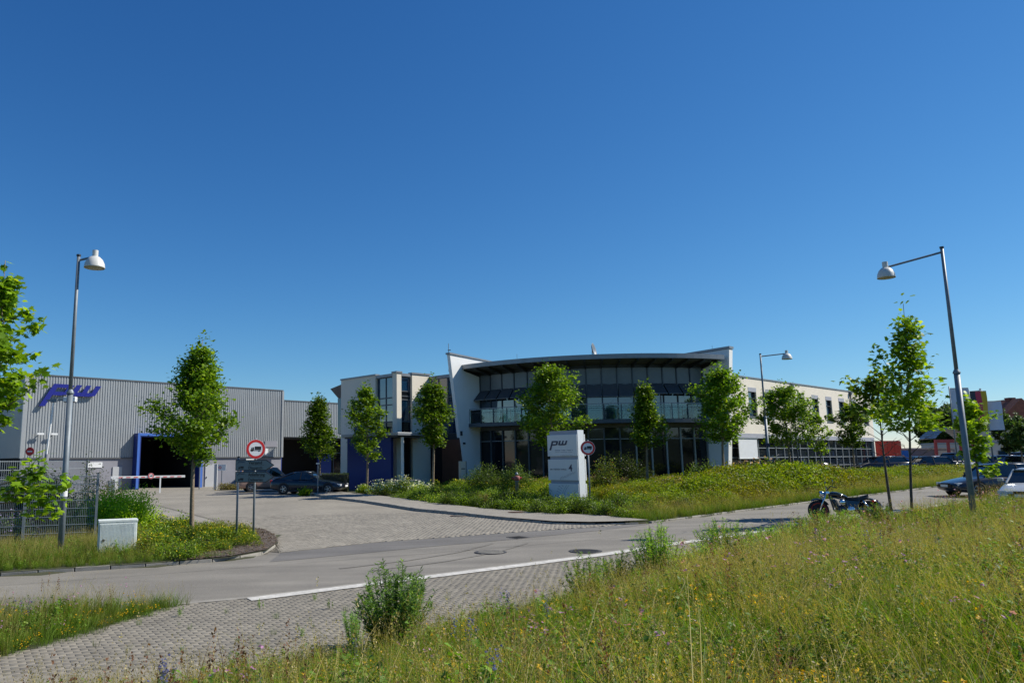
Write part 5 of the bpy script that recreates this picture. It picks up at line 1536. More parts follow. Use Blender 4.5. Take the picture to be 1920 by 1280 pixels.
for xx, ry, rz_, zc in secs:
    for k in range(n):
        a = 2 * math.pi * k / n; vs.append((xx, ry * math.cos(a), zc + rz_ * math.sin(a)))
fs = [(i * n + k, i * n + (k + 1) % n, (i + 1) * n + (k + 1) % n, (i + 1) * n + k) for i in range(4) for k in range(n)] + [tuple(range(n)), tuple(4 * n + k for k in range(n))]
o = fix(build('fuel_tank', MB().add(vs, fs), M['tank'], bk, smooth=True)); o.modifiers.new('s', 'SUBSURF').levels = 1
build('seat', MB().add([(-.08, -.12, .70), (-.08, .12, .70), (-.42, .16, .64), (-.42, -.16, .64), (-.78, .11, .76), (-.78, -.11, .76), (-.10, -.09, .76), (-.10, .09, .76), (-.42, .14, .745), (-.42, -.14, .745), (-.78, .09, .86), (-.78, -.09, .86)], [(6, 7, 8, 9), (9, 8, 10, 11), (0, 3, 9, 6), (3, 5, 11, 9), (2, 1, 7, 8), (4, 2, 8, 10), (1, 0, 6, 7), (5, 4, 10, 11)]), M['leather'], bk, bevel=.02)
build('frame', MB().tube([(fx - .38, 0, .84), (.32, 0, .36), (.20, 0, .22), (-.35, 0, .24), (-.42, 0, .60), (fx - .46, 0, .78)], .025, 8), M['tank'], bk)
for s_, xc in ((1, .20), (-1, -.08)):
    mb = MB()
    for k in range(7):
        d = .035 * k; mb.box(xc + s_ * d * .45 - .075, xc + s_ * d * .45 + .075, -.10, .10, .44 + d, .465 + d)
    build('cylinder_fins', mb, M['engine'], bk)['kind'] = 'stuff'
    build('cylinder_core', MB().tube([(xc, 0, .40), (xc + s_ * .1, 0, .70)], .06, 10), M['engine'], bk)
build('crankcase', MB().lathe([(.10, -.13), (.17, -.11), (.17, .11), (.10, .13)], (.08, 0, .34), 20, 'y'), M['engine'], bk, smooth=True)
build('primary_cover', MB().lathe([(.12, .12), (.13, .17), (.08, .19)], (-.16, 0, .36), 18, 'y'), M['chrome'], bk, smooth=True)
build('air_filter', MB().lathe([(.09, .10), (.09, .17), (.06, .185)], (.08, 0, .60), 18, 'y'), M['chrome'], bk, smooth=True)
for k in range(2):
    build('exhaust', MB().tube([(.24 - .22 * k, -.12, .55), (.28 - .22 * k, -.17, .38), (.1, -.19, .28 + .07 * k), (-.45, -.2, .27 + .07 * k), (-.95, -.2, .30 + .09 * k)], [.02, .022, .024, .034, .038], 10), M['chrome'], bk, smooth=True)
build('side_stand', MB().tube([(.05, .14, .24), (.0, .30, -.0)], .014, 6), M['chrome'], bk)
build('tail_light', MB().box(-1.07, -1.03, -.05, .05, .60, .68), M['lightr'], bk)
build('number_plate', MB().box(-1.13, -1.12, -.10, .10, .42, .56), M['signwhite'], bk)
build('oil_tank', MB().add([(-.08, -.13, .42), (-.08, .13, .42), (-.42, .13, .42), (-.42, -.13, .42), (-.02, -.11, .70), (-.02, .11, .70), (-.50, .11, .66), (-.50, -.11, .66)], [(0, 1, 2, 3), (4, 7, 6, 5), (0, 4, 5, 1), (1, 5, 6, 2), (2, 6, 7, 3), (3, 7, 4, 0)]), M['tank'], bk, bevel=.03)
build('belt_guard', MB().box(-.75, -.3, .13, .16, .36, .42), M['tank'], bk)

# ------------------------------------------------------------------ foliage
LEAF_S = (np.array([[0, 0, 0], [-.32, .45, .07], [0, 1, -.05], [.32, .45, .07]], float), [(0, 3, 2), (0, 2, 1)])
_lob = [(0, 0), (.22, .02), (.48, -.04), (.36, .2), (.62, .42), (.34, .46), (.3, .62), (.12, .6), (0, 1), (-.12, .6), (-.3, .62), (-.34, .46), (-.62, .42), (-.36, .2), (-.48, -.04), (-.22, .02)]
_lv = np.array([[0, .3, .0]] + [[x, y, -.10 * (x * x + (y - .3) ** 2) * 1.5] for x, y in _lob], float)
LEAF_M = (_lv, [(0, i + 1, (i + 1) % len(_lob) + 1) for i in range(len(_lob))])
_m2 = [(0, 0), (.45, .0), (.6, .45), (.28, .55), (0, 1), (-.28, .55), (-.6, .45), (-.45, .0)]
LEAF_5 = (np.array([[0, .3, .04]] + [[x, y, -.06] for x, y in _m2], float), [(0, i + 1, (i + 1) % 8 + 1) for i in range(8)])
LEAF_L = (np.array([[0, 0, 0], [-.12, .45, .02], [0, 1, -.12], [.12, .45, .02]], float), [(0, 3, 2), (0, 2, 1)])

def rotm(yaw, tilt, roll):
    cy, sy, ct, st, cr, sr = np.cos(yaw), np.sin(yaw), np.cos(tilt), np.sin(tilt), np.cos(roll), np.sin(roll)
    Z = np.zeros_like(yaw); O = np.ones_like(yaw)
    Rz = np.stack([cy, -sy, Z, sy, cy, Z, Z, Z, O], -1).reshape(-1, 3, 3)
    Rx = np.stack([O, Z, Z, Z, ct, -st, Z, st, ct], -1).reshape(-1, 3, 3)
    Ry = np.stack([cr, Z, sr, Z, O, Z, -sr, Z, cr], -1).reshape(-1, 3, 3)
    return Rz @ Ry @ Rx

def leaves(P, size, col, tmpl, yaw, tilt, roll):
    V0, F0 = tmpl
    R = rotm(yaw, tilt, roll)
    V = np.einsum('nij,kj->nki', R, V0) * np.asarray(size)[:, None, None] + P[:, None, :]
    F = np.array(F0)[None] + (np.arange(len(P)) * len(V0))[:, None, None]
    C = np.repeat(col, len(V0), 0)
    return V.reshape(-1, 3), F.reshape(-1, 3), C

def merge(parts):
    V = []; Fs = []; C = []; n = 0
    for v, f, c in parts:
        V.append(v); Fs.append(f + n); C.append(c); n += len(v)
    return np.concatenate(V), np.concatenate(Fs), np.concatenate(C)

def leafmesh(name, parts):
    V, Fc, C = merge(parts)
    me = npmesh(name, V, Fc.ravel(), np.full(len(Fc), 3), col=C)
    return me

GREEN = dict(
    maple=[(.050, .10, .008), (.075, .135, .010), (.12, .19, .013), (.19, .25, .02)],
    plane=[(.065, .12, .008), (.11, .18, .010), (.18, .26, .014), (.28, .33, .02)],
    dark=[(.028, .055, .018), (.040, .072, .020), (.055, .09, .025), (.08, .11, .03)],
)
def pick(pal, n, r, w=(.35, .35, .22, .08)):
    pal = np.array(pal); k = r.choice(len(pal), n, p=w)
    return pal[k] * r.uniform(.85, 1.15, (n, 1))

def tree(label, x, y, H, cb, R, n=4500, leaf=.12, prof='cone', pal='maple', seed=1, z=None, tmpl=None, trunk_r=.06, group='young street trees', lean=(0, 0), stake=False, w=(.35, .35, .22, .08), limbs=22, spread=.13, name='young_tree', dark=False, extra=()):
    """H total height, cb height of the crown's base, R widest radius"""
    z = hg(x, y) if z is None else z
    r = np.random.RandomState(seed)
    t = thing(name, label, 'tree', (x, y, z), 0, group)
    ph = r.uniform(0, 6.28)
    def tr(h):
        q = h / H
        return np.array([lean[0] * q + .05 * math.sin(q * 4 + ph) * R, lean[1] * q + .05 * math.cos(q * 3.3 + ph) * R, h])
    hs = np.linspace(-.15, H * .99, 15)
    build('trunk', MB().tube([tr(h) for h in hs], [max(.008, trunk_r * (1 - .95 * max(0, h) / H)) for h in hs], 8), M['barkd' if dark else 'bark'], t, smooth=True)
    def shape(q):         # q 0 at the crown base, 1 at the top
        if prof == 'cone': return (np.sin(np.pi * min(1, q * 1.6 + .18) / 2) if q < .3 else 1.0 - .86 * ((q - .3) / .7) ** .95)
        if prof == 'oval': return max(.12, np.sin(np.pi * (q * .86 + .12)) ** .7)
        if prof == 'lowcone': return (q / .15 * .5 + .5 if q < .15 else 1.0 - .8 * ((q - .15) / .85) ** .7)
        if prof == 'bottle': return (.75 + q if q < .25 else (1.0 - (q - .25) * 2.1 if q < .5 else .42 - .3 * (q - .5) / .5))
        if prof == 'sparse': return max(.1, (.55 + q * .9) if q < .45 else .95 - 1.35 * (q - .45))
        return 1.0
    mb = MB(); CL = []
    ax, asym = r.uniform(0, 6.28), r.uniform(.08, .26); lump = r.uniform(.72, 1.2, 7)
    for i in range(limbs):
        q = ((i + r.uniform(0, .8)) / limbs) ** .9
        h0_ = cb + (H - cb) * q * .86
        a = i * 2.4 + r.uniform(-.5, .5)
        L = R * shape(q) * r.uniform(.58, 1.12) * (1 + asym * math.cos(a - ax)) * lump[int(q * 6.99)]
        up = r.uniform(.35, .9) * (1 + .4 * q)
        p0 = tr(h0_ - L * .35); pts = [p0]
        for s_ in (.35, .7, 1.0):
            pts.append(p0 + np.array([math.cos(a) * L * s_, math.sin(a) * L * s_, L * up * (s_ ** .8) * .9]) + r.normal(0, .03 * L, 3))
        mb.tube(pts, [trunk_r * .34 * (1 - .5 * q), trunk_r * .22 * (1 - .5 * q), .007, .004], 5, cap=False)
        for s_ in np.arange(.25, 1.06, .16):
            k_ = s_ * 3; j = min(2, int(k_)); f_ = k_ - j
            CL.append((pts[j] * (1 - f_) + pts[j + 1] * f_, .6 + .7 * s_, s_))
        for _ in range(2):
            s_ = r.uniform(.35, .85); j = min(2, int(s_ * 3)); f_ = s_ * 3 - j; b = pts[j] * (1 - f_) + pts[j + 1] * f_
            a2 = a + r.choice([-1, 1]) * r.uniform(.5, 1.2); l2 = L * r.uniform(.25, .5)
            e = b + np.array([math.cos(a2) * l2, math.sin(a2) * l2, l2 * r.uniform(.2, .8)])
            mb.tube([b, e], [.008, .004], 4, cap=False); CL += [(b * .4 + e * .6, .8, .6), (e, 1.0, 1.0)]
    for ex in extra:      # single long shoots: (height on the trunk, azimuth deg, length, rise)
        h_, a_, l_, ri = ex; a_ = math.radians(a_)
        p0 = tr(h_); pts = [p0 + np.array([math.cos(a_) * l_ * s_, math.sin(a_) * l_ * s_, ri * s_ ** 1.3]) for s_ in (0, .33, .66, 1)]
        mb.tube(pts, [.02, .014, .009, .004], 5, cap=False)
        CL += [(pts[2] * (1 - s_) + pts[3] * s_ + r.normal(0, .10, 3), 1.3, 1.0) for s_ in (-.4, -.2, 0, .2, .4, .7, .9, 1.0)]
    for q in np.linspace(.55, 1.0, 7): CL.append((tr(cb + (H - cb) * q), .6, .9))
    build('branches', mb, M['barkd' if dark else 'bark'], t)['kind'] = 'stuff'
    cp = np.array([c[0] for c in CL]); cw = np.array([c[1] for c in CL]); ct = np.array([c[2] for c in CL])
    k = r.choice(len(cp), n, p=cw / cw.sum())
    sp = spread * R * 1.0 + .05
    P = cp[k] + np.clip(r.normal(0, 1, (n, 3)), -1.7, 1.7) * np.array([sp, sp, sp * .75]) * r.uniform(.4, 1.1, (n, 1))
    lowz = cb - .35 if not extra else min(e_[0] for e_ in extra) - .45
    P[:, 2] = np.where(P[:, 2] < lowz, 2 * lowz - P[:, 2], P[:, 2])
    cc = pick(GREEN[pal], n, r, w) * (0.85 + .3 * r.rand(len(cp)))[k][:, None]
    tmpl = tmpl or LEAF_5
    part = leaves(P, leaf * r.uniform(.65, 1.25, n), cc, tmpl, r.uniform(0, 6.28, n), r.normal(-.45, .45, n), r.normal(0, .45, n))
    cr = link('crown', leafmesh('crown', [part]), M['leafm'], t)
    if stake:
        for sx in (-.28, .28):
            build('stake', MB().tube([(sx, 0, -.1), (sx, 0, cb * .9)], .03, 6), M['bark'], t)
    return t

def T(label, px, Y, ytop, ybase_crown, Rpx, z=None, **k):
    x, y = P2(px, Y); z = hg(x, y) if z is None else z
    H = zat(px, ytop, Y) - z; cb = zat(px, ybase_crown, Y) - z
    if k.get('tmpl') is None: k['n'] = int(k['n'] * 1.4); k['leaf'] *= .84
    return tree(label, x, y, H, cb + .12, Rpx * Y / 1420, z=z, **k)

T('dense young tree on the traffic island at the left', 367, 25.9, 632, 862, 80, n=9500, leaf=.115, prof='cone', seed=3, trunk_r=.085, limbs=34, spread=.14, stake=False)
T('tree standing behind the parked dark coupe', 598, 52, 738, 862, 44, n=5200, leaf=.15, prof='lowcone', seed=4, trunk_r=.09, limbs=24, spread=.15)
T('tree in front of the dark blue screen wall', 687, 47.5, 716, 858, 46, n=4200, leaf=.15, prof='oval', seed=9, trunk_r=.09, limbs=24, spread=.13, w=(.3, .35, .25, .1))
T('tree beside the white flowering shrubs, before the entrance', 812, 44.5, 706, 836, 48, n=5200, leaf=.15, prof='cone', seed=6, trunk_r=.085, limbs=28, spread=.14)
T('tree just behind the company sign pillar', 1034, 41, 676, 842, 58, n=7000, leaf=.14, prof='oval', seed=7, trunk_r=.085, limbs=30, spread=.14, w=(.28, .34, .26, .12))
T('narrow bottle-shaped tree before the middle of the glass front', 1213, 41, 712, 838, 40, n=5200, leaf=.13, prof='bottle', seed=8, trunk_r=.08, limbs=34, spread=.15, w=(.28, .34, .26, .12))
T('broad tree before the right leaning wall', 1358, 41, 682, 828, 60, n=7000, leaf=.14, prof='oval', seed=10, trunk_r=.085, limbs=30, spread=.13)
T('tree in front of the cream wing, right of the street lamp', 1478, 47, 718, 834, 52, n=5500, leaf=.14, prof='oval', seed=11, trunk_r=.08, limbs=28, spread=.13, z=1.0)
T('thin pale young tree between two larger ones by the wing', 1538, 44, 772, 852, 24, n=900, leaf=.13, prof='oval', seed=12, pal='plane', trunk_r=.05, limbs=16, z=1.0)
T('small dark tree near the end of the wing', 1602, 52, 752, 838, 30, n=3000, leaf=.15, prof='oval', seed=13, trunk_r=.07, limbs=20, z=1.0)
T('young plane tree by the road, left of the taller one', 1660, 27, 690, 868, 50, n=1200, leaf=.16, prof='oval', seed=14, pal='plane', trunk_r=.055, limbs=24, tmpl=LEAF_M, dark=True, z=.45, spread=.16, extra=((3.9, 178, 1.0, .9),))
T('tall young plane tree with a thin leggy top in the meadow', 1703, 24.6, 566, 872, 80, n=2500, lean=(.35, 0), leaf=.15, prof='lowcone', seed=15, pal='plane', trunk_r=.05, limbs=30, tmpl=LEAF_M, dark=True, z=.45, spread=.13, extra=((4.0, 190, 1.0, 1.5), (3.3, 5, .9, .8), (4.6, 10, .5, .7)))
T('thin young plane tree right of the tall lamp post', 1828, 29, 738, 868, 32, n=1500, leaf=.17, prof='oval', seed=16, pal='plane', trunk_r=.045, limbs=18, tmpl=LEAF_M, dark=True, z=.75, extra=((2.4, 0, .75, .9), (1.0, 5, .8, .3)))
T('large-leaved plane tree at the left picture edge', -14, 18.2, 484, 800, 66, n=1900, w=(.5, .34, .13, .03), leaf=.18, prof='oval', seed=21, pal='plane', trunk_r=.055, limbs=30, tmpl=LEAF_M, z=.05, spread=.11, extra=((1.55, -6, 1.85, .62), (1.5, 8, 1.6, .25), (1.3, 0, 1.5, .15), (1.9, 0, 1.2, .5), (3.7, 3, 1.15, .9), (1.5, 3, 1.0, .9), (1.5, -20, .8, .5)), stake=False)
T('dark leafy tree under the chimney of the tiled house', 1893, 62, 768, 850, 19, n=1800, leaf=.2, prof='oval', seed=17, pal='dark', trunk_r=.09, z=1.0)
T('dark leafy tree at the far right edge of the picture', 1918, 60, 775, 846, 24, n=2200, leaf=.2, prof='oval', seed=18, pal='dark', trunk_r=.09, z=1.0)
T('big dark green tree rising behind the arched shelter', 1782, 92, 758, 838, 42, n=5200, leaf=.34, prof='oval', seed=19, pal='dark', trunk_r=.25, z=1.0, group=None, name='broadleaf_tree')
T('dark bushy tree left of the big one behind the shelter', 1745, 94, 785, 838, 24, n=2600, leaf=.34, prof='oval', seed=20, pal='dark', trunk_r=.2, z=1.0, group=None, name='broadleaf_tree')

# bushes -------------------------------------------------------------
def bush(name, label, x, y, rx, ry, h, n, leaf, pal, seed, tmpl=LEAF_S, w=(.35, .35, .22, .08), flowers=None, z=None, group=None, up=False, cat='shrub'):
    r = np.random.RandomState(seed)
    z = hg(x, y) if z is None else z
    t = thing(name, label, cat, (x, y, z), 0, group)
    nc = 34
    a = r.uniform(0, 6.28, nc); q = np.sqrt(r.rand(nc)); hh = h * np.sqrt(np.maximum(.05, 1 - q * q)) * r.uniform(.45, 1.0, nc)
    C = np.stack([np.cos(a) * q * rx, np.sin(a) * q * ry, hh], 1)
    mb = MB()
    for c in C: mb.tube([(c[0] * .15, c[1] * .15, -.05), tuple(c * np.array([.7, .7, .6])), tuple(c)], [.014, .009, .004], 4, cap=False)
    build('stems', mb, M['barkd'], t)['kind'] = 'stuff'
    k = r.choice(nc, n); s_ = r.rand(n) ** .5
    P = C[k] * np.stack([.35 + .65 * s_, .35 + .65 * s_, s_], 1) + r.normal(0, 1, (n, 3)) * np.array([rx * .16, ry * .16, h * .10])
    P[:, 2] = np.maximum(P[:, 2], .02)
    cc = pick(pal, n, r, w)
    parts = [leaves(P, leaf * r.uniform(.6, 1.3, n), cc, tmpl, r.uniform(0, 6.28, n), (r.normal(.9, .35, n) if up else r.normal(.2, .6, n)), r.normal(0, .5, n))]
    link('foliage', leafmesh('foliage', parts), M['leafm'], t)
    if flowers:
        fn, fs_, fc = flowers
        k = r.choice(nc, fn)
        P = C[k] + r.normal(0, 1, (fn, 3)) * np.array([rx * .2, ry * .2, h * .07]) + np.array([0, 0, h * .06])
        link('blossoms', leafmesh('blossoms', [leaves(P, fs_ * r.uniform(.7, 1.3, fn), np.array([fc]) * r.uniform(.85, 1.1, (fn, 1)), LEAF_5, r.uniform(0, 6.28, fn), r.normal(.5, .5, fn), r.normal(0, .5, fn))]), M['petal'], t)
    return t
SHR = [(.05, .09, .022), (.075, .12, .03), (.10, .15, .04), (.15, .19, .05)]
YG = [(.09, .15, .010), (.15, .23, .012), (.23, .32, .015), (.32, .38, .03)]
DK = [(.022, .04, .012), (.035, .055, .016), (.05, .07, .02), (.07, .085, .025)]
BR = [(.05, .05, .02), (.08, .07, .03), (.11, .09, .04), (.07, .09, .03)]
bush('green_shrub', 'left one of two round green shrubs at the foot of the left leaning wall', *P2(906, 43), 1.25, .9, 1.5, 5200, .07, SHR, 31, up=True, z=.85)
bush('green_shrub', 'right one of two round green shrubs, above the hydrant', *P2(966, 42.5), 1.0, .9, 1.5, 4600, .07, SHR, 32, up=True, z=.85)
bush('green_shrub', 'loose reddish-flecked shrub right of the company sign pillar', *P2(1132, 37), .8, .8, 2.0, 4200, .08, [(.05, .075, .015), (.08, .11, .02), (.12, .15, .025), (.14, .07, .03)], 33, z=.6)
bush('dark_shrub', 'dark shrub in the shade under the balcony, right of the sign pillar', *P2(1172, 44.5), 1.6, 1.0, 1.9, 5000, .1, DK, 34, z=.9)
bush('green_shrub', 'rounded shrub in front of the right leaning wall', *P2(1316, 43), 1.0, .9, 1.6, 4200, .09, SHR, 35, z=.95)
bush('green_shrub', 'shrub before the ground floor windows of the wing', *P2(1386, 45), .8, .8, 1.2, 3000, .09, SHR, 36, z=1.0)
bush('green_shrub', 'loose light green shrub half way along the wing', *P2(1525, 44), .7, .7, 1.5, 1600, .1, GREEN['plane'], 37, z=1.0)
bush('broom_shrub', 'bright yellow-green bushy shrub behind the utility cabinet', *P2(232, 26.0), 1.25, 1.1, 1.85, 17000, .065, [(.14, .22, .012), (.20, .30, .014), (.28, .38, .018), (.36, .43, .03)], 38, up=True, z=.05)
bush('dark_shrub', 'dark twiggy shrub behind the bright yellow-green one', *P2(268, 28.2), .75, .8, 1.25, 1800, .06, DK, 39, z=.05)
bush('dark_shrub', 'tall dark shrub behind the end post of the mesh fence', *P2(176, 29.5), .8, .8, 2.6, 1700, .085, DK, 40, z=.1)
bush('dark_shrub', 'dark purplish shrub left of the barrier housing', *P2(214, 33), .8, .8, 2.2, 1600, .085, BR, 41, z=.1)
bush('dark_shrub', 'brownish shrub below the small round red sign', *P2(66, 30), 1.2, .8, 2.4, 2200, .09, BR, 42, z=.1)
bush('garden_shrub', 'green shrub just behind the mesh fence, right half', *P2(150, 25.4), 1.0, .6, 1.6, 7000, .06, YG, 43, up=True, z=.0)
bush('dark_shrub', 'dark shrub behind the mesh fence, middle', *P2(88, 25.9), 1.5, .7, 2.2, 17000, .10, DK, 44, z=.0)
bush('lavender_shrub', 'lilac flowering shrub behind the mesh fence at the left edge', *P2(22, 23.4), .9, .5, 1.05, 2600, .07, SHR, 45, flowers=(420, .05, (.34, .27, .50)), up=True, z=.0)
bush('dark_shrub', 'dark dense shrub behind the lilac flowering one', *P2(45, 26.2), 1.5, .6, 2.35, 17000, .10, DK, 46, z=.0)
for i, (px, Y, rx_2, hh, lab) in enumerate(((720, 45.3, .95, .95, 'left clump of white flowering roses behind the sidewalk'), (757, 44.9, .95, 1.05, 'middle clump of white flowering roses before the planter wall'), (786, 44.4, .7, .8, 'right clump of white flowering roses next to the tree trunk'), (684, 46.5, .5, .6, 'smallest clump of white flowering roses at the blue wall'))):
    bush('rose_bush', lab, *P2(px, Y), rx_2, .6, hh, 2200, .07, YG, 50 + i, flowers=(260 if i < 3 else 50, .065, (.72, .72, .60)), z=.52, group='white flowering roses')
bush('grass_clump', 'small green grass tuft in front of the dark coupe', *P2(572, 46.8), .42, .3, .55, 900, .16, YG, 60, tmpl=LEAF_L, up=True, z=h0(*P2(572, 46.8)), cat='plant')
bush('low_shrub', 'brownish mound of low shrub left of the parked cars', *P2(432, 60), 1.2, .8, .75, 2200, .1, [(.16, .13, .05), (.2, .16, .06), (.12, .12, .04), (.1, .1, .03)], 61, z=.2)
# mounded low shrubs of the beds: a few kinds, copied
MO = [(.05, .09, .010), (.09, .15, .014), (.14, .21, .018), (.20, .27, .03)]
MO2 = [(.04, .07, .012), (.065, .11, .016), (.10, .15, .02), (.14, .18, .03)]
kinds = [bush('mounded_shrub', 'x', 0, -50, .62, .55, .62, 2600, .055, MO, 301, up=True, z=0), bush('mounded_shrub', 'x', 0, -50, .55, .5, .7, 2400, .055, MO2, 302, up=True, z=0),
         bush('mounded_shrub', 'x', 0, -50, .6, .5, .55, 2400, .05, MO, 303, z=0, flowers=(26, .035, (.75, .56, .03))), bush('mounded_shrub', 'x', 0, -50, .6, .55, .6, 2400, .05, [(.12, .11, .03), (.17, .14, .04), (.12, .14, .03), (.2, .16, .06)], 304, z=0)]
used = set()
def mound(k, x, y, s, lab, grp):
    z = hg(x, y) - .03; rz = rnd.uniform(0, 6.28)
    if k not in used:
        used.add(k); o = kinds[k]; o.location = (x, y, z); o.rotation_euler = (0, 0, rz); o['label'] = lab; o['group'] = grp
    else: o = copy_thing(kinds[k], (x, y, z), rz, lab, grp)
    o.scale = (s, s, s * rnd.uniform(.85, 1.1))
LABS = ['fresh green mounded shrub in the planting bed behind the sidewalk', 'dark green mounded shrub in the planting bed behind the sidewalk', 'mounded shrub with a few yellow blossoms in the planting bed behind the sidewalk', 'tan and green mounded shrub in the planting bed behind the sidewalk']
bl = resample(offset_line(BED_EDGE[1:-1], .95), 1.05)
r_ = np.random.RandomState(9)
ORD = 'first second third fourth fifth sixth seventh eighth ninth tenth eleventh twelfth thirteenth fourteenth fifteenth sixteenth seventeenth eighteenth nineteenth twentieth twenty-first twenty-second twenty-third twenty-fourth'.split()
LOOK = ['fresh green', 'dark green', 'yellow blossoming', 'tan and green']
for row, (d0, st) in enumerate(((.42, .95), (1.4, 1.1), (2.5, 1.25), (3.7, 1.5))):
    cnt = 0
    for i, (x, y) in enumerate(resample(offset_line(BED_EDGE[1:-1], d0), st)):
        if row == 0 and r_.rand() < .12: continue
        x += r_.normal(0, .18); y += r_.normal(0, .18)
        if math.hypot(x - 7.1, y - 34.6) < 1.5 or math.hypot(x - 5.1, y - 38.5) < 1.0: continue
        k = int(r_.choice(4, p=(.36, .26, .28, .10))) if row == 0 else int(r_.choice(4, p=(.4, .34, .1, .16)))
        lab = '%s mounded shrub, %s from the left in the %s row behind the sidewalk' % (LOOK[k], ORD[cnt], ('front', 'second', 'third', 'rear')[row]); cnt += 1
        mound(k, x, y, r_.uniform(.85, 1.2), lab, 'mounded shrubs in the bed behind the sidewalk')
ISL = ['nearest the cabinet at the kerb', 'second from the cabinet along the kerb', 'third from the cabinet along the kerb', 'just right of the cabinet top', 'left of the tree trunk', 'in front and right of the tree trunk', 'right behind the tree trunk', 'nearest the arrow board posts', 'furthest back, left of the tree trunk', 'close behind the cabinet edge']
for qi, (px, py, s) in enumerate(((285, 1043, .9), (318, 1050, .8), (352, 1052, .75), (300, 1018, 1.0), (345, 1025, .95), (392, 1038, .8), (395, 1012, .9), (430, 1020, .75), (340, 1002, 1.0), (268, 1025, .9))):
    x, y = G(px, py)
    mound(2, x, y, s * 1.25, 'yellow blossoming island shrub, ' + ISL[qi], 'yellow blossoming shrubs on the traffic island')
# clipped hedge in the shade before the blue wall
x0, y0 = P2(606, 50.2); x1, y1 = P2(651, 50.2)
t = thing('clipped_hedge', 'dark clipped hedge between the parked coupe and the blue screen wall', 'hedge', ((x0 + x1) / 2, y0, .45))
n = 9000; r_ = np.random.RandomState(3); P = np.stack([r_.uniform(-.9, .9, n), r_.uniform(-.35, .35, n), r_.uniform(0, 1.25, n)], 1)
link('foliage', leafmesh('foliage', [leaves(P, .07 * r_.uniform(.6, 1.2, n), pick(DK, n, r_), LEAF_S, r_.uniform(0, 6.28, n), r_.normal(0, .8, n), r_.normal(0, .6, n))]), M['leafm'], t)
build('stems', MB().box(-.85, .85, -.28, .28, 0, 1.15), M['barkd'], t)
x, y = P2(596.5, 47.5)
t = thing('bollard_light', 'slim bollard light in front of the dark parked coupe', 'light', (x, y, .4))
build('post', MB().tube([(0, 0, 0), (0, 0, 1.9)], .04, 8), M['galv'], t); build('head', MB().box(-.12, .1, -.06, .06, 1.9, 1.98), M['lampw'], t)

# tall wild plants -----------------------------------------------------
def weed(label, x, y, h, rad, nst, seed, pal, leaf=.085, per=60, droop=.25):
    r = np.random.RandomState(seed); z = hg(x, y)
    t = thing('wild_plant', label, 'plant', (x, y, z - .02), 0, 'tall wild plants along the meadow edge')
    mb = MB(); parts = []
    for i in range(nst):
        a = r.uniform(0, 6.28); q = r.rand() ** .6; hh = h * (1 - .28 * q * q) * r.uniform(.75, 1.06)
        b = np.array([math.cos(a) * q * rad * .35, math.sin(a) * q * rad * .35, 0]); e = np.array([math.cos(a) * q * rad, math.sin(a) * q * rad, hh])
        m_ = (b + e) / 2 + np.array([0, 0, hh * .12])
        mb.tube([b, m_, e], [.006, .004, .002], 4, cap=False)
        s_ = r.uniform(.12, 1.0, per)[:, None]
        P = (1 - s_) ** 2 * b + 2 * s_ * (1 - s_) * m_ + s_ ** 2 * e
        parts.append(leaves(P, leaf * r.uniform(.6, 1.2, per) * (1.15 - .4 * s_[:, 0]), pick(pal, per, r), LEAF_L, r.uniform(0, 6.28, per), r.uniform(.5, 1.2, per) - droop, r.normal(0, .2, per)))
    link('foliage', leafmesh('foliage', parts), M['leafm'], t)
    build('stems', mb, M['weedstem'], t)['kind'] = 'stuff'
    return t
M['weedstem'] = mat('plant_stem', (.12, .15, .05), .8, var=.2)
SIL = [(.08, .16, .04), (.12, .22, .055), (.18, .29, .08), (.24, .36, .12)]
WEED = [(.08, .16, .018), (.12, .22, .025), (.18, .29, .035), (.25, .35, .05)]
weed('big bushy grey-green wild plant at the meadow edge, left of centre', *P2(738, 10.3), 1.22, .56, 110, 71, SIL, leaf=.10, per=70)
weed('small bluish wild plant just left of the big bushy one', *P2(668, 11.1), .6, .25, 22, 72, SIL, leaf=.06)
for i, (px, Y, h, rad, ns, lab) in enumerate((
    (1190, 12.9, .62, .38, 40, 'leafy wild plant left of the tall one that reaches over the white line'),
    (1310, 14.9, .72, .5, 40, 'bushy wild plant between the two widest ones at the meadow edge'),
    (1388, 16.8, .65, .5, 40, 'bushy wild plant just right of the widest one'),
    (1450, 18.6, .7, .5, 45, 'fresh green wild plant below the tree shadows on the road'),
    (1575, 21.5, .8, .5, 50, 'fresh green wild plant right in front of the motorcycle engine'),
    (1640, 22.4, .85, .55, 50, 'green wild plant in front of the left plane tree trunk'),
    (1250, 12.0, .6, .4, 40, 'low leafy wild plant in the meadow below the tall one'),
    (1222, 13.2, 1.3, .42, 60, 'tall light green wild plant reaching over the white line'),
    (1275, 14.2, .75, .35, 24, 'lower green wild plant right of the one over the white line'),
    (1352, 15.8, 1.15, .62, 75, 'wide green wild plant in front of the road, right of centre'),
    (1092, 12.7, .95, .42, 36, 'loose wild plant below the large dark manhole cover'),
    (1145, 13.2, .9, .35, 30, 'loose wild plant between the manhole cover and the tall plant'),
    (1420, 17.8, .75, .6, 40, 'green wild plant half way between the wide one and the motorcycle'),
    (1535, 20.6, .95, .65, 60, 'dark green wild plant right below the front wheel of the motorcycle'),
    (1480, 19.4, .8, .55, 40, 'green wild plant left below the motorcycle'),
    (1010, 11.7, .5, .3, 14, 'small wild plant near the blue flower spikes'),
    (1600, 15.5, .8, .5, 36, 'wild plant in mid meadow below the motorcycle'),
    (1760, 19.0, .85, .5, 36, 'wild plant between the plane tree and the tall lamp post'))):
    weed(lab, *P2(px, Y), h, rad * 1.1, int(ns * 1.5), 80 + i, WEED)

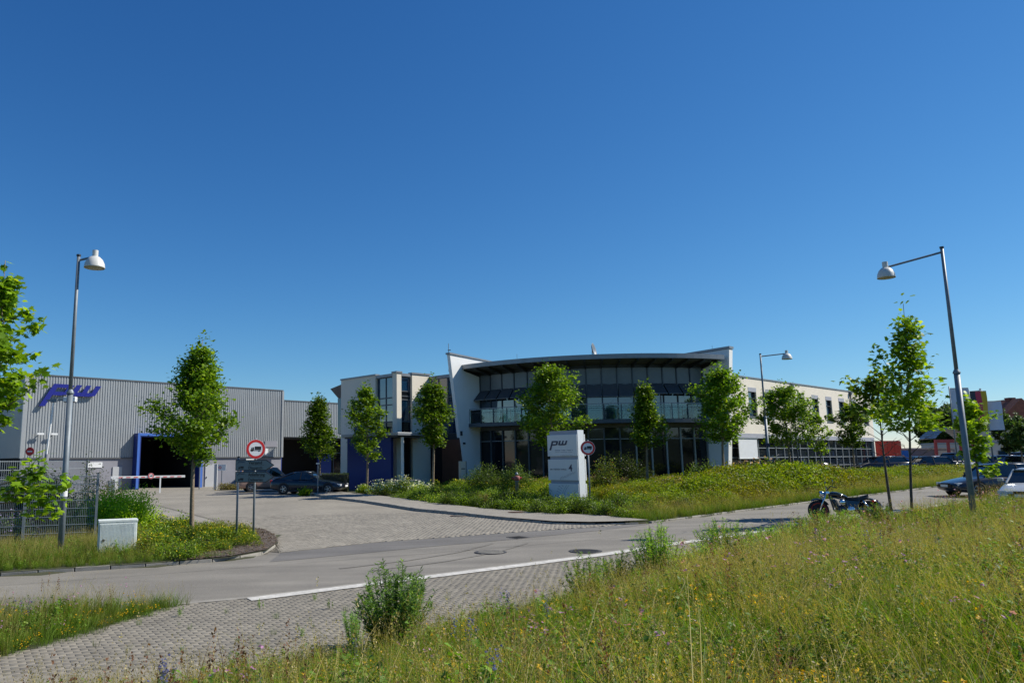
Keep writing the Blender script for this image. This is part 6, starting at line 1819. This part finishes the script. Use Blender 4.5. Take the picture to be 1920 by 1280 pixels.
# ---------------------------------------------------------------- scattered cover (instanced tufts, nobody could count them)
def proto(name, parts, m):
    me = leafmesh(name, parts); me.materials.append(m)
    return bpy.data.objects.new(name, me)

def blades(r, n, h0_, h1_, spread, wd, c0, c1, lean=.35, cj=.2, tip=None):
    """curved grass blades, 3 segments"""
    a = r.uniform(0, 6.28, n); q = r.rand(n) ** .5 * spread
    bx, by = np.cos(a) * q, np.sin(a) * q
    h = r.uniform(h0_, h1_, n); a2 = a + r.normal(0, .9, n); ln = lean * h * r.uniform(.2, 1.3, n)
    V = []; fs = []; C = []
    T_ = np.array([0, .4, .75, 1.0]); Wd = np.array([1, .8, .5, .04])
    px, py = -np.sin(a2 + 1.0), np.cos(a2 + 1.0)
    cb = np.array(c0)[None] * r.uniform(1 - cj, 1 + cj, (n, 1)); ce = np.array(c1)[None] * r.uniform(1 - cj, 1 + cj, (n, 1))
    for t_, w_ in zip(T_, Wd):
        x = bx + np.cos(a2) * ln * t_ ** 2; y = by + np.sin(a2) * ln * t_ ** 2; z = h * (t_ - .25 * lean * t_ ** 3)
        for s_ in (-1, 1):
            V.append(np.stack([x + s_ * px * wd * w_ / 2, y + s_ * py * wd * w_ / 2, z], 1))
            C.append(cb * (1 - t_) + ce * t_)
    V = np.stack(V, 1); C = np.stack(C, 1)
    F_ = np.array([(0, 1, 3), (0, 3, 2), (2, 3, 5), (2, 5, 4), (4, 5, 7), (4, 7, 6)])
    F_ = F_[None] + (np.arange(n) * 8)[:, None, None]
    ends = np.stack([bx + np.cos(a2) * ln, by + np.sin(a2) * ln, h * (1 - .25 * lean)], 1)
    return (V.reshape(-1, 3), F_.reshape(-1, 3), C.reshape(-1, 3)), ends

def seedheads(r, ends, L, n_each, size, col):
    n = len(ends) * n_each
    k = np.repeat(np.arange(len(ends)), n_each)
    P = ends[k] - np.array([0, 0, 1]) * r.uniform(0, L, (n, 1)) + r.normal(0, size * .35, (n, 3))
    return leaves(P, size * r.uniform(.7, 1.3, n), np.array([col]) * r.uniform(.8, 1.2, (n, 1)), LEAF_S, r.uniform(0, 6.28, n), r.normal(1.0, .4, n), r.normal(0, .5, n))

def blob(r, P, s, col, tm=LEAF_5):
    n = len(P)
    return leaves(P, s * r.uniform(.8, 1.2, n), np.array([col]) * r.uniform(.85, 1.15, (n, 1)), tm, r.uniform(0, 6.28, n), r.normal(.4, .5, n), r.normal(0, .4, n))

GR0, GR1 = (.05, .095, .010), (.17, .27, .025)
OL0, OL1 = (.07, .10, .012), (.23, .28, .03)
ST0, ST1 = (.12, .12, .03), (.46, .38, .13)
def mk_protos():
    out = []
    r = np.random.RandomState(5)
    for i in range(3):      # 0-2 green grass
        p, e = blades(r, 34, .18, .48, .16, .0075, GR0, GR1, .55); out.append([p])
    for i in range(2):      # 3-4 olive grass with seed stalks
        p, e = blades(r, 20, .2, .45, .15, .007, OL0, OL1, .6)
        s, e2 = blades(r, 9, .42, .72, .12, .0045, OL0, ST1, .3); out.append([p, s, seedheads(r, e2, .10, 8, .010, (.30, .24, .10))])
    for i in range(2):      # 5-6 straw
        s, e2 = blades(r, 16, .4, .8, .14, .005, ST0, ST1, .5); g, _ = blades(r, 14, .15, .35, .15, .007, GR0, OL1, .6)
        out.append([s, g, seedheads(r, e2[:9], .12, 9, .011, (.36, .29, .13))])
    for i in range(2):      # 7-8 leafy herb
        parts = []
        for k in range(9):
            s, e2 = blades(r, 1, .25, .5, .14, .006, GR0, GR1, .3); h_ = e2[0][2]
            P = np.zeros((18, 3)) + e2[0] * np.array([.7, .7, 0]); P[:, 2] = r.uniform(.04, h_, 18)
            parts += [s, leaves(P, .055 * r.uniform(.6, 1.2, 18), pick(WEED, 18, r), LEAF_S, r.uniform(0, 6.28, 18), r.normal(.3, .4, 18), r.normal(0, .3, 18))]
        out.append(parts)
    for i in range(2):      # 9-10 yellow trefoil
        g, _ = blades(r, 18, .12, .28, .16, .007, GR0, GR1, .6)
        P = np.stack([r.normal(0, .11, 60), r.normal(0, .11, 60), r.uniform(.02, .22, 60)], 1)
        Q = np.stack([r.normal(0, .11, 9), r.normal(0, .11, 9), r.uniform(.2, .32, 9)], 1); Q = np.repeat(Q, 3, 0) + r.normal(0, .006, (27, 3))
        out.append([g, leaves(P, .03 * r.uniform(.7, 1.3, 60), pick(WEED, 60, r), LEAF_S, r.uniform(0, 6.28, 60), r.normal(.2, .4, 60), r.normal(0, .4, 60)), blob(r, Q, .021, (.72, .44, .012))])
    # 11 pink mallow
    s, e = blades(r, 6, .45, .75, .10, .005, GR0, GR1, .3); g, _ = blades(r, 14, .2, .4, .15, .007, GR0, GR1, .5)
    out.append([s, g, blob(r, np.repeat(e, 3, 0) + r.normal(0, .012, (18, 3)), .022, (.45, .22, .40))])
    # 12 blue spikes
    s, e = blades(r, 3, .45, .62, .06, .008, GR0, (.1, .13, .08), .12); P = np.repeat(e, 34, 0) - np.array([0, 0, 1]) * r.uniform(0, .22, (102, 1)) + r.normal(0, .011, (102, 3))
    out.append([s, blob(r, P, .015, (.10, .11, .28)), leaves(P[::3] - np.array([0, 0, .1]), np.full(34, .05), pick(SIL, 34, r), LEAF_L, r.uniform(0, 6.28, 34), r.normal(.5, .3, 34), r.normal(0, .3, 34))])
    # 13 dark dock stalks
    s, e = blades(r, 5, .45, .75, .10, .006, (.1, .07, .03), (.16, .08, .04), .2); out.append([s, seedheads(r, e, .22, 26, .018, (.17, .085, .05))])
    # 14 white umbels / bladder campion
    s, e = blades(r, 5, .3, .5, .10, .005, GR0, GR1, .3); g, _ = blades(r, 16, .2, .4, .15, .007, GR0, OL1, .5)
    out.append([s, g, blob(r, np.repeat(e, 3, 0) + r.normal(0, .015, (15, 3)), .016, (.50, .42, .44))])
    # 15-16 long arching straw stalks
    for i in range(2):
        s, e2 = blades(r, 7, .5, .95, .10, .006, ST0, ST1, 1.25); g, _ = blades(r, 10, .15, .35, .15, .007, GR0, GR1, .6)
        out.append([s, g, seedheads(r, e2, .06, 8, .012, (.42, .34, .16))])
    return out

def collection_of(name, plist, m):
    c = bpy.data.collections.new(name)
    for i, parts in enumerate(plist):
        c.objects.link(proto('%s_%02d' % (name, i), parts, m))
    return c

def scatter(name, label, P, scale, idx, coll, seed=1, tilt=.0, kindtxt='stuff'):
    r = np.random.RandomState(seed); n = len(P)
    me = bpy.data.meshes.new(name); me.vertices.add(n); me.vertices.foreach_set('co', P.astype(np.float32).ravel())
    a = me.attributes.new('rot', 'FLOAT_VECTOR', 'POINT')
    R = np.stack([r.normal(0, .08 + tilt, n), r.normal(0, .08 + tilt, n), r.uniform(0, 6.28, n)], 1).astype(np.float32); a.data.foreach_set('vector', R.ravel())
    a = me.attributes.new('scl', 'FLOAT', 'POINT'); a.data.foreach_set('value', np.asarray(scale, np.float32))
    a = me.attributes.new('idx', 'INT', 'POINT'); a.data.foreach_set('value', np.asarray(idx, np.int32))
    o = bpy.data.objects.new(name, me); COL.objects.link(o)
    ng = bpy.data.node_groups.new(name, 'GeometryNodeTree')
    ng.interface.new_socket('Geometry', in_out='INPUT', socket_type='NodeSocketGeometry')
    ng.interface.new_socket('Geometry', in_out='OUTPUT', socket_type='NodeSocketGeometry')
    N = ng.nodes; gi = N.new('NodeGroupInput'); go = N.new('NodeGroupOutput')
    ip = N.new('GeometryNodeInstanceOnPoints'); ci = N.new('GeometryNodeCollectionInfo')
    ci.inputs['Collection'].default_value = coll; ci.inputs['Separate Children'].default_value = True; ci.inputs['Reset Children'].default_value = True
    def na(nm, ty):
        q = N.new('GeometryNodeInputNamedAttribute'); q.data_type = ty; q.inputs['Name'].default_value = nm; return q.outputs['Attribute']
    ng.links.new(gi.outputs[0], ip.inputs['Points']); ng.links.new(ci.outputs[0], ip.inputs['Instance'])
    ip.inputs['Pick Instance'].default_value = True
    ng.links.new(na('idx', 'INT'), ip.inputs['Instance Index'])
    er = N.new('FunctionNodeEulerToRotation'); ng.links.new(na('rot', 'FLOAT_VECTOR'), er.inputs[0]); ng.links.new(er.outputs[0], ip.inputs['Rotation'])
    ng.links.new(na('scl', 'FLOAT'), ip.inputs['Scale'])
    ng.links.new(ip.outputs[0], go.inputs[0])
    md = o.modifiers.new('scatter', 'NODES'); md.node_group = ng
    return tag(o, label, None, None, 'stuff')

CG = collection_of('meadow_tuft', mk_protos(), M['plant'])

def sample(poly, dens, seed, keep=None):
    r = np.random.RandomState(seed)
    xs = [p[0] for p in poly]; ys = [p[1] for p in poly]
    n = int((max(xs) - min(xs)) * (max(ys) - min(ys)) * dens)
    x = r.uniform(min(xs), max(xs), n); y = r.uniform(min(ys), max(ys), n)
    k = inpoly(x, y, poly)
    f = x / np.maximum(y, .5)
    k &= (y > 2.6) & (f > -.66) & (f < .93)
    if keep is not None: k &= keep(x, y, r)
    return x[k], y[k], r

def mixidx(r, x, y, table):
    """table: list of (index list, weight function)"""
    Wt = np.stack([np.maximum(0, f(x, y)) * np.ones_like(x) for _, f in table], 1)
    Wt /= Wt.sum(1, keepdims=True); c = np.cumsum(Wt, 1); u = r.rand(len(x), 1)
    g = (u > c).sum(1).clip(0, len(table) - 1)
    out = np.zeros(len(x), int)
    for i, (ids, _) in enumerate(table):
        m = g == i; out[m] = np.array(ids)[r.randint(0, len(ids), m.sum())]
    return out

# meadow in the foreground
def near_d(x, y, r):
    d = np.hypot(x, y); return r.rand(len(x)) < np.clip(1.5 - d / 22, .28, 1.0)
poly = MEADOW_EDGE[0:11] + [(60, 30), (40, 5), (10, 0), (-30, -20)]
x, y, r = sample(poly, 75, 101, near_d)
te = sdist(x, y, MEADOW_EDGE)
n1 = noise2(x, y, .35, 31); n2 = noise2(x, y, .6, 32); n3 = noise2(x, y, .9, 33)
left = np.clip((4 - x) / 6, 0, 1)
idx = mixidx(r, x, y, [
    ([0, 1, 2], lambda x, y: 1.7 + 3.6 * sst((n1 - .42) * 5)),
    ([3, 4], lambda x, y: .8 + 1.2 * sst((.58 - n1) * 4)),
    ([5, 6], lambda x, y: .12 + .95 * sst((.5 - n2) * 5) * (1 - .5 * left)),
    ([15, 16], lambda x, y: .16 + .4 * sst((.52 - n2) * 5)),
    ([7, 8], lambda x, y: .5 + .8 * sst((n2 - .5) * 4)),
    ([9, 10], lambda x, y: .10 + .9 * sst((n3 - .52) * 5) * (y < 12) + .5 * left * (y < 13) + 1.1 * sst((n3 - .35) * 5) * (y < 7.5)),
    ([11], lambda x, y: .03 + .10 * (sst((n3 - .6) * 6) + (y > 15))),
    ([12], lambda x, y: .014 + .02 * left),
    ([13], lambda x, y: .06 + 0 * x),
    ([14], lambda x, y: .03 + 0 * x)])
sc = r.uniform(.75, 1.25, len(x)) * np.where((te < 1.0) & (x < 8), .62, 1.0) * (.86 + .5 * noise2(x, y, .7, 40))
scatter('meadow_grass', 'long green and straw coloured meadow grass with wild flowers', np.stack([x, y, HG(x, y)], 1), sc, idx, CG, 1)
print('meadow', len(x))
# wedge at the left and verges
poly = WEDGE_LOW + ASPH_NEAR[::-1]
x, y, r = sample(poly, 70, 102, lambda x, y, r: (sdist(x, y, WEDGE_LOW) < -.05) | True)
e1 = np.abs(sdist(x, y, WEDGE_LOW))
idx = mixidx(r, x, y, [([0, 1, 2], lambda x, y: 1.6 + 0 * x), ([3, 4], lambda x, y: 1.5 + 0 * x), ([5, 6], lambda x, y: .4 + 0 * x), ([7, 8], lambda x, y: .5 + 0 * x), ([9, 10], lambda x, y: .25 + 0 * x), ([11], lambda x, y: .14 + 0 * x), ([12], lambda x, y: .05 + 0 * x), ([13], lambda x, y: .06 + 0 * x)])
scatter('verge_grass', 'flowering long grass wedge between road and paving at the left', np.stack([x, y, HG(x, y)], 1), r.uniform(.6, 1.05, len(x)) * np.clip(.45 + e1 * .9, .45, 1), idx, CG, 2)
def border(name, label, pts, step, seed, jit=.12, idxs=(0, 1, 2, 3), lo=.35, hi=.7, hf=None):
    r = np.random.RandomState(seed); P = np.array(resample(pts, step)); P = P + r.normal(0, jit, P.shape)
    k = (P[:, 1] > 5) & (P[:, 0] / P[:, 1] > -.66) & (P[:, 0] / P[:, 1] < .93); P = P[k]
    z = (hf or HG)(P[:, 0], P[:, 1])
    scatter(name, label, np.stack([P[:, 0], P[:, 1], z], 1), r.uniform(lo, hi, len(P)), r.choice(idxs, len(P)), CG, seed)
border('edge_grass', 'grass creeping over the edge of the left wedge onto the paving', WEDGE_LOW, .05, 201, .1, (0, 1, 2, 3, 9), .4, .8)
border('edge_grass', 'grass creeping over the asphalt edge of the left wedge', ASPH_NEAR, .07, 202, .1, (0, 1, 3, 4, 6), .5, .9)
border('edge_grass', 'grass and herbs creeping from the meadow onto the paving', MEADOW_EDGE[1:9], .045, 203, .16, (0, 1, 2, 7, 9, 3), .35, .75)
border('edge_grass', 'grass tufts behind the low left kerb', offset_line(FARKERB_L[1:6], .25), .07, 204, .08, (0, 1, 2, 3), .35, .65)
# left verge behind the kerb
poly = FARKERB_L[1:5] + [G(300, 1050), G(258, 1030), G(255, 985), (-10.5, 27.5), (-22, 25.5), (-60, 14)]
x, y, r = sample(poly, 60, 103)
e1 = -sdist(x, y, FARKERB_L)
idx = mixidx(r, x, y, [([0, 1, 2], lambda x, y: 1.6 + 0 * x), ([3, 4], lambda x, y: 1.3 + 0 * x), ([5, 6], lambda x, y: .5 + 0 * x), ([7, 8], lambda x, y: .35 + 0 * x)])
keep = e1 > .25
scatter('verge_grass', 'grass verge in front of the mesh fence at the left', np.stack([x, y, HG(x, y)], 1)[keep], (r.uniform(.6, 1.0, len(x)) * np.clip(.4 + e1 * .5, .4, 1))[keep], idx[keep], CG, 3)
# grass bank along the far side of the road
off = offset_line(ROAD_FAR, 1.8)
poly = ROAD_FAR[:-1] + off[::-1][1:]
x, y, r = sample(poly, 34, 104)
idx = mixidx(r, x, y, [([0, 1, 2], lambda x, y: 1.8 + 0 * x), ([3, 4], lambda x, y: 1.2 + 0 * x), ([5, 6], lambda x, y: .7 + 0 * x)])
scatter('bank_grass', 'grass bank between the road and the hedge', np.stack([x, y, HG(x, y)], 1), r.uniform(.6, 1.05, len(x)), idx, CG, 4)
# weeds in the paving joints
poly = [(-6, 8), (-1, 10.8), (3, 14.2), (1, 15.2), (-4, 14), (-7, 9.6)]
x, y, r = sample(poly, 1.3, 105)
scatter('joint_weeds', 'small weeds in the joints of the paving', np.stack([x, y, H0(x, y) + .01], 1), r.uniform(.12, .4, len(x)), r.choice([0, 1, 3, 7], len(x)), CG, 5)

# clumps for beds and hedges
def clump(r, n, rad, h, leaf, pal, tm=LEAF_S, fl=None, w=(.35, .35, .22, .08)):
    a = r.uniform(0, 6.28, n); q = r.rand(n) ** .5
    hh = h * np.sqrt(np.maximum(.04, 1 - q * q)) * (r.rand(n) ** .35)
    P = np.stack([np.cos(a) * q * rad, np.sin(a) * q * rad, hh], 1)
    parts = [leaves(P, leaf * r.uniform(.6, 1.3, n), pick(pal, n, r, w), tm, r.uniform(0, 6.28, n), r.normal(.3, .55, n), r.normal(0, .5, n))]
    if fl:
        m, s_, c = fl; a = r.uniform(0, 6.28, m); q = r.rand(m) ** .5
        P = np.stack([np.cos(a) * q * rad, np.sin(a) * q * rad, h * np.sqrt(np.maximum(.05, 1 - q * q)) * 1.02 + .01], 1)
        parts.append(blob(r, P, s_, c))
    return parts
r5 = np.random.RandomState(77)
OLV = [(.12, .13, .008), (.19, .19, .010), (.27, .25, .014), (.28, .19, .02)]
COT = [(.09, .15, .006), (.16, .23, .009), (.24, .31, .012), (.31, .35, .018)]
CB = collection_of('bed_clump', [
    clump(r5, 430, .42, .42, .036, COT), clump(r5, 430, .42, .40, .036, OLV), clump(r5, 400, .40, .36, .04, COT, w=(.15, .3, .35, .2)),
    clump(r5, 260, .34, .40, .045, [(.07, .13, .010), (.12, .19, .014), (.18, .26, .016), (.24, .30, .03)], fl=(7, .032, (.75, .58, .03))),
    clump(r5, 260, .36, .42, .045, [(.09, .10, .03), (.13, .12, .035), (.17, .14, .05), (.10, .12, .03)], fl=(40, .03, (.42, .27, .20))),
    clump(r5, 240, .34, .36, .045, [(.09, .15, .010), (.15, .22, .014), (.21, .29, .018), (.28, .34, .03)], fl=(2, .03, (.75, .58, .03))),
    clump(r5, 240, .36, .30, .05, DK)], M['plant'])
# planting bed right of the yard and long hedge
back = [(E2[0] + 27, E2[1] + 17), (E2[0] + 2, E2[1] - 2.2), arc(P1 * .5, RR + 1.5), arc(0, RR + 1.6), arc(P0 * .5, RR + 1.5), (3.4, 51.0), P2(800, 47), P2(700, 47.2), P2(655, 47.8)]
poly = BED_EDGE[:-1] + offset_line(ROAD_FAR, 1.4)[:5] + [(52, 62)] + back
x, y, r = sample(poly, 13, 110)
b = -sdist(x, y, BEDLINE)
k = (b > .25) & (y < 58 + (x > 20) * 8)
for k_x, k_y, k_r in ((7.4, 33.6, .9), ): k &= np.hypot(x - k_x, y - k_y) > k_r
x, y, b = x[k], y[k], b[k]
n1 = noise2(x, y, .5, 51); n2 = noise2(x, y, .35, 52)
nearp = (x < 9.5) & (b < 5.5)
idx = mixidx(r, x, y, [
    ([0], lambda x, y: 1.0 + 0 * x - .6 * nearp), ([1], lambda x, y: .3 + 2.2 * sst((n2 - .45) * 5) * (x > 8)), ([2], lambda x, y: .3 + 2.0 * sst((.5 - n2) * 5)),
    ([3], lambda x, y: nearp * (1.2 + 1.2 * (b < 2.5))), ([4], lambda x, y: .04 + .9 * sst((n1 - .62) * 8) * (x < 14)), ([5], lambda x, y: nearp * 1.4), ([6], lambda x, y: .12 + .0 * x)])
sc = r.uniform(.75, 1.25, len(x)) * np.where(x > 9, 1.0 + 1.15 * sst((b - 1.0) / 1.6) * sst((8.5 - b) / 3.0) * sst((x - 9) / 10), 1.0) * np.where(b > 8, .8, 1.0) * np.clip(.55 + b * .3, .5, 1)
mn = sst((noise2(x, y, 2.3, 61) - .28) / .42)
frontz = (x < 9) & (b < 4.6)
kp = r.rand(len(x)) < np.where(frontz, .22, .45 + .6 * mn)
x, y, b, idx, sc, mn = x[kp], y[kp], b[kp], idx[kp], sc[kp], mn[kp]
sc = sc * np.where((x < 9) & (b < 4.6), .55, .5 + 1.05 * mn) * (1 - .45 * sst((x - 18) / 8))
scatter('hedge_cover', 'low shrub cover with yellow blossoms and the olive green hedge along the road', np.stack([x, y, HG(x, y) - .03], 1), sc, idx, CB, 6)
print('bed', len(x))
# island shrubs
poly = [G(256, 1030), G(262, 1056), G(330, 1052), G(430, 1038), G(478, 1030), G(470, 1010), G(430, 1003), G(395, 996), G(330, 992), G(262, 985)]
x, y, r = sample(poly, 13, 111)
scatter('island_shrubs', 'low shrubs with yellow blossoms on the traffic island', np.stack([x, y, HG(x, y) - .02], 1), r.uniform(.65, 1.1, len(x)) * (.6 + .7 * sst((noise2(x, y, 2.6, 62) - .3) / .45)), r.choice([3, 3, 3, 5, 1], len(x)), CB, 7)
# shrubs seen through and beyond the fence
poly = [(-30, 21.5), (-11.3, 25.0), (-12, 28), (-16, 34), (-21, 40), (-34, 50), (-50, 40)]
x, y, r = sample(poly, 3.2, 112)
scatter('shrub_belt', 'shrubbery between the mesh fences and the warehouse', np.stack([x, y, HG(x, y)], 1), r.uniform(1.2, 2.4, len(x)), r.choice([0, 0, 2, 6, 6], len(x)), CB, 8)
# bark chips
def chips():
    P = []; r = np.random.RandomState(8)
    poly = [G(522, 1021), G(500, 1037), G(430, 1050), G(330, 1060), G(300, 1050), G(300, 1000), G(410, 993.5), G(470, 994), G(497, 998), G(515, 1008)]
    x, y, r = sample(poly, 260, 113)
    P = np.stack([x, y, H0(x, y) + .125], 1); n = len(x)
    col = pick([(.09, .06, .045), (.14, .10, .08), (.2, .16, .13), (.05, .035, .03)], n, r, (.3, .35, .15, .2))
    part = leaves(P, r.uniform(.03, .08, n), col, (np.array([[0, 0, 0], [.35, 0, .02], [.35, 1, .05], [0, 1, 0]], float), [(0, 1, 2), (0, 2, 3)]), r.uniform(0, 6.28, n), r.normal(0, .3, n), r.normal(0, .3, n))
    tag(link('bark_chips', leafmesh('bark_chips', [part]), M['petal']), 'loose bark chips on the traffic island', kind='stuff')
chips()
